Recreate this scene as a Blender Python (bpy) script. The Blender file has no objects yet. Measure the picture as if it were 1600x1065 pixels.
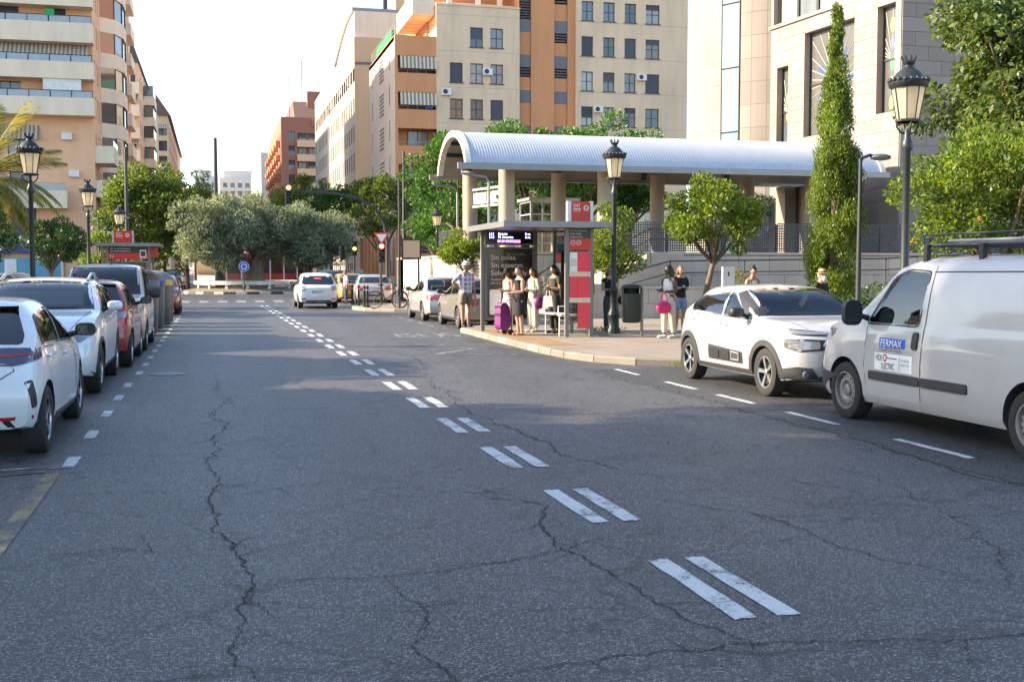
import bpy, bmesh, math, random
import numpy as np
from mathutils import Vector, Matrix
from mathutils.bvhtree import BVHTree
R = math.radians
sc = bpy.context.scene
COL = sc.collection
# ------------------------------------------------------------------ camera, sky, sun, exposure
cam_d = bpy.data.cameras.new('camera'); cam = bpy.data.objects.new('camera', cam_d); COL.objects.link(cam)
cam_d.sensor_width = 36.0; cam_d.lens = 40.5; cam_d.clip_start = 0.05; cam_d.clip_end = 6000
cam.location = (0, 0, 1.7); cam.rotation_euler = (R(90 - 3.576), 0, R(-14.5))
sc.camera = cam
SUN_EL, SUN_AZ = 27.0, math.atan2(0.27, -0.965)         # towards the sun in the XY plane
world = bpy.data.worlds.new('World'); sc.world = world; world.use_nodes = True
wn = world.node_tree; bg = wn.nodes['Background']
sky = wn.nodes.new('ShaderNodeTexSky'); sky.sky_type = 'NISHITA'; sky.sun_disc = False
sky.sun_elevation = R(SUN_EL); sky.sun_rotation = math.pi/2 - SUN_AZ
sky.air_density = 1.0; sky.dust_density = 1.1; sky.ozone_density = 1.0; sky.altitude = 10
wn.links.new(sky.outputs[0], bg.inputs[0]); bg.inputs[1].default_value = 0.09
sun_d = bpy.data.lights.new('sun', 'SUN'); sun = bpy.data.objects.new('sun', sun_d); COL.objects.link(sun)
sun_d.energy = 3.1; sun_d.angle = R(0.6); sun_d.color = (1.0, 0.83, 0.60)
sdir = Vector((math.cos(SUN_AZ)*math.cos(R(SUN_EL)), math.sin(SUN_AZ)*math.cos(R(SUN_EL)), math.sin(R(SUN_EL))))
sun.rotation_euler = sdir.to_track_quat('Z', 'Y').to_euler(); sun.location = (-40, 12, 40)
vs = sc.view_settings; vs.view_transform = 'Standard'; vs.look = 'None'; vs.exposure = 2.35; vs.gamma = 1.0; vs.use_curve_mapping = False
try:
    sc.cycles.max_bounces = 6; sc.cycles.transparent_max_bounces = 10; sc.cycles.caustics_reflective = False; sc.cycles.caustics_refractive = False
except Exception: pass

# ------------------------------------------------------------------ materials
def nd(t, ty, **kw):
    n = t.nodes.new(ty)
    for k, v in kw.items(): setattr(n, k, v)
    return n
def mth(t, op, a, b=None, clamp=False):
    n = t.nodes.new('ShaderNodeMath'); n.operation = op; n.use_clamp = clamp
    for i, q in enumerate((a, b)):
        if q is None: continue
        if isinstance(q, (int, float)): n.inputs[i].default_value = q
        else: t.links.new(q, n.inputs[i])
    return n.outputs[0]
def mixc(t, f, a, b):
    n = t.nodes.new('ShaderNodeMix'); n.data_type = 'RGBA'
    for i, q in ((0, f), (6, a), (7, b)):
        if isinstance(q, (int, float)): n.inputs[i].default_value = q
        elif isinstance(q, tuple): n.inputs[i].default_value = (*q[:3], 1)
        else: t.links.new(q, n.inputs[i])
    return n.outputs[2]
def noise(t, scale, detail=4, vec=None, rough=.55, out=0):
    n = nd(t, 'ShaderNodeTexNoise'); n.inputs['Scale'].default_value = scale; n.inputs['Detail'].default_value = detail; n.inputs['Roughness'].default_value = rough
    if vec is not None: t.links.new(vec, n.inputs['Vector'])
    return n.outputs[out]
def ramp(t, fac, stops):
    n = nd(t, 'ShaderNodeValToRGB'); e = n.color_ramp.elements
    while len(e) < len(stops): e.new(0.5)
    for k, (p, c) in zip(e, stops): k.position = p; k.color = (*c[:3], 1)
    t.links.new(fac, n.inputs[0]); return n.outputs[0]
def base_mat(name):
    m = bpy.data.materials.new(name); m.use_nodes = True; t = m.node_tree
    return m, t, t.nodes['Principled BSDF'], t.nodes['Material Output']
def mat(name, col, rough=.6, metal=0., var=.1, vsc=2.5, fine=.06, fsc=45., bump=0., bsc=80., rnd=0., coat=0., emit=0., spec=.5, dirt=0., dirtcol=(.12,.10,.08), streak=False):
    m, t, b, o = base_mat(name)
    pos = nd(t, 'ShaderNodeNewGeometry').outputs['Position']
    if streak:
        mp = nd(t, 'ShaderNodeMapping'); mp.inputs['Scale'].default_value = (1, 1, .18); t.links.new(pos, mp.inputs[0]); pos2 = mp.outputs[0]
    else: pos2 = pos
    f = mth(t, 'ADD', mth(t, 'MULTIPLY', mth(t, 'SUBTRACT', noise(t, vsc, 5, pos2), .5), var*4), 1.0)
    if fine: f = mth(t, 'ADD', f, mth(t, 'MULTIPLY', mth(t, 'SUBTRACT', noise(t, fsc, 3, pos), .5), fine*4))
    if rnd:
        r = nd(t, 'ShaderNodeObjectInfo').outputs['Random']
        f = mth(t, 'ADD', f, mth(t, 'MULTIPLY', mth(t, 'SUBTRACT', r, .5), rnd*2))
    sclr = nd(t, 'ShaderNodeVectorMath', operation='SCALE'); sclr.inputs[0].default_value = col[:3]; t.links.new(f, sclr.inputs['Scale'])
    c = sclr.outputs[0]
    if dirt:
        dm = mth(t, 'MULTIPLY', mth(t, 'GREATER_THAN', noise(t, 1.3, 8, pos2, .65), .0), dirt)
        dn = mth(t, 'MULTIPLY', mth(t, 'SUBTRACT', noise(t, .9, 8, pos2, .7), .42, True), dirt*4, True)
        c = mixc(t, dn, c, dirtcol)
    t.links.new(c, b.inputs['Base Color'])
    b.inputs['Roughness'].default_value = rough; b.inputs['Metallic'].default_value = metal; b.inputs['Specular IOR Level'].default_value = spec
    b.inputs['Coat Weight'].default_value = coat; b.inputs['Coat Roughness'].default_value = .04
    if emit:
        b.inputs['Emission Color'].default_value = (*col[:3], 1); b.inputs['Emission Strength'].default_value = emit
    if bump:
        bn = nd(t, 'ShaderNodeBump'); bn.inputs['Strength'].default_value = bump; bn.inputs['Distance'].default_value = .01
        t.links.new(noise(t, bsc, 4, pos), bn.inputs['Height']); t.links.new(bn.outputs[0], b.inputs['Normal'])
    return m
def paint(name, col, metal=0., rough=.35, dust=.1):
    m, t, b, o = base_mat(name)
    pos = nd(t, 'ShaderNodeNewGeometry').outputs['Position']
    dn = mth(t, 'MULTIPLY', mth(t, 'SUBTRACT', noise(t, 1.7, 7, pos, .65), .4, True), dust*4, True)
    sep = nd(t, 'ShaderNodeSeparateXYZ'); t.links.new(pos, sep.inputs[0])
    low = mth(t, 'MULTIPLY', mth(t, 'SUBTRACT', .75, sep.outputs[2], True), dust*2.2, True)
    dn = mth(t, 'ADD', dn, mth(t, 'MULTIPLY', low, noise(t, 6, 5, pos)), True)
    t.links.new(mixc(t, dn, (*col,), (.34, .30, .25)), b.inputs['Base Color'])
    b.inputs['Metallic'].default_value = metal
    t.links.new(mth(t, 'ADD', mth(t, 'MULTIPLY', dn, .4), rough), b.inputs['Roughness'])
    b.inputs['Coat Weight'].default_value = .9; b.inputs['Coat Roughness'].default_value = .05
    return m
def leafmat(name, c1, c2, c3, trans=.4, rough=.45):
    m, t, b, o = base_mat(name)
    g = nd(t, 'ShaderNodeNewGeometry')
    c = ramp(t, g.outputs['Random Per Island'], [(0., c1), (.5, c2), (1., c3)])
    n = mth(t, 'ADD', mth(t, 'MULTIPLY', noise(t, 1.1, 3, g.outputs['Position']), 1.1), .45)
    s = nd(t, 'ShaderNodeVectorMath', operation='SCALE'); t.links.new(c, s.inputs[0]); t.links.new(n, s.inputs['Scale'])
    t.links.new(s.outputs[0], b.inputs['Base Color']); b.inputs['Roughness'].default_value = rough
    tr = nd(t, 'ShaderNodeBsdfTranslucent')
    s2 = nd(t, 'ShaderNodeVectorMath', operation='MULTIPLY'); t.links.new(s.outputs[0], s2.inputs[0]); s2.inputs[1].default_value = (1.5, 1.35, .6); t.links.new(s2.outputs[0], tr.inputs[0])
    mx = nd(t, 'ShaderNodeMixShader'); mx.inputs[0].default_value = trans
    t.links.new(b.outputs[0], mx.inputs[1]); t.links.new(tr.outputs[0], mx.inputs[2]); t.links.new(mx.outputs[0], o.inputs[0])
    return m
def glassmat(name, tint=(.75,.8,.8), ior=1.5, extra=.04, rough=.02):
    m, t, b, o = base_mat(name); t.nodes.remove(b)
    tr = nd(t, 'ShaderNodeBsdfTransparent'); tr.inputs[0].default_value = (*tint, 1)
    gl = nd(t, 'ShaderNodeBsdfGlossy'); gl.inputs['Roughness'].default_value = rough
    fr = nd(t, 'ShaderNodeFresnel'); fr.inputs[0].default_value = ior
    mx = nd(t, 'ShaderNodeMixShader'); t.links.new(mth(t, 'ADD', fr.outputs[0], extra, True), mx.inputs[0])
    t.links.new(tr.outputs[0], mx.inputs[1]); t.links.new(gl.outputs[0], mx.inputs[2]); t.links.new(mx.outputs[0], o.inputs[0])
    return m
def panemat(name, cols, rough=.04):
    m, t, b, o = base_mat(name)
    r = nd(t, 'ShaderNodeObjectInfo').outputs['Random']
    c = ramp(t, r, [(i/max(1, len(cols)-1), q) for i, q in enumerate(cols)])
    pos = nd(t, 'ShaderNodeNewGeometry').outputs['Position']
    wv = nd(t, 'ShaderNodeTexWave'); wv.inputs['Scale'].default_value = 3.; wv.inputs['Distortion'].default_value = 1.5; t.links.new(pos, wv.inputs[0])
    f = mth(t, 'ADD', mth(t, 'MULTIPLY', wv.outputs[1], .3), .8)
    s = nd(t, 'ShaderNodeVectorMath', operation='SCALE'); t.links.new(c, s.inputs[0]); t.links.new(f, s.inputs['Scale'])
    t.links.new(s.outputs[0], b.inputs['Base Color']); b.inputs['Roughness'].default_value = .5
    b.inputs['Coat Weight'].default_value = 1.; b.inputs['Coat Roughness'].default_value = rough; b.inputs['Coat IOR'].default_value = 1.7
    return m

M = {}
def mk(k, *a, **kw): M[k] = mat(k, *a, **kw)
mk('black_plastic', (.018,.018,.02), .5, var=.05, fine=.03)
mk('dark_plastic', (.035,.036,.04), .55)
mk('rubber', (.022,.021,.021), .85, bump=.2, bsc=60)
mk('iron', (.028,.033,.037), .45, metal=.3, bump=.15, bsc=30)
mk('dark_metal', (.05,.053,.058), .45, metal=.5)
mk('grey_metal', (.24,.245,.25), .4, metal=.6)
mk('light_metal', (.5,.51,.52), .35, metal=.6)
mk('white_paint', (.72,.72,.70), .45)
mk('alloy', (.42,.43,.45), .3, metal=.8)
mk('steel_rim', (.30,.29,.27), .5, metal=.4, dirt=.7, dirtcol=(.10,.07,.045))
mk('chrome', (.75,.76,.78), .12, metal=1., var=0, fine=0)
mk('red_lens', (.42,.012,.015), .12, coat=1., var=.15, vsc=20)
mk('red_lit', (1.,.05,.03), .3, emit=1.6)
mk('amber_lit', (1.,.42,.06), .3, emit=3.)
mk('signal_red', (1.,.07,.03), .3, emit=5.)
mk('amber_lens', (.55,.18,.03), .15, coat=1.)
mk('lamp_lens', (.24,.25,.28), .08, metal=.4, coat=1., var=.3, vsc=40)
mk('interior', (.03,.03,.033), .8)
mk('plate', (.65,.66,.66), .4)
mk('plate_text', (.02,.02,.02), .5)
mk('concrete', (.36,.335,.30), .8, bump=.2, bsc=25, dirt=.25, streak=True)
mk('skin_a', (.50,.28,.19), .5, var=.05); mk('skin_b', (.38,.20,.125), .5, var=.05); mk('skin_d', (.075,.037,.024), .45, var=.05); mk('skin_c', (.46,.25,.165), .5, var=.05)
mk('hair_black', (.012,.010,.010), .45); mk('hair_brown', (.055,.030,.018), .45); mk('hair_light', (.22,.125,.055), .45)
M['car_glass'] = glassmat('car_glass', (.42,.47,.48), 1.5, .05)
M['clear_glass'] = glassmat('clear_glass', (.86,.90,.89), 1.45, .02)
M['dark_glass'] = mat('dark_glass', (.012,.015,.018), .05, coat=1., var=0, fine=0)

# ------------------------------------------------------------------ mesh helpers
class MB:
    def __init__(s): s.v = []; s.f = []; s.m = []
    def add(s, vs, fs, mi=0):
        b = len(s.v); s.v.extend([tuple(q) for q in vs])
        for f in fs: s.f.append(tuple(i + b for i in f)); s.m.append(mi)
        return s
    def box(s, c, d, rz=0., mi=0, rot=None):
        x, y, z = d[0]/2, d[1]/2, d[2]/2
        P = [Vector((i*x, j*y, k*z)) for k in (-1, 1) for j in (-1, 1) for i in (-1, 1)]
        q = rot if rot is not None else Matrix.Rotation(rz, 3, 'Z')
        P = [q @ p + Vector(c) for p in P]
        return s.add(P, [(0,2,3,1), (4,5,7,6), (0,1,5,4), (2,6,7,3), (0,4,6,2), (1,3,7,5)], mi)
    def bb(s, x0, x1, y0, y1, z0, z1, mi=0): return s.box(((x0+x1)/2, (y0+y1)/2, (z0+z1)/2), (abs(x1-x0), abs(y1-y0), abs(z1-z0)), 0, mi)
    def path(s, pts, rad, n=8, mi=0, cap=True):
        pts = [Vector(p) for p in pts]; k = len(pts)
        if isinstance(rad, (int, float)): rad = [rad]*k
        rings = []; up = None
        for i in range(k):
            d = (pts[min(i+1, k-1)] - pts[max(i-1, 0)]).normalized()
            if up is None: up = Vector((0, 0, 1)) if abs(d.z) < .9 else Vector((1, 0, 0))
            a = d.cross(up).normalized(); b = a.cross(d).normalized(); up = b
            rings.append([pts[i] + (a*math.cos(2*math.pi*j/n) + b*math.sin(2*math.pi*j/n))*rad[i] for j in range(n)])
        fs = [(i*n+j, i*n+(j+1) % n, (i+1)*n+(j+1) % n, (i+1)*n+j) for i in range(k-1) for j in range(n)]
        if cap: fs += [tuple(reversed(range(n))), tuple(range((k-1)*n, k*n))]
        return s.add([p for r in rings for p in r], fs, mi)
    def lathe(s, prof, n=16, c=(0,0,0), mi=0, axis='z', a0=0., a1=2*math.pi):
        full = abs(a1-a0-2*math.pi) < 1e-6; N = n if full else n+1; P = []
        for r, h in prof:
            for j in range(N):
                t = a0 + (a1-a0)*j/n; u, w = r*math.cos(t), r*math.sin(t)
                q = (u, w, h) if axis == 'z' else ((u, h, w) if axis == 'y' else (h, u, w))
                P.append((q[0]+c[0], q[1]+c[1], q[2]+c[2]))
        k = len(prof)
        fs = [(i*N+j, i*N+(j+1) % N, (i+1)*N+(j+1) % N, (i+1)*N+j) for i in range(k-1) for j in range(n)]
        return s.add(P, fs, mi)
    def prism(s, poly, z0, z1, mi=0, axis='z'):
        n = len(poly)
        def q(p, h): return (p[0], p[1], h) if axis == 'z' else ((p[0], h, p[1]) if axis == 'y' else (h, p[0], p[1]))
        P = [q(p, z0) for p in poly] + [q(p, z1) for p in poly]
        return s.add(P, [tuple(reversed(range(n))), tuple(range(n, 2*n))] + [(i, (i+1) % n, n+(i+1) % n, n+i) for i in range(n)], mi)
    def ball(s, c, r, n=10, m=7, mi=0):
        r = (r, r, r) if isinstance(r, (int, float)) else r
        P = [(c[0], c[1], c[2]-r[2])]
        for i in range(1, m):
            a = -math.pi/2 + math.pi*i/m
            P += [(c[0]+r[0]*math.cos(a)*math.cos(2*math.pi*j/n), c[1]+r[1]*math.cos(a)*math.sin(2*math.pi*j/n), c[2]+r[2]*math.sin(a)) for j in range(n)]
        P.append((c[0], c[1], c[2]+r[2])); L = len(P)-1
        fs = [(0, 1+(j+1) % n, 1+j) for j in range(n)]
        fs += [(1+i*n+j, 1+i*n+(j+1) % n, 1+(i+1)*n+(j+1) % n, 1+(i+1)*n+j) for i in range(m-2) for j in range(n)]
        fs += [(1+(m-2)*n+j, 1+(m-2)*n+(j+1) % n, L) for j in range(n)]
        return s.add(P, fs, mi)
    def mesh(s, name, mats, smooth=None, fix=True):
        me = bpy.data.meshes.new(name); me.from_pydata(s.v, [], s.f)
        mats = mats if isinstance(mats, (list, tuple)) else [mats]
        for q in mats: me.materials.append(M[q] if isinstance(q, str) else q)
        if len(mats) > 1: me.polygons.foreach_set('material_index', s.m)
        if fix:
            bm = bmesh.new(); bm.from_mesh(me); bmesh.ops.recalc_face_normals(bm, faces=bm.faces); bm.to_mesh(me); bm.free()
        if smooth is not None:
            me.polygons.foreach_set('use_smooth', [True]*len(me.polygons)); me.set_sharp_from_angle(angle=R(smooth))
        me.update(); return me
    def build(s, name, mats, parent=None, loc=(0,0,0), rz=0., smooth=None, fix=True): return link(name, s.mesh(name, mats, smooth, fix), parent, loc, rz)
def link(name, data, parent=None, loc=(0,0,0), rz=0., rot=None, scale=None):
    o = bpy.data.objects.new(name, data); COL.objects.link(o)
    if parent is not None: o.parent = parent
    o.location = loc; o.rotation_euler = rot if rot is not None else (0, 0, rz)
    if scale is not None: o.scale = scale
    return o
def tag(o, label, cat, group=None, kind=None):
    o['label'] = label; o['category'] = cat
    if group: o['group'] = group
    if kind: o['kind'] = kind
    return o
def thing(name, label, cat, loc=(0,0,0), rz=0., group=None): return tag(link(name, None, None, loc, rz), label, cat, group)
def struct(o): o['kind'] = 'structure'; return o
def copy_tree(o, parent=None):
    c = o.copy(); COL.objects.link(c); c.parent = parent
    for ch in list(o.children): copy_tree(ch, c)
    return c
TMP = bpy.data.scenes.new('tmp')               # scratch scene: evaluates modifiers and text without touching the main one
def evalmesh(o, name, helpers=()):
    for h in (o, *helpers): TMP.collection.objects.link(h)
    TMP.view_layers[0].update()
    me = bpy.data.meshes.new_from_object(o.evaluated_get(TMP.view_layers[0].depsgraph)); me.name = name
    for h in (o, *helpers): bpy.data.objects.remove(h)
    return me
def text(name, s, size, parent, loc, rot, m, ext=.002, align='LEFT', sx=1.):
    cu = bpy.data.curves.new(name, 'FONT'); cu.body = s; cu.size = size; cu.extrude = ext; cu.align_x = align; cu.resolution_u = 3
    o = bpy.data.objects.new(name, cu); me = evalmesh(o, name); bpy.data.curves.remove(cu)
    me.materials.clear(); me.materials.append(M[m] if isinstance(m, str) else m)
    return link(name, me, parent, loc, rot=rot, scale=(sx, 1, 1))
def chaikin(P, n=2, closed=True):
    P = [tuple(p) for p in P]
    for _ in range(n):
        Q = []; k = len(P)
        if not closed: Q.append(P[0])
        for i in range(k if closed else k-1):
            a, b = P[i], P[(i+1) % k]
            Q.append(tuple(.75*u+.25*w for u, w in zip(a, b))); Q.append(tuple(.25*u+.75*w for u, w in zip(a, b)))
        if not closed: Q.append(P[-1])
        P = Q
    return P
def rc(P, r=.03, n=3):                          # round the corners of a polygon with a small radius
    P = [Vector(p) for p in P]; out = []; k = len(P)
    for i in range(k):
        a, b, c = P[i-1], P[i], P[(i+1) % k]; u, w = a-b, c-b; d = min(r, u.length*.45, w.length*.45); p0 = b+u.normalized()*d; p1 = b+w.normalized()*d
        for j in range(n+1): t = j/n; out.append(tuple(p0*(1-t)**2 + b*2*t*(1-t) + p1*t*t))
    return out
rng = random.Random(7); nrg = np.random.default_rng(11)
# ------------------------------------------------------------------ ground, road, pavements
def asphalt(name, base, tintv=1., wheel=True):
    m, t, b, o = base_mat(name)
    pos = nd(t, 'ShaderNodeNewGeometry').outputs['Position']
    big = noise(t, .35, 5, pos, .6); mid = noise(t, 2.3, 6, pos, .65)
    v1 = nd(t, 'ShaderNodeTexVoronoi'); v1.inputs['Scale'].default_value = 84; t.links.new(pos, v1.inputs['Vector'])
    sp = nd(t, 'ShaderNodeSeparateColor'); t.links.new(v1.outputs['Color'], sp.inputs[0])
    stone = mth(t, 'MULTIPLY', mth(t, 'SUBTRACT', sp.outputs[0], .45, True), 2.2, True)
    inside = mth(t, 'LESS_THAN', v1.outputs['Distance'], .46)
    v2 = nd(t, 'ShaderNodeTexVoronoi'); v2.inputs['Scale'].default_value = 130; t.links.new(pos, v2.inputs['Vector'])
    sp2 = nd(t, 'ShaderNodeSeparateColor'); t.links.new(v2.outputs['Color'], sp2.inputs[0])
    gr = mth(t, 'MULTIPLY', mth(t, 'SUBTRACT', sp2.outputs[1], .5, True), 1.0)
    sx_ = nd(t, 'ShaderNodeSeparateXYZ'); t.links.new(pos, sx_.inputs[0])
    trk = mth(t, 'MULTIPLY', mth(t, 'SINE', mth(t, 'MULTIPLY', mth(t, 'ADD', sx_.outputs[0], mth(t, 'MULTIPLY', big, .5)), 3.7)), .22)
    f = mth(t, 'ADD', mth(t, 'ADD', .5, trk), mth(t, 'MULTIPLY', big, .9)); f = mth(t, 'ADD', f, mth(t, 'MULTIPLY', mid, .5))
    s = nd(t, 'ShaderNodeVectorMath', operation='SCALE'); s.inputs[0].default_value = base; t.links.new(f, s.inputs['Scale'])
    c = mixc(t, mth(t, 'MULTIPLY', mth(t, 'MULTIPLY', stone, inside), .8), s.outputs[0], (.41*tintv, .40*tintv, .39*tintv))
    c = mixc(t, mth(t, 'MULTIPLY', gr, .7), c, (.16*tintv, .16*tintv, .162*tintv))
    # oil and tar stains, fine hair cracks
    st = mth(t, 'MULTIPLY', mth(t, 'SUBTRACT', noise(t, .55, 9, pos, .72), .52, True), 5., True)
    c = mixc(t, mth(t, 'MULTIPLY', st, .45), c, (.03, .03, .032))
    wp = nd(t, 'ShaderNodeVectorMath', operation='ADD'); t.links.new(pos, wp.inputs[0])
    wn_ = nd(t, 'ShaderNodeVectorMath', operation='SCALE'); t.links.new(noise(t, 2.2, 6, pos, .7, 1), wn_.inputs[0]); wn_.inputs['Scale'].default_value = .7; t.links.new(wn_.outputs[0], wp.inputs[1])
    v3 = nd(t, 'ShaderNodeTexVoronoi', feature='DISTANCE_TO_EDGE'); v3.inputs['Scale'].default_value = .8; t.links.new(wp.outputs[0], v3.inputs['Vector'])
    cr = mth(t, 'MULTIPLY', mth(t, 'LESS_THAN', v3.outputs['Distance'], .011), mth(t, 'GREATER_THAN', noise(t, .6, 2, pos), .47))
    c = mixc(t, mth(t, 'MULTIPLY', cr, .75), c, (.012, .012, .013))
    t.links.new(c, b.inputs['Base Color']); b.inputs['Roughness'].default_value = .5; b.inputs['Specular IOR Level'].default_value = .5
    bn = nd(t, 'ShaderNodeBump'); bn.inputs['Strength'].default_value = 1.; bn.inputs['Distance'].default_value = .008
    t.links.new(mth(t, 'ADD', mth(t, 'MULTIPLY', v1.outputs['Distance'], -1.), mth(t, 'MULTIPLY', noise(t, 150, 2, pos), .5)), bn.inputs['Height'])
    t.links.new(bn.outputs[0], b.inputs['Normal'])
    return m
M['asphalt'] = asphalt('asphalt', (.028,.029,.0315))
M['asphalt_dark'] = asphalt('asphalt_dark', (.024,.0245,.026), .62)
M['asphalt_far'] = mat('asphalt_far', (.11,.108,.105), .8, var=.1)
mk('tar', (.010,.010,.011), .7)
mk('earth', (.16,.125,.085), .95, var=.2, bump=.4, bsc=12)
mk('ground_far', (.15,.135,.115), .9, var=.12, vsc=.2)
def tilemat(name, base, sx=.4, gap=.035):
    m, t, b, o = base_mat(name)
    pos = nd(t, 'ShaderNodeNewGeometry').outputs['Position']
    br = nd(t, 'ShaderNodeTexBrick'); br.offset = 0.; br.inputs['Scale'].default_value = 1.; br.inputs['Brick Width'].default_value = sx; br.inputs['Row Height'].default_value = sx
    br.inputs['Mortar Size'].default_value = .008; br.inputs['Color1'].default_value = (*base, 1); br.inputs['Color2'].default_value = tuple(q*.86 for q in base) + (1,); br.inputs['Mortar'].default_value = tuple(q*.45 for q in base) + (1,)
    t.links.new(pos, br.inputs['Vector'])
    f = mth(t, 'ADD', .55, mth(t, 'MULTIPLY', noise(t, .9, 8, pos, .65), .9))
    s = nd(t, 'ShaderNodeVectorMath', operation='SCALE'); t.links.new(br.outputs[0], s.inputs[0]); t.links.new(f, s.inputs['Scale'])
    t.links.new(s.outputs[0], b.inputs['Base Color']); b.inputs['Roughness'].default_value = .75
    return m
M['paving'] = tilemat('paving', (.25,.21,.17))
M['paving_yellow'] = tilemat('paving_yellow', (.28,.18,.085), .2)
mk('kerb', (.22,.195,.165), .8, rnd=.2, bump=.2, bsc=30, dirt=.3)
def marking(name, col, wear):
    m, t, b, o = base_mat(name)
    pos = nd(t, 'ShaderNodeNewGeometry').outputs['Position']
    v1 = nd(t, 'ShaderNodeTexVoronoi'); v1.inputs['Scale'].default_value = 62; t.links.new(pos, v1.inputs['Vector'])
    w = mth(t, 'MULTIPLY', mth(t, 'SUBTRACT', mth(t, 'ADD', noise(t, 3.5, 8, pos, .7), mth(t, 'MULTIPLY', v1.outputs['Distance'], .22)), 1.-wear), 6., True)
    f = mth(t, 'ADD', .8, mth(t, 'MULTIPLY', noise(t, 30, 4, pos), .35))
    s = nd(t, 'ShaderNodeVectorMath', operation='SCALE'); s.inputs[0].default_value = col; t.links.new(f, s.inputs['Scale'])
    t.links.new(mixc(t, w, s.outputs[0], (.05, .052, .056)), b.inputs['Base Color']); b.inputs['Roughness'].default_value = .6
    bn = nd(t, 'ShaderNodeBump'); bn.inputs['Strength'].default_value = .5; bn.inputs['Distance'].default_value = .004
    t.links.new(mth(t, 'MULTIPLY', v1.outputs['Distance'], -1.), bn.inputs['Height']); t.links.new(bn.outputs[0], b.inputs['Normal'])
    return m
M['mark'] = marking('mark', (.54,.54,.53), .375); M['mark_worn'] = marking('mark_worn', (.34,.34,.34), .48); M['mark_yellow'] = marking('mark_yellow', (.27,.195,.075), .49)
mk('bark', (.14,.10,.07), .9, var=.25, vsc=6, bump=.6, bsc=18); mk('bark_olive', (.17,.14,.11), .95, var=.3, vsc=5, bump=.8, bsc=10)

g = MB(); g.add([(-900,-200,-.02),(900,-200,-.02),(900,3000,-.02),(-900,3000,-.02)], [(0,1,2,3)])
struct(g.build('ground', 'ground_far'))
ROAD = MB(); ROAD.add([(-3.7,-30,0),(9.2,-30,0),(9.2,56,0),(-3.7,56,0)], [(0,1,2,3)])
ROAD = struct(ROAD.build('road', 'asphalt'))
rf = MB(); rf.add([(-60,56,0),(80,56,0),(80,97,0),(-60,97,0)], [(0,1,2,3)]); rf.add([(-6.5,97,0),(12,97,0),(12,900,0),(-6.5,900,0)], [(0,1,2,3)])
struct(rf.build('crossing_road', 'asphalt'))
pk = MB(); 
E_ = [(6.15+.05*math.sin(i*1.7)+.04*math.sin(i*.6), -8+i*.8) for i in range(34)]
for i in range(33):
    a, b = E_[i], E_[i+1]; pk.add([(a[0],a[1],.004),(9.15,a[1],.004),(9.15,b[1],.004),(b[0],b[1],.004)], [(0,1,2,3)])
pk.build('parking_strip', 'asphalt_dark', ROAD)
def polysheet(name, pts, z, m, zb=-.02, parent=None):
    bm = bmesh.new(); vs_ = [bm.verts.new((p[0], p[1], z)) for p in pts]; f = bm.faces.new(vs_)
    if f.normal.z < 0: f.normal_flip()
    r = bmesh.ops.extrude_face_region(bm, geom=[f]); 
    for q in r['geom']:
        if isinstance(q, bmesh.types.BMVert): q.co.z = zb
    bmesh.ops.recalc_face_normals(bm, faces=bm.faces); bmesh.ops.triangulate(bm, faces=[f for f in bm.faces if len(f.verts) > 4])
    me = bpy.data.meshes.new(name); bm.to_mesh(me); bm.free(); me.materials.append(M[m])
    return link(name, me, parent)
def offset_in(line, d):                      # shift an open polyline to its left by d
    out = []
    for i, p in enumerate(line):
        a = Vector(line[max(0, i-1)]); b = Vector(line[min(len(line)-1, i+1)]); t = (b-a).normalized(); out.append((p[0]-t.y*d, p[1]+t.x*d))
    return out
kerb_cache = {}
def kerbs(line, parent, w=.16, L=.95, z=.132):
    for a, b in zip(line[:-1], line[1:]):
        a, b = Vector(a), Vector(b); d = b-a; n = max(1, round(d.length/L)); s = d.length/n
        ang = math.atan2(d.y, d.x)
        key = round(s, 2)
        if key not in kerb_cache:
            m = MB(); h = s/2-.011
            m.prism([(0, -.1), (0, z-.03), (.03, z), (w, z), (w, -.1)], -h, h, axis='x')
            kerb_cache[key] = m.mesh('kerb_stone', 'kerb')
        for i in range(n):
            c = a + d*((i+.5)/n); link('kerb_stone', kerb_cache[key], parent, (c.x, c.y, rng.uniform(-.003,.003)), ang)
# right pavement with two bulb-outs; line runs with the pavement on its left side when walked towards -Y
KR = [(60,55.6),(9.0,55.6),(7.4,54.4),(6.35,52.5),(5.75,50),(5.6,48),(5.9,46.4),(6.9,45.2),(8.8,44),(8.95,41),(8.95,33),(8.2,31.9),(6.9,31.2),(6.4,30.3),(6.36,26),(6.37,22.5),(6.45,21),(6.7,19.95),(7.2,19.1),(7.9,18.65),(9.1,18.4),(9.2,17.5),(9.2,-25)]
KR_in = offset_in(KR, .14)
pr = polysheet('pavement', KR_in + [(60,-25)], .13, 'paving'); struct(pr); kerbs(KR, pr)
ys = polysheet('yellow_paving_band', [(6.56,29.5),(6.56,22.6),(7.25,22.6),(7.25,29.5)], .134, 'paving_yellow', .12, pr)
KL = [(-3.6,-25),(-3.6,48.8),(-2.4,50.0),(-2.2,53.0),(-3.4,55.2),(-6.5,55.6),(-40,55.6)]
pl = polysheet('pavement', offset_in(KL, .14) + [(-40,-25)], .13, 'paving'); struct(pl); kerbs(KL, pl)
KF = [(-40,96.5),(-9,96.5),(-6.6,99),(-6.5,300)]
pf = polysheet('pavement', [(-40,96.7),(-9.05,96.7),(-6.75,99.1),(-6.7,900),(-40,900)], .13, 'paving'); struct(pf)
pf2 = polysheet('pavement', [(80,92.5),(14,92.5),(11,96),(11,900),(80,900)], .13, 'paving'); struct(pf2)
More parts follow.
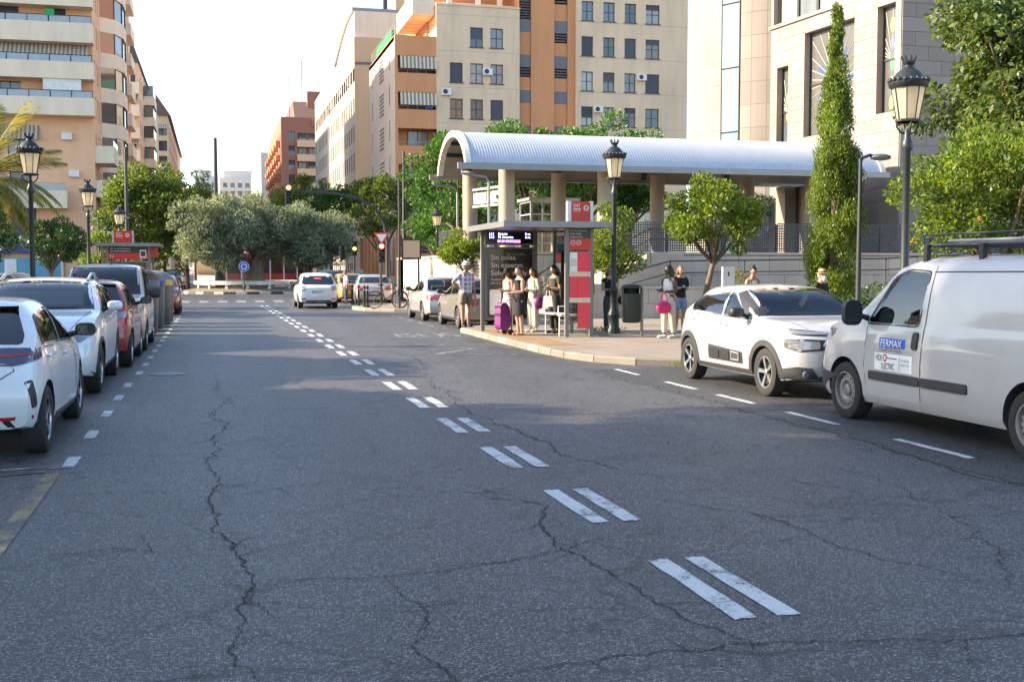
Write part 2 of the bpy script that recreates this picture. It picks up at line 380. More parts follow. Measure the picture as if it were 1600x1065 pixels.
def strip(name, pts, w, z, m, parent=ROAD, taper=False):
    q = MB(); n = len(pts); L_, R_ = [], []
    for i, p in enumerate(pts):
        a = Vector(pts[max(0, i-1)][:2]); b = Vector(pts[min(n-1, i+1)][:2]); t = (b-a); t = t.normalized() if t.length > 1e-6 else Vector((0, 1)); ww = (w[i] if isinstance(w, list) else w)/2
        L_.append((p[0]-t.y*ww, p[1]+t.x*ww, z)); R_.append((p[0]+t.y*ww, p[1]-t.x*ww, z))
    q.add(L_+R_, [(n+i, n+i+1, i+1, i) for i in range(n-1)])
    return q.build(name, m, parent)
# lane marks: double dashed centre line
def dash(cx, y0, y1, w, m='mark', z=.004):
    q = MB(); e = .012; n = 6
    pts = [(cx-w/2, y0), (cx+w/2, y0), (cx+w/2, y1), (cx-w/2, y1)]
    P = []
    for a, b in zip(pts, pts[1:]+pts[:1]):
        for i in range(n): f = i/n; P.append((a[0]+(b[0]-a[0])*f+rng.uniform(-e,e)*.5, a[1]+(b[1]-a[1])*f+rng.uniform(-e,e), z))
    q.add(P, [tuple(range(len(P)))]); q.build('lane_dash', m, ROAD)
for k in range(-1, 23):
    y0 = 5.06 + 2.2*k
    dx = -.012*max(0, y0-20)*.9
    for cx in (2.49, 2.72):
        dash(cx+dx, y0, y0+1.17, .125)
for k in range(5): dash(-1.24, 10.45+1.78*k-.05*k, 11.02+1.8*k-.05*k, .11, 'mark', .004)
for k in range(14): dash(-1.2, 19.4+1.75*k, 20.0+1.75*k, .1, 'mark', .004)
for y0, y1 in ((17.3,18.4),(15.05,16.15),(13.2,14.3),(11.2,12.36),(8.9,10.1),(6.6,7.8)): dash(6.57, y0, y1, .095, 'mark', .008)
for y0 in (33.5, 35.4, 37.3, 39.2, 41.1): dash(6.3, y0, y0+1.0, .1, 'mark_worn')
strip('parking_line', [(-3.5,10.42),(-1.2,10.46)], .1, .0045, 'mark_worn')
strip('parking_line', [(-1.32,10.15),(-1.31,8.7),(-1.30,5.5)], .12, .005, 'mark_yellow'); strip('parking_line', [(-1.4,10.27),(-1.9,10.12),(-3.3,9.9)], .12, .006, 'mark_yellow')
# bus bay markings and lettering
strip('bus_bay_line', [(4.35,25.6),(5.3,25.1),(6.2,25.2)], .1, .005, 'mark_worn'); strip('bus_bay_line', [(4.3,22.6),(5.4,24.0),(6.3,24.3)], .1, .0055, 'mark_worn')
strip('bus_bay_line', [(4.1,22.4),(6.2,22.1)], .1, .006, 'mark_worn')
for i, ch in enumerate('BUS'):
    o = text('bus_lettering', ch, 1.0, ROAD, (4.4+i*.62, 28.3, .005), (0,0,0), 'mark_worn', 0.); o.scale = (1, 2.4, 1)
for k in range(18):
    x = -3.4 + k*.95
    strip('zebra_bar', [(x, 59.8), (x+.06, 63.6)], .5, .005, 'mark_worn')
for k in range(11): strip('give_way_bar', [(6.2+k*.0, 56)] if False else [(-3.2+k*.5, 55.2), (-2.95+k*.5, 55.2)], .3, .005, 'mark_worn')
# cracks: ragged ribbons with branches
def crack(pts, w, seed, jit=.07, branch=0):
    r = random.Random(seed); P = [Vector(p) for p in pts]
    def sub(P, j, n):
        for _ in range(n):
            Q = [P[0]]
            for a, b in zip(P[:-1], P[1:]):
                d = b-a; nrm = Vector((-d.y, d.x)); Q += [(a+b)/2 + nrm*r.uniform(-.12,.12)*(.55 if _ < 2 else 1.7), b]
            P = Q
        return P
    n = 5; Q = sub(P, jit, n); k = len(Q)
    ww = [w*.68*r.uniform(.25, 1.4)*min(1, 4*i/k+.3, 4*(k-1-i)/k+.3) for i in range(k)]
    strip('crack', [(q.x, q.y) for q in Q], ww, .0042+.0001*(seed % 9), 'tar')
    for b in range(branch):
        i = r.randrange(3, k-3); a = Q[i]; ang = r.uniform(0, 6.28); L = r.uniform(.15, .55)
        e = a + Vector((math.cos(ang), math.sin(ang)))*L
        S = sub([a, (a+e)/2, e], jit, 3); strip('crack', [(q.x, q.y) for q in S], [w*.45*(1-j/len(S)) + .002 for j in range(len(S))], .0054+.0001*b, 'tar')
crack([(.33,4.4),(.06,5.0),(.12,5.6),(.18,6.3),(.10,7.0),(-.02,7.8),(-.06,8.7),(.02,9.6),(-.1,10.6),(-.02,12),(.0,13.5),(.12,15),(.05,17),(.1,19)], .019, 1, branch=34)
crack([(-.02,8.6),(.3,8.95),(.9,9.2),(2.0,9.5),(3.0,9.6),(4.4,9.7),(6.0,9.8)], .011, 2, branch=5)
crack([(-.05,9.0),(-.8,9.2),(-1.6,9.1)], .012, 3)
crack([(.18,6.35),(.6,6.3),(.9,6.25),(1.4,6.35),(2.0,6.6),(2.4,6.9)], .013, 4, branch=5)
crack([(-.9,4.9),(-.4,4.85),(.06,4.9)], .014, 5)
crack([(1.9,8.9),(2.05,8.2),(2.3,7.9),(2.1,7.4),(2.05,7.0),(2.1,6.3),(2.15,5.6),(2.2,5.1),(2.35,4.75),(2.3,4.55)], .02, 6, branch=10)
crack([(1.0,4.6),(1.7,4.7),(2.3,4.72),(3.0,4.6),(3.6,4.5),(4.2,4.62)], .016, 7, branch=6)
crack([(3.1,8.0),(3.6,7.3),(3.7,6.6),(3.75,6.0),(4.1,5.2)], .014, 8, branch=7)
crack([(2.9,7.4),(3.5,7.0),(4.3,6.9),(5.1,6.8),(5.8,6.9)], .011, 9, branch=4)
crack([(3.3,18.3),(3.15,16.8),(3.05,15.2),(2.95,13.8),(2.98,12.4),(3.1,11.2),(3.05,10.0),(3.3,9.2),(3.6,8.6)], .022, 10, branch=8)
crack([(3.9,33),(3.7,28),(3.5,23),(3.3,18.3)], .02, 11)
crack([(3.4,10.2),(4.4,10.6),(5.6,10.7),(6.1,10.8)], .01, 12, branch=2)
crack([(6.1,18.5),(6.15,16),(6.1,13),(6.15,11),(6.1,9),(6.15,7)], .03, 13, branch=3)
crack([(.1,13.2),(.8,13.5),(1.6,13.4),(2.4,13.6)], .009, 14, branch=2)
crack([(.0,11.0),(.7,11.1),(1.5,11.4),(2.2,11.3)], .009, 15, branch=3)
crack([(3.0,13.6),(3.8,13.4),(4.9,13.6),(5.9,13.5)], .009, 16, branch=2)
crack([(4.1,5.2),(4.6,5.9),(4.9,6.8),(5.2,7.9),(5.1,9.0)], .012, 17, branch=8)
crack([(.9,6.25),(1.0,5.6),(.85,5.0),(1.0,4.5)], .011, 18, branch=6)
crack([(-.1,7.0),(-.6,7.3),(-1.1,7.2)], .011, 19, branch=3)
crack([(.05,17.5),(1.0,17.9),(2.2,17.7)], .011, 20, branch=2)
# manhole cover
q = MB(); q.lathe([(.30,.0),(.30,.009),(.0,.009)], 28); q.build('manhole_cover', 'dark_metal', ROAD, (-.75, 19.4, 0))
# ------------------------------------------------------------------ apartment buildings
mk('wall_beige', (.76,.57,.385), .85, var=.05, vsc=.4, fine=.03, dirt=.3, dirtcol=(.34,.27,.2), streak=True)
mk('wall_orange', (.64,.29,.13), .85, var=.06, vsc=.6, fine=.05, fsc=9, dirt=.12, streak=True)
mk('wall_salmon', (.82,.49,.29), .85, var=.05, vsc=.6, fine=.05, fsc=9, dirt=.1, streak=True)
mk('wall_cream', (.84,.70,.53), .85, var=.05, vsc=.5, dirt=.2, dirtcol=(.3,.26,.2), streak=True)
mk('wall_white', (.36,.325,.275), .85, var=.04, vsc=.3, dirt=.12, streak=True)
mk('wall_pinkcream', (.60,.47,.36), .85, var=.05, vsc=.5, dirt=.12, streak=True)
mk('wall_tan', (.64,.47,.29), .85, var=.06, vsc=.4, dirt=.1, streak=True)
mk('wall_red', (.36,.15,.10), .85, var=.06, vsc=.5, streak=True)
mk('wall_pale', (.60,.57,.54), .9)
mk('roof_slate', (.08,.078,.085), .7)
mk('roof_brown', (.15,.09,.07), .8)
mk('spandrel', (.16,.165,.18), .7, var=.05)
mk('frame_dark', (.045,.055,.075), .4); mk('frame_white', (.6,.6,.58), .5)
mk('shutter_dark', (.075,.085,.11), .6, rnd=.25); mk('shutter_tan', (.35,.30,.24), .6, rnd=.2)
mk('awning_a', (.50,.46,.40), .9); mk('awning_b', (.24,.20,.165), .9); mk('awning_y', (.62,.55,.40), .9)
mk('rail_glass', (.30,.34,.38), .15, coat=.8)
mk('shop_blue', (.02,.05,.22), .4); mk('shop_ad', (.10,.30,.42), .35, var=.3, vsc=.8)
mk('green_cloth', (.03,.35,.10), .9); mk('red_cloth', (.5,.04,.04), .9)
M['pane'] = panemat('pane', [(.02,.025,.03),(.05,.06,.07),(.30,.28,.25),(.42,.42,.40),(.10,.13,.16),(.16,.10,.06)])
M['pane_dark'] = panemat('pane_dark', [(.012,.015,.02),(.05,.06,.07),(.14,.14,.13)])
wcache = {}
def winmesh(w, h, style):
    k = (round(w, 2), round(h, 2), style)
    if k in wcache: return wcache[k]
    t = .055; m = MB()
    for x in (-w/2+t/2, w/2-t/2): m.box((x, 0, h/2), (t, .06, h))
    for z in (t/2, h-t/2): m.box((0, 0, z), (w-2*t, .06, t))
    if 'v' in style: m.box((0, 0, h/2), (t*1.2, .056, h-2*t))
    if 'h' in style: m.box((0, 0, h*.5), (w-2*t, .052, t*.9))
    if 's' in style: m.box((0, -.12, -.03), (w+.16, .30, .06))
    fr = m.mesh('window', 'frame_white' if 'W' in style else 'frame_dark')
    p = MB(); p.box((0, .012, h/2), (w-.06, .012, h-.06)); pn = p.mesh('pane', 'pane_dark' if 'D' in style else 'pane')
    wcache[k] = (fr, pn); return wcache[k]
scache = {}
def shutmesh(w, h, m='shutter_dark'):
    k = (round(w, 2), round(h, 2), m)
    if k not in scache:
        q = MB(); n = max(2, int(h/.11))
        for i in range(n): q.bb(-w/2, w/2, -.015-.006*(i % 2), .012, h*i/n, h*(i+1)/n-.008)
        scache[k] = q.mesh('shutter', m)
    return scache[k]
def window(parent, T, rz, u, z, w, h, style='vs', shut=0., depth=.18, sm='shutter_dark'):
    fr, pn = winmesh(w, h, style); p = T(u, depth, z)
    o = link('window', fr, parent, p, rz); link('pane', pn, o)
    if shut > .05:
        hh = (h-.02)*shut; link('shutter', shutmesh(w-.03, round(hh, 1)+.02, sm), o, (0, -.045, h-.01-(round(hh, 1)+.02)))
    return o
def frame(ox, oy, rz):
    c, s = math.cos(rz), math.sin(rz)
    return lambda u, d, z: (ox + u*c - d*s, oy + u*s + d*c, z)
def wall(mb, T, W, z0, z1, ops, depth=.2, mi=0, u0=0.):
    xs = sorted({u0, u0+W, *[a for o in ops for a in (o[0], o[1])]}); zs = sorted({z0, z1, *[a for o in ops for a in (o[2], o[3])]})
    for i in range(len(xs)-1):
        for j in range(len(zs)-1):
            cx, cz = (xs[i]+xs[i+1])/2, (zs[j]+zs[j+1])/2
            if any(o[0] < cx < o[1] and o[2] < cz < o[3] for o in ops): continue
            mb.add([T(xs[i],0,zs[j]), T(xs[i+1],0,zs[j]), T(xs[i+1],0,zs[j+1]), T(xs[i],0,zs[j+1])], [(0,1,2,3)], mi)
    for a, b, c, d in ops:
        A = [T(a,0,c), T(b,0,c), T(b,0,d), T(a,0,d)]; B = [T(a,depth+.05,c), T(b,depth+.05,c), T(b,depth+.05,d), T(a,depth+.05,d)]
        mb.add(A+B, [(0,4,5,1), (1,5,6,2), (2,6,7,3), (3,7,4,0), (4,7,6,5)], mi)
def tbox(mb, T, u0, u1, d0, d1, z0, z1, mi=0):
    P = [T(u, d, z) for z in (z0, z1) for d in (d0, d1) for u in (u0, u1)]
    mb.add(P, [(0,2,3,1), (4,5,7,6), (0,1,5,4), (2,6,7,3), (0,4,6,2), (1,3,7,5)], mi)
def awning(parent, T, u0, u1, z, drop, out, cols=('awning_a','awning_b'), d0=0.):
    m = MB(); n = max(4, int((u1-u0)/.16))
    for i in range(n):
        a, b = u0+(u1-u0)*i/n, u0+(u1-u0)*(i+1)/n
        m.add([T(a,d0,z), T(b,d0,z), T(b,d0-out,z-drop), T(a,d0-out,z-drop), T(a,d0+.015,z), T(b,d0+.015,z), T(b,d0-out+.015,z-drop), T(a,d0-out+.015,z-drop)], [(0,1,2,3), (7,6,5,4), (0,4,5,1), (2,6,7,3)], i % 2)
    m.build('awning', list(cols), parent, fix=False)
def plainbox(x0, x1, y0, y1, z0, z1, mb, mi=0, skip=()):
    P = [(x, y, z) for z in (z0, z1) for y in (y0, y1) for x in (x0, x1)]
    F = dict(b=(0,2,3,1), t=(4,5,7,6), f=(0,1,5,4), k=(2,6,7,3), l=(0,4,6,2), r=(1,3,7,5))
    mb.add(P, [q for k, q in F.items() if k not in skip], mi)
def rshut(p=.45): return rng.choice([0, 0, .25, .4, .55, 1., 1.]) if rng.random() < p+.3 else 0

# --- right: orange and beige block facing the camera
B = thing('apartment_building', 'beige and orange brick apartment block with dark shutters behind the curved canopy', 'building', (14.8, 96, 0))
T = frame(0, 0, 0); w = MB(); ops = []; wins = []
rows = [21.95-1.65-2.99*k for k in range(7)]                       # window bottoms, from the top row down
for r, zb in enumerate(rows):
    for c, u in enumerate((5.2, 6.95, 8.7)):
        if r == 0 and c == 0: continue
        ops.append((u-.55, u+.55, zb, zb+1.65)); wins.append((u, zb, 1.1, 1.65))
for zb in [rows[0]+2.99] + rows:
    for u in (16.75, 18.72, 20.68, 22.75):
        ww = 1.05 if u < 22 else 1.3
        ops.append((u-ww/2, u+ww/2, zb-.25, zb+1.4)); wins.append((u, zb-.25, ww, 1.65))
sops = []; swins = []
for zb in [rows[0]+2.99] + rows:
    for u, ww in ((11.25, 1.06), (14.45, 1.2)):
        swins.append((u, zb-.35, ww, 1.95)); sops.append((u-ww/2, u+ww/2, zb-.35, zb+1.6))
wall(w, T, 7.2, 0, 23.65, [o for o in ops if o[1] < 10], mi=0, u0=3.5)
wall(w, T, 10.3, 0, 34, [o for o in ops if o[0] > 15], mi=0, u0=15.75)
T2 = frame(0, .25, 0)
sp_ = []
for u, ww in ((11.25, 1.06), (14.45, 1.2)): sp_.append((u-ww/2, u+ww/2, 0, 34))
wall(w, T2, 5.05, 0, 34, sp_, depth=.1, mi=1, u0=10.7)
Ts = frame(0, .36, 0)
for u, ww in ((11.25, 1.06), (14.45, 1.2)):
    wall(w, Ts, ww, 0, 34, [o for o in sops if abs((o[0]+o[1])/2-u) < .1], depth=.1, mi=2, u0=u-ww/2)
plainbox(3.5, 10.7, 0, 16, 0, 23.65, w, 0, ('f', 'b')); plainbox(10.7, 26.05, .5, 16, 0, 34, w, 0, ('f', 'b', 'l'))
w.add([(10.7,0,0),(10.7,.25,0),(10.7,.25,23.65),(10.7,0,23.65)], [(0,1,2,3)]); w.add([(15.75,0,0),(15.75,.25,0),(15.75,.25,34),(15.75,0,34)], [(0,1,2,3)])
w.add([(10.7,0.25,23),(10.7,16,23),(10.7,16,34),(10.7,.25,34)], [(0,1,2,3)], 1)
w.bb(3.5, 10.75, -.06, .3, 23.65, 23.8, 0)
w.build('wall', ['wall_beige', 'wall_orange', 'spandrel'], B, fix=False)
for i, (u, zb, ww, hh) in enumerate(wins): window(B, T, 0, u, zb, ww, hh, 'vhs', rshut())
for u, zb, ww, hh in swins: window(B, Ts, 0, u, zb, ww, hh, 'vh', rshut(.6), .1)
for k in range(1, 8):                                              # fine horizontal movement joints
    z = rows[0]+2.6-2.99*(k-1); q = MB(); tbox(q, T, 3.5, 10.7, -.004, 0, z, z+.025); tbox(q, T, 15.75, 26.05, -.004, 0, z, z+.025); q.build('facade_joint', 'shutter_tan', B)
# loggia corner in orange brick
w = MB(); lo = []
for k in range(6):
    z = 20.9-1.5-2.99*k-1.45; lo.append((.25, 3.5, z, z+1.42))
wall(w, T, 3.5, 0, 20.95, lo, depth=1.3, mi=0)
w.bb(-.02, 3.5, 0, 15, 20.95, 21.02, 0)
w.build('loggia_front', ['wall_orange'], B, fix=False)
for k in range(6):
    z = 20.9-1.5-2.99*k-1.45
    window(B, T, 0, 2.1, z, 1.7, 1.35, 'v', rng.choice([0, .3, .5]), 1.25)
    q = MB()
    for x in np.linspace(.3, 3.45, 5): q.path([T(x,.05,z), T(x,.05,z+.28)], .012, 5)
    q.path([T(.26,.05,z+.29), T(3.5,.05,z+.29)], .02, 6); q.build('balcony_rail', 'light_metal', B)
    if k in (0, 1): awning(B, T, .45, 3.5, z+1.40, 1.05, .22, ('awning_y', 'awning_b'), .02)
q = MB(); q.bb(2.55, 3.2, -.02, .0, 14.0, 14.35); q.build('hanging_towel', 'shop_blue', B, (0, 0, 1.05))
# its street side (faces the avenue)
T = frame(0, 16, -R(90)); w = MB(); ops = []; wins = []
for k in range(7):
    z = 18.6-2.99*k
    for u in (2., 12.9): ops.append((u-.25, u+.25, z, z+1.75)); wins.append((u, z, .5, 1.75))
    for j in range(11): pass
wall(w, T, 16, 0, 21, ops, mi=0); plainbox(0, 3.5, .3, 16, 20.6, 21, w, 0, ('f',))
w.build('wall', ['wall_pinkcream'], B, fix=False)
for u, z, a, b in wins: window(B, T, -R(90), u, z, a, b, 'D', rng.choice([0, .4, 1.]), sm='shutter_tan')
for k in range(7):
    z = 18.5-2.99*k
    for j in range(12):
        q = MB(); tbox(q, T, 7., 9.6, -.05, .0, z-.2+j*.17, z-.2+j*.17+.08); q.build('louvre_slat', 'wall_cream' if j % 2 else 'spandrel', B)
# set-back penthouse
w = MB(); plainbox(3.3, 10.7, 3.5, 15, 21, 28, w, 0, ('b',)); w.bb(3.5, 10.75, 2.2, 3.6, 23.7, 24.4, 1); w.bb(2.6, 10.7, 2.2, 3.5, 26.6, 27.7, 1); w.bb(1.6, 3.45, .6, 9, 22.9, 24.6, 1)
w.build('penthouse', ['wall_orange', 'wall_cream'], B, fix=False)
for u in (5., 7.5, 9.4):
    q = MB(); q.bb(u-.2, u+.2, 1.7, 2.1, 23.7, 27.5); q.build('column', 'wall_cream', B)
q = MB()
for z in (21.35, 21.65, 21.95): q.path([(0,.05,z),(3.4,.05,z)], .02, 5)
for z in (21.35, 21.65, 21.95): q.path([(.02,0,z),(.02,15,z)], .02, 5)
for y in range(0, 15, 2): q.path([(.02,y,20.9),(.02,y,21.95)], .02, 5)
q.build('roof_rail', 'light_metal', B)
q = MB(); q.bb(.15, .45, 3, 12, 21.0, 22.0); q.build('roof_hedge', 'green_cloth', B)
# arcade columns at the street corner
for i in range(6):
    q = MB(); q.bb(-1.3, -.55, .6+i*2.5, 1.4+i*2.5, 0, 4.6); q.build('column', 'wall_orange', B)

for (u, z) in ((7.85,18.0),(9.5,12.3),(17.7,15.2),(19.7,9.3),(21.7,18.1),(4.3,16.2)):
    q = MB(); q.bb(u-.4,u+.4,-.36,-.02,z,z+.55); ac = q.build('air_conditioner', 'white_paint', B); q = MB(); q.lathe([(.2,0),(.2,-.012),(0,-.012)], 16, (u-.1,-.365,z+.28), axis='y'); q.build('fan_grille', 'dark_metal', ac)
# --- right: white office block with a curved roof
B = thing('office_building', 'cream office block with rows of narrow windows and curved roof along the avenue', 'building', (15.4, 129, 0))
T = frame(0, 51, -R(90)); w = MB(); ops = []; wins = []
for k in range(8):
    z = 20.9+1.0-3.05*k if k else 22.4
    for j in range(22):
        u = 50.1 - j*2.28
        if k == 0: a, h = 1.7, 1.45
        else: a, h = 1.0, 1.75
        if k and (j % 7 == 6): continue
        ops.append((u-a/2, u+a/2, z, z+h)); wins.append((u, z, a, h))
wall(w, T, 51, 0, 27.2, ops, depth=.25, mi=0)
Tf = frame(0, 0, 0); wall(w, Tf, 12, 0, 27.2, [], mi=1); tbox(w, Tf, 0, 12, -.05, .02, 24.2, 24.5, 2)
plainbox(0, 12, 0, 51, 27.0, 27.2, w, 1, ('l', 'f'))
plainbox(3, 12, 4, 14, 27.2, 30.4, w, 1, ('b',))
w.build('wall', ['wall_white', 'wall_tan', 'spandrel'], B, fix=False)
for u, z, a, h in wins: window(B, T, -R(90), u, z, a, h, 'D', rng.choice([0, 0, .5, .8, 1.]), sm='shutter_tan')
q = MB(); arc = [(i/12*15, 27.2+3.1*math.sin(math.pi*(i/12)*.5)) for i in range(13)]
q.prism([(p[0]-.0, p[1]) for p in reversed(arc)] + [(0, 27.2), (15, 27.2)][:1], 0, 1, axis='x') if False else None
arc = [(0.3+20*i/14, 27.2+2.9*math.sin(math.pi*.5*min(1, (1-i/14)*1.15))) for i in range(15)]
q.prism(arc + [(20.3, 27.2), (.3, 27.2)], .1, 9.8, axis='x'); q.build('curved_roof', 'wall_cream', B, smooth=30)
q = MB(); q.prism([(p[0], p[1]+.02) for p in arc] + [(p[0], p[1]+.35) for p in reversed(arc)], -.15, 10, axis='x'); q.build('roof_edge', 'grey_metal', B)
q = MB(); q.bb(5, 6.3, 2, 3.3, 27.2, 32.3); q.bb(4.9, 6.4, 1.9, 3.4, 32.3, 32.9); q.build('chimney', 'wall_tan', B)
q = MB(); q.path([(3.8,2.5,27),(3.8,2.5,35)], .28, 8); q.build('flue', 'dark_metal', B)
q = MB(); q.lathe([(.02,0),(.6,.1),(1.05,.35),(1.0,.36),(.0,.05)], 14, axis='y'); o = q.build('satellite_dish', 'light_metal', B, (9.4, 4, 32.3)); q = MB(); q.path([(9.4,4.3,30),(9.4,4.3,32.2)], .06, 6); q.build('dish_mast', 'grey_metal', B)
q = MB(); q.path([(7.2,3,30),(7.2,3,38)], .05, 5); q.path([(6.5,4,30),(6.5,4,37)], .05, 5); q.build('aerial', 'grey_metal', B)

# --- right far: red brick block
B = thing('apartment_building', 'dark red brick block with stacked balconies far down the avenue on the right', 'building', (14.2, 249, 0))
T = frame(0, 0, 0); w = MB(); ops = []; wins = []
for k in range(10):
    z = 28.6-2.99*k
    ops += [(1.5, 2.8, z, z+2.0), (3.4, 7.9, z, z+1.7)]; wins.append((2.15, z, 1.3, 2.0))
    for u in (4.4, 6.6): wins.append((u, z, 1.6, 1.6))
wall(w, T, 14, 0, 33.6, ops, depth=.5, mi=0); tbox(w, T, 6.5, 14.2, -.5, 0, 31.6, 33.6, 0)
Tl = frame(0, 60, -R(90)); ops2 = []
for k in range(10):
    for j in range(12): ops2.append((3+j*4.8, 5+j*4.8, 28.6-2.99*k, 30.4-2.99*k))
wall(w, Tl, 60, 0, 33.6, ops2, mi=0); plainbox(0, 14, 0, 60, 33.5, 33.6, w, 0, ('f', 'l'))
w.build('wall', ['wall_red'], B, fix=False)
for u, z, a, h in wins: window(B, T, 0, u, z, a, h, 'vD', rng.choice([0, .5]), .45)
for o in ops2[:60]: window(B, Tl, -R(90), (o[0]+o[1])/2, o[2], 2.0, 1.8, 'vD', rng.choice([0, .5, 1]))
for k in range(10):
    z = 28.6-2.99*k; q = MB(); tbox(q, T, 3.3, 8.1, -.9, 0, z-1.25, z+.2); q.build('balcony', 'wall_salmon', B)
    for j in range(6):
        q = MB(); tbox(q, Tl, 6+j*9.6, 9+j*9.6, -1.0, 0, z-.9, z+.3); q.build('balcony', 'wall_orange', B)
q = MB(); q.prism([(2, 33.6), (50, 33.6), (46, 38), (8, 38)], 3, 13, axis='x'); q.build('roof', 'roof_brown', B)
q = MB(); q.bb(6, 9, 6, 8, 36, 40); q.build('chimney', 'wall_red', B)
q = MB(); q.path([(5,8,36),(5,8,47)], .12, 5); q.path([(2.5,12,34),(2.5,12,44)], .12, 5); q.build('aerial', 'grey_metal', B)
B = thing('apartment_building', 'pale hazy block farthest down the avenue behind the red brick one', 'building', (13.2, 330, 0))
w = MB(); Tl = frame(0, 80, -R(90)); ops2 = [(3+j*6, 6+j*6, 4+3*k, 6+3*k) for j in range(12) for k in range(9)]; wall(w, Tl, 80, 0, 34, ops2, depth=.4); plainbox(0, 16, 0, 80, 0, 34, w, 0, ('l', 'b')); w.build('wall', 'wall_cream', B, fix=False)
for o in ops2: window(B, Tl, -R(90), (o[0]+o[1])/2, o[2], 3., 2., 'vD')
# --- end of the avenue
for (x0, W_, H_, Y_, lab) in ((-6.5, 8.5, 38, 470, 'taller pale block closing the far end of the avenue, left one'), (2.6, 14, 34.5, 430, 'lower pale stepped block closing the far end of the avenue, right one')):
    B = thing('apartment_building', lab, 'building', (x0, Y_, 0)); w = MB(); T = frame(0, 0, 0); ops = [(1.2+j*2.6, 2.7+j*2.6, 3*k+1, 3*k+2.6) for j in range(int(W_/2.6)) for k in range(1, int(H_/3))]
    wall(w, T, W_, 0, H_, ops, depth=.4); plainbox(0, W_, 0, 14, 0, H_, w, 0, ('f', 'b')); w.bb(1.5, W_-2, 2, 12, H_, H_+2.6); w.build('wall', 'wall_pale', B, fix=False)
    for o in ops: window(B, T, 0, (o[0]+o[1])/2, o[2], 1.5, 1.6, 'D')
    for k in range(2, int(H_/3)): q = MB(); q.bb(.3, W_-.3, -.9, 0, 3*k-.3, 3*k+.6); q.build('balcony', 'wall_pale', B)

# --- left: salmon block with white balcony bands
B = thing('apartment_building', 'salmon brick block with cream balcony bands and striped awnings, nearest on the left', 'building', (-9.3, 101, 0))
T = frame(-16, 0, 0); w = MB(); bands = [(25.95,24.4), (22.9,21.4), (19.85,18.35), (16.85,15.4)]
bands = [(24.5,22.7), (21.4,19.85), (18.3,16.95), (15.45,14.05)]
ops = []; wins = []
for i, (zt, zb) in enumerate(bands):
    for u in (1.6, 5.6, 11.2-1.55, 14.0-.8):
        if i == 2 and u > 8: hh = 1.55
        ops.append((u-.8, u+.8, zt-.35, zt+1.35)); wins.append((u, zt-.35, 1.6, 1.7, .95 if i == 1 else (1. if i == 0 else .3)))
for u in (5.2, 10.2): ops.append((u-.85, u+.85, 10.4, 13.2)); wins.append((u, 10.4, 1.7, 2.8, .0))
for u in (5.5, 10.3): ops.append((u-.85, u+.85, 7.6, 9.6)); wins.append((u, 7.6, 1.7, 2.0, .0))
for u in (2.2, 10.4): ops.append((u-1., u+1., 4.4, 6.6)); wins.append((u, 4.4, 2.0, 2.2, 1.))
ops.append((8.3, 13.2, .2, 4.0)); ops.append((1.2, 6.8, .2, 4.0))
wall(w, T, 16, 0, 32, ops, depth=.3, mi=0)
w.build('wall', ['wall_salmon'], B, fix=False)
for u, z, a, h, s in wins: window(B, T, 0, u, z, a, h, 'v', s if s != .3 else rng.choice([0, .25]), .28)
for i, (zt, zb) in enumerate(bands):
    q = MB(); tbox(q, T, -.2, 16.15, -1.35, -.02, zb, zt); q.build('balcony', 'wall_cream', B)
    q = MB()
    for j in range(10): tbox(q, T, .1+j*1.6, 1.6+j*1.6, -1.3, -1.27, zt, zt+.5)
    q.build('balcony_glass', 'rail_glass', B)
    q = MB(); q.path([T(-.1,-1.3,zt+.55), T(16.05,-1.3,zt+.55)], .03, 6)
    for j in range(11): q.path([T(.05+j*1.6,-1.3,zt), T(.05+j*1.6,-1.3,zt+.55)], .025, 5)
    q.build('balcony_rail', 'dark_metal', B)
    q = MB(); tbox(q, T, 2+.0, 12.6, -1.2, -.05, zt+1.62, zt+1.78); q.build('awning_box', 'white_paint', B)
awning(B, T, -.1, 7.2, 18.3+1.75, 1.05, 1.2); awning(B, T, 7.5, 15.7, 18.3+1.75, 1.75, 1.3)
awning(B, T, 8.6, 11.8, 13.3, 1.15, .5); awning(B, T, 3.2, 6.2, 13.3, .95, .5)
q = MB(); tbox(q, T, -.2, 13.9, -1.2, -.02, 6.6+.0, 8.0); q.build('balcony', 'wall_cream', B)
q = MB(); q.path([T(-.1,-1.1,8.6), T(13.8,-1.1,8.6)], .03, 6); tbox(q, T, .1, 13.8, -1.12, -1.09, 8.0, 8.5); q.build('balcony_rail', 'rail_glass', B)
q = MB(); tbox(q, T, 12.3, 15.2, -1.2, -1.15, 15.5, 17.0); q.build('balcony_screen', 'white_paint', B)
q = MB(); tbox(q, T, 5.4, 6.3, -1.38, -1.33, 18.2, 18.75); q.build('hanging_towel', 'green_cloth', B); q = MB(); tbox(q, T, 6.5, 7.2, -1.38, -1.33, 18.25, 18.75); q.build('hanging_towel', 'red_cloth', B)
q = MB(); tbox(q, T, 12.6, 13.3, -1.38, -1.33, 21.9, 22.4); q.build('hanging_towel', 'green_cloth', B)
q = MB(); tbox(q, T, 8.3, 13.2, -.1, .2, .2, 2.6); q.build('shop_poster', 'shop_ad', B); q = MB(); tbox(q, T, 8.3, 13.2, -.12, .2, 3.0, 3.9); q.build('shop_sign', 'shop_blue', B)
for (a, b_, c, d) in ((8.9, 9.8, .9, 2.5), (9.2, 10.4, .5, 1.4)):
    q = MB(); tbox(q, T, a, b_, -.112, -.1, c, d); q.build('poster_phone', 'white_paint', B)
for i, s in enumerate(('Atendre com', 'Centro sanitario', 'profesional')): pass
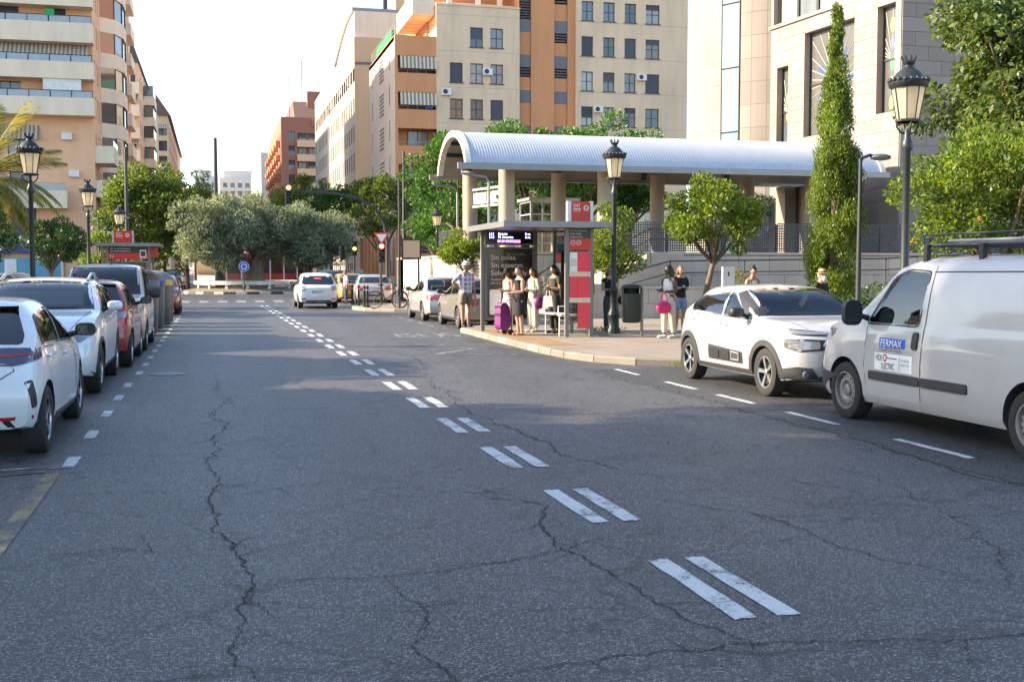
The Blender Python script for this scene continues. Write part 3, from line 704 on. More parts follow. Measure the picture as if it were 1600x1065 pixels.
q = MB(); tbox(q, T, 1.2, 6.8, -.05, .25, .2, 3.9); q.build('shop_window', 'rail_glass', B); q = MB(); tbox(q, T, 8.1, 13.4, -.2, -.0, 3.95, 4.15); tbox(q, T, 13.2, 13.4, -.2, 0, .1, 3.95); tbox(q, T, 8.1, 8.3, -.2, 0, .1, 3.95); q.build('shop_frame', 'light_metal', B)
for (u, z) in ((3.6,11.3),(13.9,12.2),(7.6,5.3),(14.4,9.2)):
    q = MB(); q.bb(*sorted((T(u-.4,0,0)[0], T(u+.4,0,0)[0])),-.36,-.02,z,z+.55); q.build('air_conditioner', 'white_paint', B)
# avenue side of the salmon block
T = frame(0, 0, R(90)); w = MB(); ops = []; wins = []
for k in range(9):
    z = 4.9+3.05*k
    for u in (1.6, 3.6, 5.2): ops.append((u-.35, u+.35, z, z+1.9)); wins.append((u, z, .7, 1.9))
    for u in (17, 21, 34, 38, 42): ops.append((u-.8, u+.8, z, z+1.8)); wins.append((u, z, 1.6, 1.8))
wall(w, T, 46, 0, 32, ops, depth=.25); plainbox(-16, 0, 0.02, 46, 31.8, 32, w, 0, ('f',)); w.build('wall', 'wall_salmon', B, fix=False)
for u, z, a, h in wins: window(B, T, R(90), u, z, a, h, 'vD', rng.choice([0, .3, .6, 1]))
for k in range(9):                                                 # rounded glazed bays
    z = 4.6+3.05*k
    q = MB(); poly = [(7, 0), (8, -1.2), (10, -1.75), (13, -1.8), (15, -1.3), (16, 0)]
    def bay(z0, z1, mi, s=1.):
        P = [T(u, d*s, z0) for u, d in poly] + [T(u, d*s, z1) for u, d in poly]; n = len(poly)
        q.add(P, [tuple(range(n)), tuple(range(2*n-1, n-1, -1))] + [(i, n+i, n+i+1, i+1) for i in range(n-1)], mi)
    bay(z-.5, z+.75, 0); bay(z+.75, z+2.55, 1, .93)
    q.build('bay_balcony', ['wall_cream', 'pane_dark'], B)
    for (u, d) in poly[1:-1]:
        q = MB(); q.path([T(u, d*.95, z+.7), T(u, d*.95, z+2.6)], .05, 5); q.build('bay_mullion', 'frame_dark', B)
    q = MB(); tbox(q, T, 24, 30, -1.5, 0, z-.5, z+.75); q.build('balcony', 'wall_cream', B)
    if k % 2 == 0: awning(B, T, 16.5, 19.5, z+2.5, .9, 1.0)
for k, z in ((1, 7.6), (3, 10.4)):
    q = MB(); tbox(q, T, .1, 4.6, -1.5, 0, z, z+1.4); q.build('balcony', 'wall_cream', B); q = MB(); q.path([T(.1,-1.45,z+1.9), T(4.6,-1.45,z+1.9)], .03, 5); tbox(q, T, .15, 4.6, -1.46, -1.43, z+1.4, z+1.85); q.build('balcony_rail', 'rail_glass', B)
# --- left second and third
B = thing('apartment_building', 'orange and cream block with slate mansard roof behind the salmon block', 'building', (-9.6, 168, 0))
T = frame(-8, 0, 0); w = MB(); ops = [(6.6-.7, 6.6+1.0, 26.6-3.05*k, 28.3-3.05*k) for k in range(8)]; wall(w, T, 8, 0, 30, ops, depth=.3); Ta = frame(0, 0, R(90))
ops2 = [(3+j*4, 4.6+j*4, 26.6-3.05*k, 28.4-3.05*k) for j in range(10) for k in range(8)]; wall(w, Ta, 60, 0, 30, ops2, depth=.3); plainbox(-8, 0, .1, 60, 29.9, 30, w, 0, ('f', 'r')); w.build('wall', 'wall_salmon', B, fix=False)
for o in ops: window(B, T, 0, (o[0]+o[1])/2, o[2], 1.7, 1.7, 'vD', rng.choice([0, .5, 1]))
for o in ops2: window(B, Ta, R(90), (o[0]+o[1])/2, o[2], 1.6, 1.8, 'vD', rng.choice([0, .5, 1]))
for k in range(8):
    z = 26.6-3.05*k; q = MB(); tbox(q, T, 3, 8.1, -1.0, 0, z-1.0, z+.55); q.build('balcony', 'wall_cream', B)
    if k % 2: awning(B, T, 4, 8., z+2., .7, .8)
    q = MB(); tbox(q, Ta, 12, 20, -1.5, 0, z-.8, z+.5); q.build('balcony', 'wall_cream', B); q = MB(); tbox(q, Ta, 12.3, 19.7, -1.35, 0, z+.5, z+2.1); q.build('bay_glazing', 'pane_dark', B)
q = MB(); q.prism([(-8, 29.9), (0.3, 29.9), (-1.5, 35), (-8, 38.5)], -.3, 50, axis='y'); q.build('roof', 'roof_slate', B)
B = thing('apartment_building', 'brown brick block with dark sloping roof, third along the left of the avenue', 'building', (-8.3, 240, 0))
T = frame(-8, 0, 0); w = MB(); ops = [(u-.9, u+.9, 28-3.0*k, 30-3.*k) for k in range(9) for u in (4.2, 6.9)]; wall(w, T, 8, 0, 32, ops, depth=.3); Ta = frame(0, 0, R(90))
ops2 = [(3+j*5, 5.2+j*5, 28-3.*k, 30-3.*k) for j in range(12) for k in range(9)]; wall(w, Ta, 90, 0, 32, ops2, depth=.3); plainbox(-8, 0, .1, 90, 31.9, 32, w, 0, ('f', 'r')); w.build('wall', 'wall_tan', B, fix=False)
for o in ops: window(B, T, 0, (o[0]+o[1])/2, o[2], 1.8, 2., 'vD', rng.choice([0, 1]))
for o in ops2: window(B, Ta, R(90), (o[0]+o[1])/2, o[2], 2.2, 2., 'vD', rng.choice([0, .5, 1]))
q = MB(); q.prism([(-8, 31.9), (0.6, 31.9), (-2.5, 36.5), (-8, 40)], -.5, 90, axis='y'); q.build('roof', 'roof_brown', B)
awning(B, T, 3., 5., 30.3, 1., .8); awning(B, T, 5.6, 7.8, 30.3, 1., .8)
# ------------------------------------------------------------------ raised plaza, canopy, church
mk('stone_wall', (.46,.39,.32), .85, var=.12, vsc=1.2, rnd=.07, bump=.15, dirt=.2, streak=True)
mk('church_stone', (.25,.215,.19), .75, var=.06, vsc=1.5, rnd=.10, fine=.03, dirt=.12, streak=True)
mk('church_core', (.30,.245,.20), .9)
mk('roof_sheet', (.46,.49,.54), .38, metal=.3, var=.05, dirt=.12, dirtcol=(.3,.3,.3))
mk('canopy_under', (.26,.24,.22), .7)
mk('canopy_frame', (.58,.55,.48), .6)
mk('column_stone', (.36,.295,.225), .8, var=.08, streak=True)
mk('perforated', (.06,.062,.066), .5, metal=.4)
mk('tower_glass', (.16,.29,.36), .35, spec=.2, coat=.0, var=.1, vsc=.3)
mk('stained_base', (.085,.082,.076), .3, coat=.2, var=.2, vsc=.6)
mk('petal_green', (.05,.15,.08), .15, coat=.8); mk('petal_blue', (.05,.09,.20), .15, coat=.8); mk('petal_yellow', (.55,.42,.08), .15, coat=.8); mk('petal_orange', (.55,.25,.10), .15, coat=.8); mk('lead', (.55,.52,.46), .5)
PZ = 2.18
def slabs(parent, T, W, z0, z1, w, h, m, name='stone_slab', ops=(), th=.03, gap=.014, stagger=True, u0=0., cache={}, keep=None, rest=None):
    r = 0; z = z0
    while z < z1-.02:
        hh = min(h, z1-z); u = u0 - (w/2 if (stagger and r % 2) else 0)
        while u < u0+W-.02:
            a, b = max(u, u0), min(u+w, u0+W); u += w
            if b-a < .03: continue
            segs = [(a, b, z, z+hh)]
            for o in ops:
                out = []
                for (p, q, s, t) in segs:
                    if o[1] <= p or o[0] >= q or o[3] <= s or o[2] >= t: out.append((p, q, s, t)); continue
                    if o[0] > p+.02: out.append((p, o[0], s, t))
                    if o[1] < q-.02: out.append((o[1], q, s, t))
                    p2, q2 = max(p, o[0]), min(q, o[1])
                    if o[2] > s+.02: out.append((p2, q2, s, o[2]))
                    if o[3] < t-.02: out.append((p2, q2, o[3], t))
                segs = out
            for (p, q, s, t) in segs:
                if keep is not None and not keep((p+q)/2, (s+t)/2): tbox(rest, T, p+gap/2, q-gap/2, -th, .002, s+gap/2, t-gap/2); continue
                k = (round(q-p, 2), round(t-s, 2), m, th)
                if k not in cache:
                    g = gap/2; mb = MB(); mb.bb(-k[0]/2+g, k[0]/2-g, -th, .002, -k[1]/2+g, k[1]/2-g); cache[k] = mb.mesh(name, m)
                X = T((p+q)/2, 0, (s+t)/2); X0 = T(0, 0, 0); X1 = T(1, 0, 0)
                link(name, cache[k], parent, (X[0], X[1], X[2]), math.atan2(X1[1]-X0[1], X1[0]-X0[0]))
        z += hh; r += 1
PL = polysheet('plaza_deck', [(9.6,37.6),(60,37.6),(60,80),(9.6,62)], PZ, 'paving', .0); struct(PL)
W_ = thing('retaining_wall', 'long tan stone retaining wall below the raised plaza', 'wall', (9.6, 37.6, 0))
q = MB(); q.bb(0, 30, .0, .3, 0, PZ+.02); q.bb(0, .3, .3, 24, 0, PZ+.02); q.bb(-.06, 30, -.06, .34, PZ+.02, PZ+.10); q.bb(-.06, .34, .34, 24, PZ+.02, PZ+.10); q.build('wall_core', 'stone_wall', W_)
slabs(W_, frame(0, 0, 0), 24, .13, PZ, 1.2, .68, 'stone_wall'); slabs(W_, frame(0, 22, -R(90)), 22, .13, PZ, 1.2, .68, 'stone_wall')
for i in range(14):                                                # white louvres on the plaza side wall
    q = MB(); q.bb(-.08, -.03, 2, 9, .35+i*.125, .43+i*.125); q.build('louvre_slat', 'wall_white', W_)
# lower ramp wall and stairs in front
LW = thing('ramp_wall', 'low stone ramp wall with graffiti behind the waiting women', 'wall', (12.9, 34.5, 0))
q = MB(); q.bb(0, 26, 0, .28, 0, 1.05); q.bb(-.04, 26, -.05, .33, 1.05, 1.13); q.build('wall_core', 'stone_wall', LW); slabs(LW, frame(0, 0, 0), 22, .13, 1.05, 1.0, .46, 'stone_wall')
q = MB()
for a in (0, .35, .62): q.path([(1.0+a, -.036, .62), (1.1+a, -.036, .78), (1.2+a, -.036, .6)], .012, 5)
q.build('graffiti', 'black_plastic', LW)
ST = thing('stairs', 'stone steps climbing right to the raised plaza', 'stairs', (9.6, 34.6, .13))
for i in range(13):
    q = MB(); q.bb(.0, .0+4.6-i*.3, 0, 2.9, 0, .155) if False else q.bb(.2+i*.31, 5.2, 0.35, 2.98, i*.157, (i+1)*.157-.002); q.build('step', 'stone_wall', ST)
def handrail(lab, pts, posts, mid=(.35,), r=.024):
    o = thing('handrail', lab, 'handrail', (0, 0, 0), group=None); q = MB(); q.path(pts, r, 8); q.build('top_rail', 'dark_metal', o)
    for d in mid: q = MB(); q.path([(p[0], p[1], p[2]-d) for p in pts], r*.8, 7); q.build('lower_rail', 'dark_metal', o)
    for (x, y, z0, z1) in posts: q = MB(); q.path([(x, y, z0), (x, y, z1)], r*1.05, 8); q.build('post', 'dark_metal', o)
handrail('dark tubular stair handrail nearest the street, rising to the right', [(9.4,34.85,1.05),(9.9,34.85,1.08),(13.6,34.85,3.0),(14.6,34.85,3.0)], [(9.7,34.85,.13,1.05),(11.7,34.85,.9,2.0),(13.6,34.85,1.9,3.0)])
handrail('dark tubular handrail along the back of the stairs', [(9.4,37.4,1.05),(9.9,37.4,1.08),(12.6,37.4,2.75),(13.4,37.4,2.75)], [(9.7,37.4,.13,1.05),(11.3,37.4,.9,1.95),(13.2,37.4,1.9,2.75)])
handrail('long dark ramp handrail running behind the white hatchback', [(12.9,34.62,1.62),(14.2,34.62,1.95),(22,34.62,2.05),(32,34.62,2.55)], [(14.2+2.6*i,34.62,1.1,1.98+.02*i) for i in range(7)], (.38,))
# perforated parapet panels
PR = thing('perforated_railing', 'dark perforated metal parapet along the edge of the raised plaza', 'railing', (9.7, 37.75, PZ+.1))
pw, ph, pit = 2.0, .98, .083
m = MB(); nx, nz = int(pw/pit), int(ph/pit)
for i in range(nx+1): m.bb(i*pw/nx-.017, i*pw/nx+.017, -.006, .006, .0, ph)
for j in range(nz+1): m.bb(0, pw, -.0045, .0045, j*ph/nz-.017, j*ph/nz+.017)
PMESH = m.mesh('perforated_panel', 'perforated')
m = MB(); m.bb(-.03, .03, -.03, .03, -.1, ph+.02); POST = m.mesh('post', 'dark_metal')
for i in range(14): link('perforated_panel', PMESH, PR, (3.6+i*2.1, 0, .05)); link('post', POST, PR, (3.55+i*2.1, 0, .0))
for i in range(5): link('perforated_panel', PMESH, PR, (0, 2.3+i*2.1, .05), R(90)); link('post', POST, PR, (0, 2.25+i*2.1, 0))
# vaulted canopy
CN = thing('canopy', 'long vaulted canopy of ribbed pale blue metal on stone columns', 'canopy', (8.5, 39.0, 0))
CL, CW, Z0, RISE = 16.2, 5.2, 5.27, 1.38
def arch(t, off=0.): 
    a = math.pi*(.08+.84*t); return (CW/2 - (CW/2+off)*math.cos(a)/math.cos(math.pi*.08), Z0 + (RISE+off)*(math.sin(a)-math.sin(math.pi*.08))/(1-math.sin(math.pi*.08)))
n, wv = 26, int(CL/.10)*4; P = []; F = []
for i in range(wv+1):
    x = CL*i/wv; o = .008*math.cos(2*math.pi*i/4)
    for j in range(n+1): y, z = arch(j/n, o); P.append((x, y, z))
F = [(i*(n+1)+j, (i+1)*(n+1)+j, (i+1)*(n+1)+j+1, i*(n+1)+j+1) for i in range(wv) for j in range(n)]
me = bpy.data.meshes.new('roof_sheet'); me.from_pydata(P, [], F); me.materials.append(M['roof_sheet']); me.polygons.foreach_set('use_smooth', [True]*len(F)); link('roof_sheet', me, CN)
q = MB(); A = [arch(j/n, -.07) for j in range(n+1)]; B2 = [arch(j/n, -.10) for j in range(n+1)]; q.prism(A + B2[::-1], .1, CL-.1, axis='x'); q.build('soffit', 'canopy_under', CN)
for x in (0., CL-.12):
    q = MB(); A = [arch(j/n, .05) for j in range(n+1)]; B2 = [arch(j/n, -.17) for j in range(n+1)]; q.prism(A + B2[::-1], x-.06, x+.14, axis='x'); q.build('end_arch', 'canopy_frame', CN)
for i in range(1, 5):
    q = MB(); A = [arch(j/n, -.11) for j in range(n+1)]; B2 = [arch(j/n, -.32) for j in range(n+1)]; q.prism(A + B2[::-1], i*3.6-2.5, i*3.6-2.38, axis='x'); q.build('rib', 'dark_metal', CN)
for t_ in (.2, .35, .5, .65, .8):
    y, z = arch(t_, -.16); q = MB(); q.bb(.15, CL-.15, y-.05, y+.05, z-.07, z+.07); q.build('purlin', 'dark_metal', CN)
for y in (-.07, CW+.07):
    q = MB(); q.bb(-.35, CL+.1, y-.09, y+.09, Z0-.14, Z0+.07); q.build('gutter', 'grey_metal', CN)
for y in (-.05, CW+.05):
    q = MB(); q.path([(-.2,y,Z0-.12), (-.2,y,Z0-.3), (.65,y,Z0-.42), (.75,y,Z0-.6), (.75,y,PZ)], .045, 8); q.build('downpipe', 'grey_metal', CN)
for (X, Y) in [(10.15,40),(13.85,40),(18.1,40),(22.2,40),(9.5,43.1),(13.0,43.1),(17.1,43.1),(21.0,43.1)]:
    q = MB(); q.lathe([(.30,PZ),(.30,PZ+.05),(.285,PZ+.06),(.285,Z0+.12),(.0,Z0+.12)], 20, (X-8.5, Y-39.0, 0)); q.build('column', 'column_stone', CN, smooth=40)
SG = thing('canopy_sign', 'white lattice sign with church lettering between the two end columns', 'sign', (9.55, 42.75, 4.0))
dx, dy = 10.1-9.5, 40.3-42.75; Ls = math.hypot(dx, dy); ang = math.atan2(dy, dx)
q = MB(); q.bb(0, Ls, -.03, .03, 0, .07); q.bb(0, Ls, -.03, .03, .63, .70)
q.build('sign_frame', 'white_paint', SG, rz=ang)
text('sign_lettering', 'PARROQUIA SAN JERONIMO', .62, SG, (0.02, 0.0, .12), (R(90), 0, ang), 'white_paint', .02, sx=.30)
# glazed lift on the plaza
LF = thing('glass_lift', 'pale framed glass lift cabin on the raised plaza', 'lift', (12.3, 44.5, PZ))
q = MB()
for x in (0, .95, 1.9):
    for y in (0, 1.6): q.bb(x-.04, x+.04, y-.04, y+.04, 0, 2.25)
for z in (.55, 1.15, 1.7, 2.2):
    q.bb(0.04, 1.86, -.03, .03, z-.03, z+.03); q.bb(-.03, .03, .04, 1.56, z-.03, z+.03); q.bb(1.87, 1.93, .04, 1.56, z-.03, z+.03)
q.build('lift_frame', 'light_metal', LF); q = MB(); q.bb(-.12, 2.02, -.12, 1.75, 2.25, 2.36); q.build('lift_roof', 'light_metal', LF)
for (a, b_) in ((.04, .91), (.99, 1.86)): q = MB(); q.bb(a, b_, -.008, .008, .02, 2.2); q.build('pane', 'clear_glass', LF)
q = MB(); q.bb(-.008, .008, .04, 1.56, .02, 2.2); q.build('pane', 'clear_glass', LF)
# ---- church
CH = thing('church', 'modern pale stone church with stained glass windows and round tower', 'church', (26.5, 40.9, 0))
dirv = Vector((-.105, .995)).normalized(); Lc = 9.2; HC = 19.
far = dirv*Lc; rzc = math.atan2(-dirv.y, -dirv.x)
T = frame(far.x, far.y, rzc)                                       # u from far corner to near corner, outward normal to the avenue
ops = [(.55, 1.45, 6.9, 11.0), (2.7, 6.25, 7.6, 12.2), (7.75, 8.85, 8.0, 12.3)]
ops2 = [(.2, 4.9, 13.0, 15.8)]
w = MB(); wall(w, T, Lc, 0, HC, ops + ops2, depth=.45)
w.add([(0,0,0),(16,0,0),(16,0,HC),(0,0,HC)], [(0,1,2,3)]); w.add([(far.x,far.y,0),(far.x+16,far.y,0),(far.x+16,far.y,HC),(far.x,far.y,HC)], [(0,1,2,3)]); w.add([(0,0,HC),(16,0,HC),(far.x+16,far.y,HC),(far.x,far.y,HC)], [(0,1,2,3)])
w.build('wall_core', 'church_core', CH, fix=False)
RST = MB(); slabs(CH, T, Lc, .5, HC, 1.15, .56, 'church_stone', ops=ops+ops2, th=.035, keep=lambda u, z: 4.6 < z < 13.4, rest=RST); slabs(CH, frame(0, 0, 0), 10, 1.0, HC, 1.2, .56, 'church_stone', th=.035, keep=lambda u, z: 7. < z < 13. and u < 4.8, rest=RST)
def stained(o, seed):
    u0, u1, z0, z1 = o; r = random.Random(seed); d = .3
    q = MB(); tbox(q, T, u0, u1, d, d+.03, z0, z1); wdw = q.build('stained_glass_window', 'stained_base', CH)
    q = MB()
    for (a, b_, c, e) in ((u0, u0+.07, z0, z1), (u1-.07, u1, z0, z1), (u0, u1, z0, z0+.07), (u0, u1, z1-.07, z1), (u0, u1, (z0+z1)/2-.03, (z0+z1)/2+.03)): tbox(q, T, a, b_, d-.05, d-.004, c, e)
    if u1-u0 > 2: tbox(q, T, (u0+u1)/2-.03, (u0+u1)/2+.03, d-.05, d-.004, z0, z1)
    q.build('window_frame', 'dark_metal', wdw)
    uc, zc = (u0+u1)/2, (z0+z1)/2; q = MB()
    for i in range(26 if u1-u0 > 2 else 12):
        a = 2*math.pi*i/26+.1; L = 3.
        du, dz = math.cos(a), math.sin(a)
        k = min([abs((u1-.1-uc)/du) if du > 0 else abs((u0+.1-uc)/du) if du else 9, abs((z1-.1-zc)/dz) if dz > 0 else abs((z0+.1-zc)/dz) if dz else 9])
        q.path([T(uc+du*.25*k, d-.012, zc+dz*.25*k), T(uc+du*k*.97, d-.012, zc+dz*k*.97)], .014, 4)
    q.build('lead_line', 'lead', wdw)
    for i in range(14 if u1-u0 > 2 else 5):
        a = 2*math.pi*i/14; rr = .85 if i % 2 else 1.35
        if u1-u0 > 2: pu, pz = uc+math.cos(a)*rr*.75, zc+math.sin(a)*rr
        else: pu, pz, a = uc, z0+.4+i*(z1-z0)/5.5, 1.57
        pts = [(pu+math.cos(a)*.30*math.cos(t)-math.sin(a)*.15*math.sin(t), pz+math.sin(a)*.30*math.cos(t)+math.cos(a)*.15*math.sin(t)) for t in np.linspace(0, 6.283, 13)[:-1]]
        q = MB(); q.add([T(x, d-.008, z) for x, z in pts] + [T(x, d-.002, z) for x, z in pts], [tuple(range(12)), tuple(range(23, 11, -1))]); q.build('glass_petal', ('petal_green', 'petal_blue', 'petal_yellow', 'petal_orange')[(i+seed) % (2 if u1-u0 > 2 else 4)], wdw)
for i, o in enumerate(ops): stained(o, i)
for (a, b_) in ((.3, 1.7), (1.8, 3.2), (3.3, 4.8)):
    q = MB(); tbox(q, T, a, b_, .3, .33, 13.0, 15.8); x = q.build('window', 'pane', CH); q = MB(); tbox(q, T, a-.05, a+.03, .22, .3, 13.0, 15.8); tbox(q, T, b_-.03, b_+.05, .22, .3, 13., 15.8); q.build('window_frame', 'dark_metal', x)
q = MB(); tbox(q, T, -.1, 5.1, -.12, 0, 12.85, 13.0); q.build('cornice', 'church_stone', CH)
# round tower
tcx, tcy, tr = 3.9, 16.5, 5.2
q = MB(); q.lathe([(tr-.05, 0), (tr-.05, 26)], 40, (tcx, tcy, 0)); q.build('tower_core', 'church_core', CH)
nseg = 20; hrow = 1.15; c_ = {}
def curved(a0, a1, z0, z1, m, r0, r1):
    mb = MB(); k = 3; P = []
    for rr in (r0, r1):
        for zz in (z0, z1):
            for i in range(k+1): a = a0+(a1-a0)*i/k; P.append((rr*math.cos(a), rr*math.sin(a), zz))
    K = k+1
    for i in range(k): mb.f += [(2*K+i, 2*K+i+1, 3*K+i+1, 3*K+i), (K+i, K+i+1, 3*K+i+1, 3*K+i), (i, i+1, 2*K+i+1, 2*K+i)]
    mb.f += [(0, K, 3*K, 2*K), (k, K+k, 3*K+k, 2*K+k)]; mb.v = P; mb.m = [0]*len(mb.f); return mb.mesh('stone_slab', m)
da = 2*math.pi/nseg*.5
ms = curved(-da/2*.985, da/2*.985, .006, hrow-.006, 'church_stone', tr-.06, tr)
gi = None; TW = []
for i in range(nseg*2):
    a = math.pi + da*(i-2) + .0
    if not (math.pi-.5 < a < math.pi+1.95): continue
    glass = abs(i - 5) < .1
    for k in range(22):
        if glass: continue
        if not (5.5 < .8+k*hrow < 15.5 and math.pi+.05 < a < math.pi+1.2): TW.append((a, .8+k*hrow)); continue
        link('stone_slab', ms, CH, (tcx, tcy, .8+k*hrow), a)
ga = math.pi+da*3
for a, z in TW:
    P = [(rr*math.cos(a+s_*da/2*.985)+tcx, rr*math.sin(a+s_*da/2*.985)+tcy, z+zz) for rr in (tr-.06, tr) for zz in (.006, hrow-.006) for s_ in (-1, 1)]
    RST.add(P, [(4,5,7,6), (2,3,7,6), (0,1,5,4), (0,2,6,4), (1,3,7,5)])
RST.build('stone_cladding', 'church_stone', CH)['kind'] = 'stuff'
for k in range(7):
    mg = curved(-da/2*1.35, da/2*1.35, .03, 3.2, 'tower_glass', tr-.02, tr+.012) if gi is None else gi; gi = mg
    o = link('tower_pane', gi, CH, (tcx, tcy, 2.2+k*3.25), ga)
q = MB()
for s_ in (-1, 1):
    a = ga+s_*da*.69; q.path([(tcx+tr*math.cos(a), tcy+tr*math.sin(a), 1), (tcx+tr*math.cos(a), tcy+tr*math.sin(a), 25)], .05, 5)
for k in range(8): 
    a, b_ = ga-da*.69, ga+da*.69; q.path([(tcx+tr*math.cos(a), tcy+tr*math.sin(a), 2.2+k*3.25), (tcx+tr*math.cos(b_), tcy+tr*math.sin(b_), 2.2+k*3.25)], .05, 5)
q.build('tower_mullion', 'dark_metal', CH)
# church porch: dark doorway under the canopy
q = MB(); q.bb(-3.0, -1.9, 1.2, 3.2, PZ, 5.1); q.bb(-3.6, -3.1, 2.6, 3.4, PZ, 5.1); q.build('porch_pier', 'church_stone', CH); q = MB(); q.bb(-1.9, 0, 3.0, 3.1, PZ, 5.0); q.build('porch_door', 'dark_metal', CH)
# ------------------------------------------------------------------ trees and planting
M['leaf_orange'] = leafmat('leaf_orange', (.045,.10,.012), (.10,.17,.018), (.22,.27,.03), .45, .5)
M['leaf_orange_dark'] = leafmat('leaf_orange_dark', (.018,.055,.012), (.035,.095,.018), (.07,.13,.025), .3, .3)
M['leaf_green'] = leafmat('leaf_green', (.02,.075,.012), (.04,.13,.02), (.09,.19,.025), .4)
M['leaf_dark'] = leafmat('leaf_dark', (.045,.085,.018), (.09,.15,.025), (.17,.21,.045), .5)
M['leaf_olive'] = leafmat('leaf_olive', (.095,.13,.095), (.21,.26,.19), (.40,.45,.35), .38, .55)
M['leaf_cypress'] = leafmat('leaf_cypress', (.05,.10,.012), (.11,.175,.018), (.23,.29,.04), .4)
M['leaf_big'] = leafmat('leaf_big', (.035,.07,.016), (.08,.13,.028), (.17,.20,.06), .42, .42)
M['leaf_palm'] = leafmat('leaf_palm', (.10,.13,.02), (.19,.20,.035), (.33,.27,.06), .4)
M['leaf_grass'] = leafmat('leaf_grass', (.10,.13,.03), (.19,.19,.06), (.30,.26,.12), .4)
mk('orange_fruit', (.75,.28,.02), .45)
def leaves(name, C, N, size, m, parent, aspect=.45, up=.3, seed=1, fold=.25, hang=0.):
    """C: leaf centres, N: rough outward directions"""
    g = np.random.default_rng(seed); n = len(C)
    d = N + g.normal(0, .75, (n, 3)); d[:, 2] += up - hang; d /= np.linalg.norm(d, axis=1)[:, None]+1e-9
    r = g.normal(0, 1, (n, 3)); s = np.cross(d, r); s /= np.linalg.norm(s, axis=1)[:, None]+1e-9
    nn = np.cross(s, d); L = size*g.uniform(.6, 1.3, n)[:, None]; W = L*aspect
    V = np.empty((n, 4, 3)); V[:, 0] = C - d*L*.5; V[:, 1] = C - s*W*.5 + nn*L*fold*.3 - d*L*.05; V[:, 2] = C + d*L*.5; V[:, 3] = C + s*W*.5 + nn*L*fold*.3 - d*L*.05
    me = bpy.data.meshes.new(name); me.vertices.add(n*4); me.loops.add(n*4); me.polygons.add(n)
    me.vertices.foreach_set('co', V.reshape(-1).astype(np.float32)); me.loops.foreach_set('vertex_index', np.arange(n*4, dtype=np.int32))
    me.polygons.foreach_set('loop_start', np.arange(0, n*4, 4, dtype=np.int32)); me.polygons.foreach_set('loop_total', np.full(n, 4, dtype=np.int32))
    me.materials.append(M[m]); me.update(calc_edges=True); me.validate()
    return link(name, me, parent)
def clumps(k, c, r, seed, cr, shell=.55, squash=.8, lean=None):
    g = np.random.default_rng(seed); d = g.normal(0, 1, (k, 3)); d /= np.linalg.norm(d, axis=1)[:, None]
    rad = g.uniform(shell, 1., k)**.7
    P = np.array(c) + d*np.array(r)*rad[:, None]*g.uniform(.70, 1.22, k)[:, None]
    R_ = cr*g.uniform(.5, 1.35, k)
    return P, R_
def fill(P, R_, n, seed, squash=.75, hollow=.35):
    g = np.random.default_rng(seed+99); w = R_**2; idx = g.choice(len(P), n, p=w/w.sum()); d = g.normal(0, 1, (n, 3)); d /= np.linalg.norm(d, axis=1)[:, None]
    rr = g.uniform(hollow, 1., n)**.6
    C = P[idx] + d*(R_[idx]*rr)[:, None]*np.array([1, 1, squash]); return C, d
def tree(lab, loc, th, tr, cc, cr, k, clr, n, ls, lm, bm='bark', seed=1, group=None, name='tree', aspect=.45, up=.3, hang=0., shell=.5, fruit=0, lean=(0, 0), limbs=7, cat='tree', sq=.75):
    t = thing(name, lab, cat, loc, group=group); r = random.Random(seed); q = MB()
    top = Vector((lean[0], lean[1], th)); pts = [Vector((0, 0, -.1)), Vector((lean[0]*.3+r.uniform(-.04,.04), lean[1]*.3, th*.4)), top]
    q.path(pts, [tr*1.25, tr, tr*.8], 9)
    P, R_ = clumps(k, cc, cr, seed, clr, shell)
    ids = r.sample(range(k), min(limbs*2, k))
    for j, i in enumerate(ids):
        e = Vector(P[i]); mid = top*.45+e*.55 + Vector((0, 0, -.12*(e-top).length)); q.path([top-Vector((0, 0, tr)), mid, e], [tr*.6, tr*.33, tr*.10], 6, cap=False)
    q.build('trunk', bm, t, smooth=50)
    C, d = fill(P, R_, n, seed, sq); 
    core = np.array(cc); out = C-core; out /= np.linalg.norm(out, axis=1)[:, None]+1e-6
    leaves('crown', C, d*.6+out*.6, ls, lm, t, aspect, up, seed, hang=hang)
    for i in range(fruit):
        p = C[r.randrange(len(C))]; q = MB(); q.ball((0,0,0), .042, 8, 6); q.build('orange', 'orange_fruit', t, tuple(p), smooth=60)
    return t
PV = .13
# orange trees on the right pavement
tree('round orange tree with leaning trunk left of the white hatchback', (11.4,25.9,PV), 1.75, .075, (.25,0,2.85), (1.12,1.1,.95), 30, .40, 9000, .105, 'leaf_orange', seed=3, group='orange trees', name='orange_tree', lean=(.35,0))
tree('orange tree behind the bus shelter and lamp post', (10.9,30.5,PV), 1.45, .07, (-.1,0,2.25), (1.0,1.0,.9), 26, .40, 7500, .105, 'leaf_orange', seed=5, group='orange trees', name='orange_tree')
tree('small orange tree beside the parked silver cars', (9.2,42.6,PV), 1.5, .065, (.0,0,2.35), (.95,.95,.62), 34, .32, 6000, .11, 'leaf_orange', seed=7, group='orange trees', name='orange_tree')
tree('bright orange tree bearing fruit in front of the tall glossy tree at right', (13.2,17.4,PV), 1.5, .09, (.2,0,2.95), (1.75,1.5,1.2), 80, .42, 21000, .10, 'leaf_orange', seed=9, group='orange trees', name='orange_tree', fruit=9)
tree('tall glossy broadleaf tree filling the upper right corner', (17.1,20.0,PV), 2.2, .2, (.3,0,4.7), (3.0,2.5,3.1), 230, .62, 85000, .155, 'leaf_big', seed=11, name='broadleaf_tree', hang=.75, up=0., shell=.45, aspect=.5)
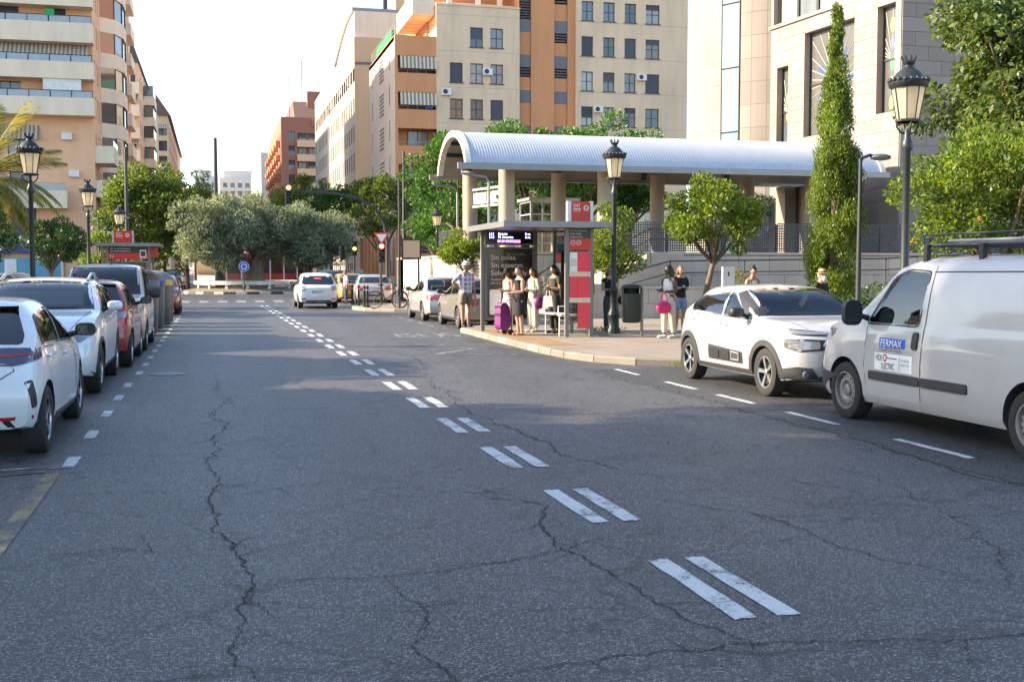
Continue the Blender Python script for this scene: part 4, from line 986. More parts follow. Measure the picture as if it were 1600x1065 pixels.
# left orange trees
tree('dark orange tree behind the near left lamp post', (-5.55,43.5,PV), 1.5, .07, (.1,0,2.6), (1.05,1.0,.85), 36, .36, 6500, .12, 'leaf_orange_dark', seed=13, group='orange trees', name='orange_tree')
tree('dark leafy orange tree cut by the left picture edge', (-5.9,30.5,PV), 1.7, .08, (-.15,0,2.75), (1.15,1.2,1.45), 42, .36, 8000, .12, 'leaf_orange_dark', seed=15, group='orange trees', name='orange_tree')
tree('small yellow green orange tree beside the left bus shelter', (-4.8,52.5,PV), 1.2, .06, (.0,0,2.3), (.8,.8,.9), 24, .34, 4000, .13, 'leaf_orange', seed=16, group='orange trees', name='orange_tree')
# unseen trees added left of the picture, placed and sized to shade the foreground
for i, (x, y, h, rx, rz_, l) in enumerate([(-8.6,7.2,5.6,3.2,3.0,'nearest the camera, by the kerb'), (-9.2,12.0,5.6,2.9,2.8,'second by the kerb'), (-8.8,16.6,3.6,2.2,1.7,'third and smallest by the kerb'), (-16.,5.5,8.4,4.4,4.6,'nearest of the back row'), (-16.5,15.6,10.3,4.0,5.0,'tallest of all, in the back row'), (-9.,22.8,3.9,2.2,1.8,'fourth by the kerb'), (-17.,23.5,5.6,3.0,2.8,'farthest of the back row'), (-9.5,28.8,3.6,2.0,1.6,'fifth by the kerb, next to the first lantern')]):
    tree('unseen leafy tree added left of the picture for its shade, '+l, (x,y,PV), h*.45, .14, (0,0,h), (rx,rx,rz_), 95, 1.0, 26000, .28, 'leaf_dark', seed=40+i, group='unseen trees added for the foreground shade', name='unseen_shade_tree')
# trees at the left beyond the shelter
for i, (x, y, h, rx, rz_, l) in enumerate([(-4.5,86,5.6,3.0,3.5,'dark green tree left of the olive, against the salmon block'), (-2.0,95,5.4,2.7,3.4,'dark green tree directly left of the olive crown'), (-5.6,106,5.4,2.4,3.2,'dark green tree behind the left bus shelter'), (-4.6,118,6.6,3.2,3.2,'green street tree farther down the left pavement'), (-2.2,150,7.2,3.0,3.6,'lighter street tree farthest down the left pavement')]):
    tree(l, (x,y,PV), h*.42, .16, (0,0,h), (rx,rx,rz_), 110, .95, 24000, .27, 'leaf_dark', seed=60+i, group='street trees', hang=.2)
# trees behind the canopy
for i, (x, y, h, rx, rz_, l) in enumerate([(11.8,57,4.0,2.3,3.4,'green tree at the left end of the canopy'), (14.6,52.5,4.45,2.6,3.0,'bright green tree behind the canopy columns, left'), (17.6,53.5,4.6,2.7,3.0,'bright green tree behind the canopy columns, middle'), (20.2,54.5,4.4,2.4,2.8,'bright green tree behind the canopy columns, right'), (23.6,51,2.6,1.7,1.9,'green bush behind the canopy beside the round tower'), (12.6,63,4.6,2.4,3.0,'green tree behind the roadside sign panel')]):
    tree(l, (x,y,PZ if i < 5 else PV), h*.4, .12, (0,0,h-.3 if i < 5 else h), (rx,rx,rz_*.78), 80, .6, 14000, .19, 'leaf_green', seed=70+i, group='plaza trees', shell=.4)
# trees beyond the roundabout on the right
for i, (x, y, h, rx, rz_, l, lm) in enumerate([(13.0,92,6.6,3.0,2.6,'dark green tree in front of the orange block corner','leaf_dark'), (10.6,108,7.2,3.0,2.3,'bright green tree behind the traffic light arm','leaf_green'), (10.5,130,8.6,3.4,3.0,'yellow green tree above the olives, right','leaf_orange'), (8.9,165,9.6,4.0,3.4,'green tree above the olives, middle','leaf_dark'), (8.8,205,10,4.2,4.,'dim green tree farthest down the right pavement','leaf_dark')]):
    tree(l, (x,y,PV), h*.42, .16, (0,0,h), (rx,rx,rz_), 70, .75, 10000, .26, lm, seed=80+i, group='street trees')
# olives on the roundabout
RX, RY = 2.95, 84.3
def olive(lab, x, y, th, tr, cc, cr, k, n, seed, gnarl):
    t = thing('olive_tree', lab, 'olive tree', (x, y, .45), group='olive trees on the roundabout'); r = random.Random(seed); q = MB(); P, R_ = clumps(k, cc, cr, seed, .85, .4)
    top = Vector((cc[0]*.15, 0, th))
    for s in range(gnarl):
        a = 6.28*s/gnarl; o = Vector((math.cos(a), math.sin(a), 0))*tr*.55
        pts = [o*1.35+Vector((0,0,-.3)), o*1.0+Vector((r.uniform(-.1,.1), r.uniform(-.1,.1), th*.3)), o*.7+Vector((r.uniform(-.12,.12),0,th*.65)), top+o*1.2]
        q.path(pts, [tr*.7, tr*.5, tr*.48, tr*.4], 8)
        e = Vector(P[r.randrange(k)]); q.path([top+o, (top+e)/2+Vector((0,0,-.2)), e], [tr*.4, tr*.25, tr*.06], 6)
    for j in range(6): e = Vector(P[r.randrange(k)]); q.path([top, (top+e)/2, e], [tr*.35, tr*.2, tr*.05], 6)
    q.build('trunk', 'bark_olive', t, smooth=50); C, d = fill(P, R_, n, seed, .85); leaves('crown', C, d, .25, 'leaf_olive', t, .26, .5, seed)
olive('broad old olive tree with thick gnarled trunk in the middle of the roundabout', 2.9, 83.6, 1.9, .62, (.6,0,4.2), (3.5,2.8,2.2), 120, 40000, 21, 6)
olive('grey green olive tree at the left of the roundabout', .4, 83.2, 2.0, .28, (-.2,-.6,3.7), (2.75,2.3,2.4), 100, 36000, 22, 3)
olive('grey green olive tree at the right of the roundabout', 6.6, 84.6, 1.9, .3, (.5,-.3,3.4), (2.7,2.3,2.2), 90, 32000, 23, 3)
RB = MB(); RB.lathe([(0,.42),(4.0,.40),(5.2,.16),(5.3,0)], 48); struct(RB.build('roundabout', 'earth', None, (RX, RY, 0)))
# cypress
def cypress(lab, loc, h, r0, n, seed):
    t = thing('cypress_tree', lab, 'cypress tree', loc); g = np.random.default_rng(seed); k = 230; z = g.uniform(.03, 1, k)**.9; a = g.uniform(0, 6.283, k)
    def pr(z): return np.interp(z, [0,.08,.25,.42,.55,.68,.85,1.], [.75,.9,1.,.93,.72,.46,.24,.06])
    rad = r0*(pr(z)*g.uniform(.45, .95, k)+.02); P = np.stack([rad*np.cos(a), rad*np.sin(a), .35+z*(h-.35)], 1); R_ = .24*(.35+.65*pr(z))*g.uniform(.7, 1.3, k)
    C, d = fill(P, R_, n, seed, 1.7, .2); leaves('crown', C, d*.4+np.array([0, 0, .9]), .075, 'leaf_cypress', t, .32, .8, seed)
    q = MB(); q.path([(0,0,-.1), (.05,.02,h*.4), (0,0,h*.9)], [.15,.09,.02], 8)
    for j in range(14): b = P[g.integers(k)]; q.path([(0,0,max(.3, b[2]-.7)), tuple(b)], [.03,.01], 5, cap=False)
    q.build('trunk', 'bark', t)
cypress('tall narrow cypress in front of the church', (14.05,24.3,PV), 7.65, .60, 75000, 31)
# shrubs
def shrub(lab, loc, r, n, ls, lm, seed, name='shrub', asp=.45, up=.4):
    t = thing(name, lab, 'shrub', loc); P, R_ = clumps(26, (0, 0, r[2]*.75), (r[0]*.8, r[1]*.8, r[2]*.7), seed, min(r)*.42, .2); C, d = fill(P, R_, n, seed); C[:, 2] = np.maximum(C[:, 2], .02)
    leaves('crown', C, d, ls, lm, t, asp, up, seed); q = MB()
    for i in range(6): b = P[i]; q.path([(0,0,0), tuple(b)], [.025,.008], 5, cap=False)
    q.build('stem', 'bark', t)
shrub('round dark green shrub right of the cypress', (13.6,22.2,PV), (.75,.7,.75), 6000, .07, 'leaf_orange_dark', 1)
shrub('sunlit yellow green shrub behind the near right lamp post', (12.3,18.6,PV), (.8,.7,.75), 6000, .07, 'leaf_orange', 2)
shrub('dry flowering shrub behind the round dark one', (16.3,25.0,PV), (1.5,.8,.9), 5000, .09, 'leaf_grass', 3, asp=.2)
shrub('low hedge under the wooden rail', (12.6,20.2,PV), (1.3,.4,.4), 4000, .07, 'leaf_orange', 4)
shrub('tall dry grass clump behind the white hatchback', (13.0,27.2,PV), (.55,.45,1.0), 2500, .16, 'leaf_grass', 5, 'grass_clump', .10, 1.2)
shrub('bushy plant behind the wooden rail at far right', (15.2,18.2,PV), (1.8,.8,.9), 7000, .08, 'leaf_orange_dark', 6)
for (x, y, s, l) in ((7.95,18.45,.16,'small weed tuft growing at the kerb beside the white hatchback'), (9.5,27.6,.25,'low grass tuft in the pavement beside the lamp post')):
    t = thing('weed', l, 'weed', (x, y, .0 if s < .2 else PV)); C = nrg.normal(0, 1, (160, 3))*np.array([s, s*.5, .02]); C[:, 2] = np.abs(C[:, 2])+.05; leaves('blades', C, np.tile(np.array([[0, 0, 1.]]), (160, 1)), .14, 'leaf_orange', t, .1, .5, 3)
# palm
PM = thing('palm_tree', 'palm with arching yellow green fronds at the left picture edge', 'palm tree', (-8.3,46,PV))
q = MB(); q.path([(0,0,-.1),(.05,0,1.5),(0,0,3.2),(0,0,4.7)], [.30,.25,.23,.28], 12)
for i in range(26): q.lathe([(.25,0),(.30,.05),(.25,.1)], 12, (0.02,0,.3+i*.165))
q.build('trunk', 'bark', PM)
def frond(L, droop, seed, m='leaf_palm'):
    g = np.random.default_rng(seed); n = 70; V = []; F = []; q = MB()
    def pt(t): return Vector((L*t*(1-.18*t*droop), 0, L*(.42*t - droop*.62*t*t)))
    q.path([pt(i/12) for i in range(13)], [.022*(1-i/14) for i in range(13)], 5)
    for i in range(n):
        t = .12+.88*i/n; p = pt(t); d = (pt(min(1, t+.02))-pt(t-.02)).normalized()
        for s in (-1, 1):
            ll = L*.24*math.sin(math.pi*min(1, .15+t*.85))**.6*g.uniform(.85, 1.1)+.05; dr = Vector((d.x*.75, s*.62, d.z*.75-.18-g.uniform(0,.2))).normalized()
            a = p; e = p+dr*ll+Vector((0,0,-.10*ll)); w = Vector((0, 0, 1)).cross(dr).normalized()*.020
            q.add([a-w*.5, (a+e)/2-w+Vector((0,0,.03)), e, (a+e)/2+w+Vector((0,0,.03))], [(0,1,2,3)])
    return q.mesh('frond', m, fix=False)
FM = [frond(3.5, dr, i) for i, dr in enumerate((.25, .6, 1.0, 1.35))]
for i in range(46):
    k = i % 4; link('frond', FM[k], PM, (0,0,4.7+.1*(3-k)/3), rot=(rng.uniform(-.15,.15), (-.75, -.3, .1, .35)[k]+rng.uniform(-.12,.12), i*2.4+rng.uniform(-.2,.2)))
# ------------------------------------------------------------------ street furniture
M['lamp_glass'] = None
def _lg():
    m, t, b, o = base_mat('lamp_glass'); b.inputs['Base Color'].default_value = (.72,.66,.54,1); b.inputs['Roughness'].default_value = .35
    tr = nd(t, 'ShaderNodeBsdfTranslucent'); tr.inputs[0].default_value = (.95,.85,.66,1); mx = nd(t, 'ShaderNodeMixShader'); mx.inputs[0].default_value = .6
    t.links.new(b.outputs[0], mx.inputs[1]); t.links.new(tr.outputs[0], mx.inputs[2]); t.links.new(mx.outputs[0], o.inputs[0]); return m
M['lamp_glass'] = _lg()
mk('sign_red', (.62,.035,.02), .35, var=.03, fine=0); mk('sign_dark', (.045,.047,.052), .4); mk('sign_white', (.8,.8,.78), .4); mk('sign_blue', (.01,.09,.45), .4)
mk('shelter_metal', (.20,.195,.185), .45, metal=.4); mk('poster_dark', (.03,.028,.03), .25, coat=.6, var=.5, vsc=1.5); mk('poster_text', (.88,.80,.68), .5)
mk('led_blue', (.35,.38,1.), .4, emit=2.2); mk('led_magenta', (.85,.2,1.), .4, emit=2.); mk('screen', (.006,.006,.01), .25)
mk('poster_pink', (.80,.05,.08), .4); mk('poster_cream', (.70,.58,.40), .5); mk('poster_pale', (.78,.80,.78), .4)
mk('bin_body', (.085,.10,.115), .4, metal=.5, var=.12); mk('bin_green', (.018,.032,.03), .5, var=.12); mk('wood', (.38,.27,.15), .8)
mk('lid_brown', (.12,.05,.03), .5); mk('lid_blue', (.02,.06,.30), .4); mk('lid_yellow', (.65,.45,.03), .4); mk('lid_grey', (.16,.17,.18), .5)
mk('bus_red', (.45,.015,.02), .3, coat=.8); mk('rim_white', (.58,.56,.50), .8, dirt=.6, dirtcol=(.12,.11,.10))
# --- ornate lamp posts
def lampmesh():
    out = {}
    q = MB(); q.lathe([(.17,0),(.17,.10),(.14,.14),(.13,.40),(.155,.46),(.12,.54),(.095,.60),(.09,1.0),(.115,1.04),(.09,1.10),(.062,1.16),(.052,3.30),(.075,3.34),(.075,3.44),(.05,3.48),(.045,3.62)], 16); out['pole'] = q.mesh('pole', 'iron', 40)
    q = MB()
    for a in range(4):
        c, s = math.cos(a*math.pi/2+.78), math.sin(a*math.pi/2+.78); q.path([(.04*c,.04*s,3.56),(.10*c,.10*s,3.58),(.155*c,.155*s,3.66),(.16*c,.16*s,3.74)], .014, 6)
    q.lathe([(.16,3.72),(.185,3.73),(.185,3.76),(.02,3.76)], 8); out['bracket'] = q.mesh('bracket', 'iron')
    q = MB(); q.lathe([(.150,3.76),(.235,4.22)], 8, a0=R(22.5), a1=R(382.5)); out['lamp_glass'] = q.mesh('lamp_glass', 'lamp_glass', fix=False)
    q = MB()
    for a in range(8):
        c, s = math.cos(a*math.pi/4+R(22.5)), math.sin(a*math.pi/4+R(22.5)); q.path([(.152*c,.152*s,3.75),(.238*c,.238*s,4.23)], .009, 5)
    out['glazing_bar'] = q.mesh('glazing_bar', 'iron')
    q = MB(); q.lathe([(.24,4.2),(.275,4.23),(.285,4.28),(.25,4.32),(.215,4.36),(.165,4.43),(.10,4.48),(.07,4.50),(.06,4.53),(.085,4.56),(.09,4.585),(.05,4.59),(0,4.60)], 20)
    for a in range(20):
        c, s = math.cos(a*math.pi/10), math.sin(a*math.pi/10); q.ball((.275*c,.275*s,4.315), (.025,.025,.035), 5, 4)
    for a in range(8):
        c, s = math.cos(a*math.pi/4), math.sin(a*math.pi/4); q.path([(.075*c,.075*s,4.57),(.105*c,.105*s,4.66)], [.016,.012], 5)
    out['lamp_cap'] = q.mesh('lamp_cap', 'iron', 45); return out
LM = lampmesh()
for (x, y, s, l) in [(9.42,14.35,.97,'tall ornate lantern lamp post behind the white van'), (9.37,26.4,1.0,'ornate lantern lamp post beside the right bus shelter'), (10.15,40.4,.97,'ornate lantern lamp post showing above the bus shelter roof'), (10.2,53.5,.96,'ornate lantern lamp post beside the small roadside orange tree'), (-3.85,27.2,.97,'near ornate lantern lamp post in front of the palm'), (-3.98,40.5,.97,'second ornate lantern lamp post along the left pavement'), (-4.05,54.6,.95,'ornate lantern lamp post rising behind the left bus shelter'), (-5.6,66.8,.86,'farthest small lantern lamp post left of the red shelter sign')]:
    t = thing('street_lamp', l, 'street lamp', (x, y, PV), rng.uniform(0, 1), group='ornate lantern lamp posts'); t.scale = (s, s, s)
    for k, me in LM.items(): link(k, me, t)
def mast(lab, x, y, h, r, head=None, name='lamp_mast'):
    t = thing(name, lab, 'lamp mast', (x, y, 0)); q = MB(); q.path([(0,0,-.05),(0,0,h*.5),(0,0,h)], [r*1.2,r,r*.7], 10); q.build('pole', 'dark_metal', t, smooth=40)
    if head: 
        dx, dz = head; q = MB(); q.path([(0,0,dz),(dx*.6,0,dz+.08),(dx,0,dz+.05)], .03, 6); q.build('arm', 'dark_metal', t)
        q = MB(); q.ball((dx*1.25,0,dz+.04), (abs(dx)*.35+.12,.13,.07), 10, 6); q.build('lamp_head', 'grey_metal', t, smooth=60)
mast('plain tall grey mast behind the left bus shelter', -5.0, 73.3, 9.0, .12)
mast('tall dark mast standing on the roundabout above the left olive', .25, 82.6, 10.7, .17)
mast('slim dark mast with small lamp head behind the roadside panel', 10.5, 65, 8.3, .11, (.7, 3.9))
mast('plain grey pole with flat lamp head between cypress and near right lantern', 12.3, 20.3, 3.85, .05, (.35, 3.85))
mast('grey pole with small cobra lamp head behind second left lantern', -5.6, 62., 4.4, .06, (.9, 4.25))
# --- right bus shelter
def quadp(q, x0, x1, y, z0, z1, th=.012): q.bb(x0, x1, y-th/2, y+th/2, z0, z1)
def shelter(lab, loc, rz=0.):
    t = thing('bus_shelter', lab, 'bus shelter', loc, rz); q = MB(); q.prism([(-.12,-.30),(2.35,-.30),(2.35,3.45),(-.12,3.45)], 2.56, 2.60); q.build('roof_panel', 'shelter_metal', t)
    q = MB(); q.bb(-.16,2.39,-.34,-.29,2.51,2.645); q.bb(-.16,-.11,-.29,3.5,2.51,2.645); q.bb(2.34,2.39,-.29,3.5,2.51,2.645); q.bb(-.11,2.34,3.45,3.5,2.51,2.645); q.build('fascia', 'grey_metal', t)
    return t
SH = shelter('bus shelter with dark advert, departure screen and red name panel on the right pavement', (6.45, 25.38, PV))
for (x, y, l) in ((.12,3.0,0),(1.5,3.0,0),(2.02,3.0,0),(2.02,.05,0),(1.42,.02,0)):
    q = MB(); q.bb(x-.045,x+.045,y-.045,y+.045,0,2.56); q.build('post', 'shelter_metal', SH)
q = MB(); q.bb(.18,1.45,2.92,3.06,.28,2.12); q.build('advert_case', 'shelter_metal', SH); q = MB(); q.bb(.23,1.40,2.90,2.921,.34,2.07); ad = q.build('advert_poster', 'poster_dark', SH)
for i, s in enumerate(('Sin colas.', 'Sin esperas.', 'Solo Remitly.')): text('advert_lettering', s, .185, SH, (.31, 2.896, 1.80-i*.195), (R(90),0,0), 'poster_text', .001)
for i in range(2): text('advert_small_print', 'Transferencias seguras a' if i == 0 else 'todo el mundo' , .062, SH, (.31, 2.896, 1.28-i*.085), (R(90),0,0), 'poster_text', .001)
q = MB(); q.prism(rc([(.28,.42),(.58,.42),(.58,1.05),(.28,1.05)], .05), 2.893, 2.899, axis='y'); q.build('advert_phone', 'poster_pale', SH)
q = MB(); q.bb(.16,1.47,2.90,3.05,2.17,2.5); q.build('screen_case', 'shelter_metal', SH); q = MB(); q.bb(.22,1.41,2.885,2.905,2.21,2.49); q.build('departure_screen', 'screen', SH)
for s, x, z, m in (('L11', .27, 2.42, 'led_blue'), ('Patraix', .50, 2.42, 'led_blue'), ('5 m.', 1.2, 2.42, 'led_blue'), ('L12', .27, 2.34, 'led_blue'), ('Pl. America', .50, 2.34, 'led_blue'), ('6 m.', 1.2, 2.34, 'led_blue'), ('09:39 09/09/2025', .48, 2.235, 'led_magenta')): text('screen_text', s, .085, SH, (x, 2.88, z), (R(90),0,0), m, .001)
q = MB(); q.bb(1.55,1.97,3.0,3.012,.25,2.5); q.build('glass_panel', 'clear_glass', SH)
for y0, y1 in ((.12,1.5),(1.56,2.94)): q = MB(); q.bb(2.015,2.025,y0,y1,.3,2.4); q.build('glass_panel', 'clear_glass', SH)
q = MB(); q.bb(1.98,2.06,1.50,1.56,0,2.56); q.build('post', 'shelter_metal', SH)
q = MB(); q.bb(1.93,1.99,2.1,2.6,.8,2.0); q.build('timetable_case', 'black_plastic', SH); q = MB(); q.bb(1.92,1.932,2.14,2.56,.85,1.72); q.build('timetable', 'poster_pale', SH); q = MB(); q.bb(1.918,1.93,2.14,2.56,1.74,1.95); q.build('timetable_heading', 'poster_pink', SH)
# name panel at the near end, going up through the roof
q = MB(); q.bb(1.46,1.98,-.03,.06,2.26,2.50); q.build('name_panel', 'sign_dark', SH)
for i, s in enumerate(('1459 - Duc de Mandas (parell)', 'Centre de Salut', 'Arquitecte Tolsa')): text('name_lettering', s, .055 if i else .05, SH, (1.48, -.034, 2.43-i*.072), (R(90),0,0), 'sign_white', .001, sx=.80 if i else .68)
q = MB(); q.bb(1.46,1.98,-.032,.06,2.0,2.26); q.build('line_panel', 'sign_red', SH)
for i, s in enumerate(('11', '12')):
    q = MB(); q.lathe([(.058,0),(.058,.004),(.047,.004),(.047,0)], 20, (1.55+i*.14,-.038,2.17), axis='y'); q.build('line_disc', 'sign_white', SH); text('line_number', s, .07, SH, (1.55+i*.14, -.036, 2.147), (R(90),0,0), 'sign_white', .001, 'CENTER')
q = MB(); q.bb(1.465,1.975,-.012,.0,.12,1.98); q.build('glass_panel', 'clear_glass', SH)
q = MB(); q.bb(1.67,1.97,-.035,-.025,.2,1.95); q.bb(1.475,1.664,-.034,-.025,.9,1.49); q.build('map_poster', 'poster_pink', SH); q = MB(); q.bb(1.475,1.66,-.035,-.025,1.5,1.95); q.build('map_poster', 'poster_pale', SH)
for z in (.85, 1.45): q = MB(); q.bb(1.465,1.975,-.045,-.037,z-.055,z+.055); q.build('safety_band', 'poster_cream', SH)
q = MB(); q.bb(1.50,1.645,-.046,-.036,1.63,1.80); q.build('code_plate', 'poster_cream', SH)
[MB().bb(a,b_,-.06,.1,2.645,3.12).build('totem_post', 'light_metal', SH) for a, b_ in ((1.42,1.5),(1.96,2.03))]; q = MB(); q.bb(1.5,1.96,-.05,.09,2.66,3.11); q.build('totem_panel', 'sign_red', SH)
text('totem_lettering', 'EMT', .125, SH, (1.55,-.056,2.965), (R(90),0,0), 'sign_white', .002, sx=.72); q = MB(); q.bb(1.55,1.735,-.056,-.05,2.925,2.945); q.build('totem_bar', 'sign_white', SH); text('totem_lettering', 'VALENCIA', .045, SH, (1.55,-.056,2.875), (R(90),0,0), 'sign_white', .001, sx=.85)
q = MB(); q.lathe([(.062,0),(.062,-.006),(.0,-.006)], 22, (1.86,-.05,2.96), axis='y'); q.build('totem_badge', 'sign_white', SH); q = MB(); q.bb(1.83,1.89,-.062,-.057,2.94,3.0); q.bb(1.835,1.85,-.062,-.057,2.915,2.93); q.bb(1.87,1.885,-.062,-.057,2.915,2.93); q.build('badge_bus', 'sign_red', SH)
for y in (.35, 1.5): q = MB(); q.path([(1.35,y,0),(1.35,y,.47)], .018, 8); q.path([(1.36,y,.47),(1.95,y,.47)], .018, 8); q.path([(1.32,y,.47),(1.32,y,.70),(1.52,y,.70)], .016, 8); q.build('bench_frame', 'white_paint', SH); q = MB(); 
for i in range(5): q.bb(1.34+i*.085,1.34+i*.085+.075,.2,1.75,.485,.51)
q.build('bench_seat', 'white_paint', SH)
# --- left bus shelter
SL = shelter('bus shelter with red name panel behind the parked cars on the left', (-4.55, 50.6, PV))
for (x, y) in ((.1,.05),(.28,.05),(1.95,.05),(.1,3.0),(1.95,3.0)): q = MB(); q.bb(x-.05,x+.05,y-.05,y+.05,0,2.56); q.build('post', 'shelter_metal', SL)
q = MB(); q.bb(.33,1.9,-.02,.08,2.22,2.5); q.build('name_panel', 'sign_dark', SL); q = MB(); q.bb(.33,1.9,-.022,.08,1.98,2.22); q.build('line_panel', 'sign_red', SL)
for i, s in enumerate(('1459 - Duc de Mandas (imparell)', 'Centre de Salut Arquitecte Tolsa')): text('name_lettering', s, .085, SL, (.4, -.024, 2.39-i*.11), (R(90),0,0), 'sign_white', .001, sx=.72)
q = MB(); q.lathe([(.07,0),(.07,.004),(.055,.004),(.055,0)], 16, (.47,-.028,2.1), axis='y'); q.build('line_disc', 'sign_white', SL)
q = MB(); q.bb(1.58,1.84,-.03,-.022,2.03,2.36); q.build('code_plate', 'sign_white', SL); q = MB(); q.bb(1.62,1.80,-.034,-.03,2.09,2.30); q.build('code_picture', 'sign_dark', SL)
q = MB(); q.bb(.33,1.9,0,.1,.2,1.9); q.build('advert_case', 'shelter_metal', SL); q = MB(); q.bb(.4,1.83,-.012,0,.25,1.84); q.build('advert_poster', 'poster_dark', SL); text('advert_lettering', 'Sin colas.', .17, SL, (.85,-.014,1.58), (R(90),0,0), 'poster_text', .001)
[MB().bb(a,b_,-.05,.1,2.645,3.15).build('totem_post', 'light_metal', SL) for a, b_ in ((.50,.57),(1.29,1.36))]; q = MB(); q.bb(.57,1.29,-.04,.09,2.66,3.14); q.build('totem_panel', 'sign_red', SL)
text('totem_lettering', 'EMT', .13, SL, (.65,-.045,2.98), (R(90),0,0), 'sign_white', .002); q = MB(); q.bb(.65,.93,-.046,-.04,2.93,2.955); q.build('totem_bar', 'sign_white', SL); text('totem_lettering', 'VALENCIA', .06, SL, (.65,-.045,2.86), (R(90),0,0), 'sign_white', .001)
q = MB(); q.lathe([(.08,0),(.08,-.006),(0,-.006)], 20, (1.1,-.04,2.97), axis='y'); q.build('totem_badge', 'sign_white', SL); q = MB(); q.bb(1.06,1.14,-.052,-.047,2.94,3.01); q.build('badge_bus', 'sign_red', SL)
q = MB(); q.bb(1.9,1.96,.3,3.,.3,2.4); q.build('glass_panel', 'clear_glass', SL); q = MB(); q.bb(2.02,2.3,.1,.16,2.05,2.42); q.build('flag_sign', 'sign_red', SL)
# --- litter bin on posts
LB = thing('litter_bin', 'dark green litter bin hung on a post next to the lamp post', 'litter bin', (9.42, 25.3, PV))
q = MB(); q.lathe([(.0,.32),(.19,.32),(.215,.36),(.235,.95),(.24,1.0),(.225,1.0),(.2,.4)], 24); q.build('bin_body', 'bin_green', LB, smooth=40)
q = MB(); q.lathe([(.24,1.13),(.24,1.16),(.2,1.2),(.0,1.22)], 24); q.lathe([(.235,1.13),(0,1.13)], 24); q.build('lid', 'bin_green', LB, smooth=40)
q = MB(); q.lathe([(.236,1.0),(.236,1.14)], 12, a0=R(20), a1=R(160)); q.lathe([(.236,1.0),(.236,1.14)], 4, a0=R(170), a1=R(200)); q.lathe([(.236,1.0),(.236,1.14)], 4, a0=R(-20), a1=R(10)); q.build('hood', 'bin_green', LB)
q = MB(); q.bb(.235,.285,-.03,.03,0,1.15); q.build('post', 'grey_metal', LB)
# --- info totem, wooden rail
TT = thing('info_post', 'small pale information post behind the white hatchback', 'post', (11.9, 25.4, PV)); q = MB(); q.bb(-.15,.15,-.04,.04,0,1.62); q.build('panel', 'white_paint', TT); q = MB(); q.bb(-.02,.02,-.046,-.04,1.4,1.5); q.build('symbol', 'sign_dark', TT)
WR = thing('wooden_rail', 'low wooden rail fence round the planting behind the parked cars', 'fence', (0,0,0)); q = MB(); q.path([(11.0,19.6,.82),(12.9,18.2,.84),(15,16.8,.84)], .06, 8); q.build('rail', 'wood', WR)
for (x, y) in ((11.0,19.6),(12.9,18.2),(15,16.8)): q = MB(); q.path([(x,y,PV),(x,y,.92)], .055, 8); q.build('post', 'wood', WR)
# --- recycling containers
def container(lab, x, y, lid, band, s=1.):
    t = thing('recycling_container', lab, 'container', (x, y, 0), group='recycling containers along the left parking lane'); t.scale = (s, s, s)
    sec = [(math.copysign(abs(math.cos(a))**.55, math.cos(a))*.62, math.copysign(abs(math.sin(a))**.55, math.sin(a))*.55) for a in np.linspace(0, 6.2832, 29)[:-1]]
    def loft(st):
        q = MB(); n = len(sec)
        for k, z in st: q.v += [(u*k, w*k, z) for u, w in sec]
        for i in range(len(st)-1): q.f += [(i*n+j, i*n+(j+1) % n, (i+1)*n+(j+1) % n, (i+1)*n+j) for j in range(n)]
        q.f += [tuple(range((len(st)-1)*n, len(st)*n)), tuple(reversed(range(n)))]; q.m = [0]*len(q.f); return q
    loft([(.90,.06),(.92,.1),(.97,.7),(1.0,1.25)]).build('container_body', 'bin_body', t, smooth=40); loft([(1.03,1.22),(1.04,1.3),(1.03,1.38)]).build('band', band, t, smooth=40); loft([(1.0,1.38),(.97,1.48),(.85,1.57),(.6,1.63),(.3,1.655)]).build('lid', lid, t, smooth=40)
    q = MB(); q.bb(-.3,.3,-.60,-.55,1.05,1.17); q.bb(-.2,.2,-.62,-.55,.1,.18); q.build('handle', 'black_plastic', t)
container('grey recycling container with brown domed lid, nearest behind the silver van', -2.0, 30.9, 'lid_brown', 'lid_grey', 1.03); container('recycling container with blue band', -1.92, 33.2, 'lid_grey', 'lid_blue'); container('recycling container with yellow band', -1.82, 35.4, 'lid_grey', 'lid_yellow'); container('plain grey container with rounded lid at the end of the bin row', -1.8, 37.6, 'lid_grey', 'lid_grey', .96)
# --- traffic signals
def head(parent, x, y, z, lit, s=1., name='signal_head'):
    q = MB(); q.bb(x-.15*s,x+.15*s,y-.1,y+.1,z-.45*s,z+.45*s); h = q.build(name, 'black_plastic', parent)
    for i, m in enumerate(('signal_red' if lit == 'r' else 'screen', 'amber_lit' if lit == 'a' else 'screen', 'screen')):
        q = MB(); q.lathe([(.105*s,0),(.1*s,-.02),(0,-.035)], 16, (x,y-.1,z+(.29-.29*i)*s), axis='y'); q.build('signal_lens', m, h)
        q = MB(); q.lathe([(.12*s,0),(.12*s,-.16)], 10, (x,y-.1,z+(.29-.29*i)*s), axis='y', a0=0, a1=math.pi); q.build('visor', 'black_plastic', h, fix=False)
TS = thing('traffic_signal', 'traffic signal on a long curved arm over the avenue showing red', 'traffic signal', (7.75, 53.2, PV))
q = MB(); q.path([(.1,.3,0),(.1,.3,2.8),(-.02,.3,3.6),(-.45,.3,4.35),(-1.2,.3,4.8),(-2.2,.3,5.0),(-4.2,.3,5.12)], [.10,.085,.08,.07,.065,.06,.05], 10); q.build('arm', 'dark_metal', TS, smooth=60)
q = MB(); q.path([(.1,.3,0),(.1,.3,.5)], .16, 10); q.build('base', 'dark_metal', TS); head(TS, -4.4, .3, 4.95, 'r')
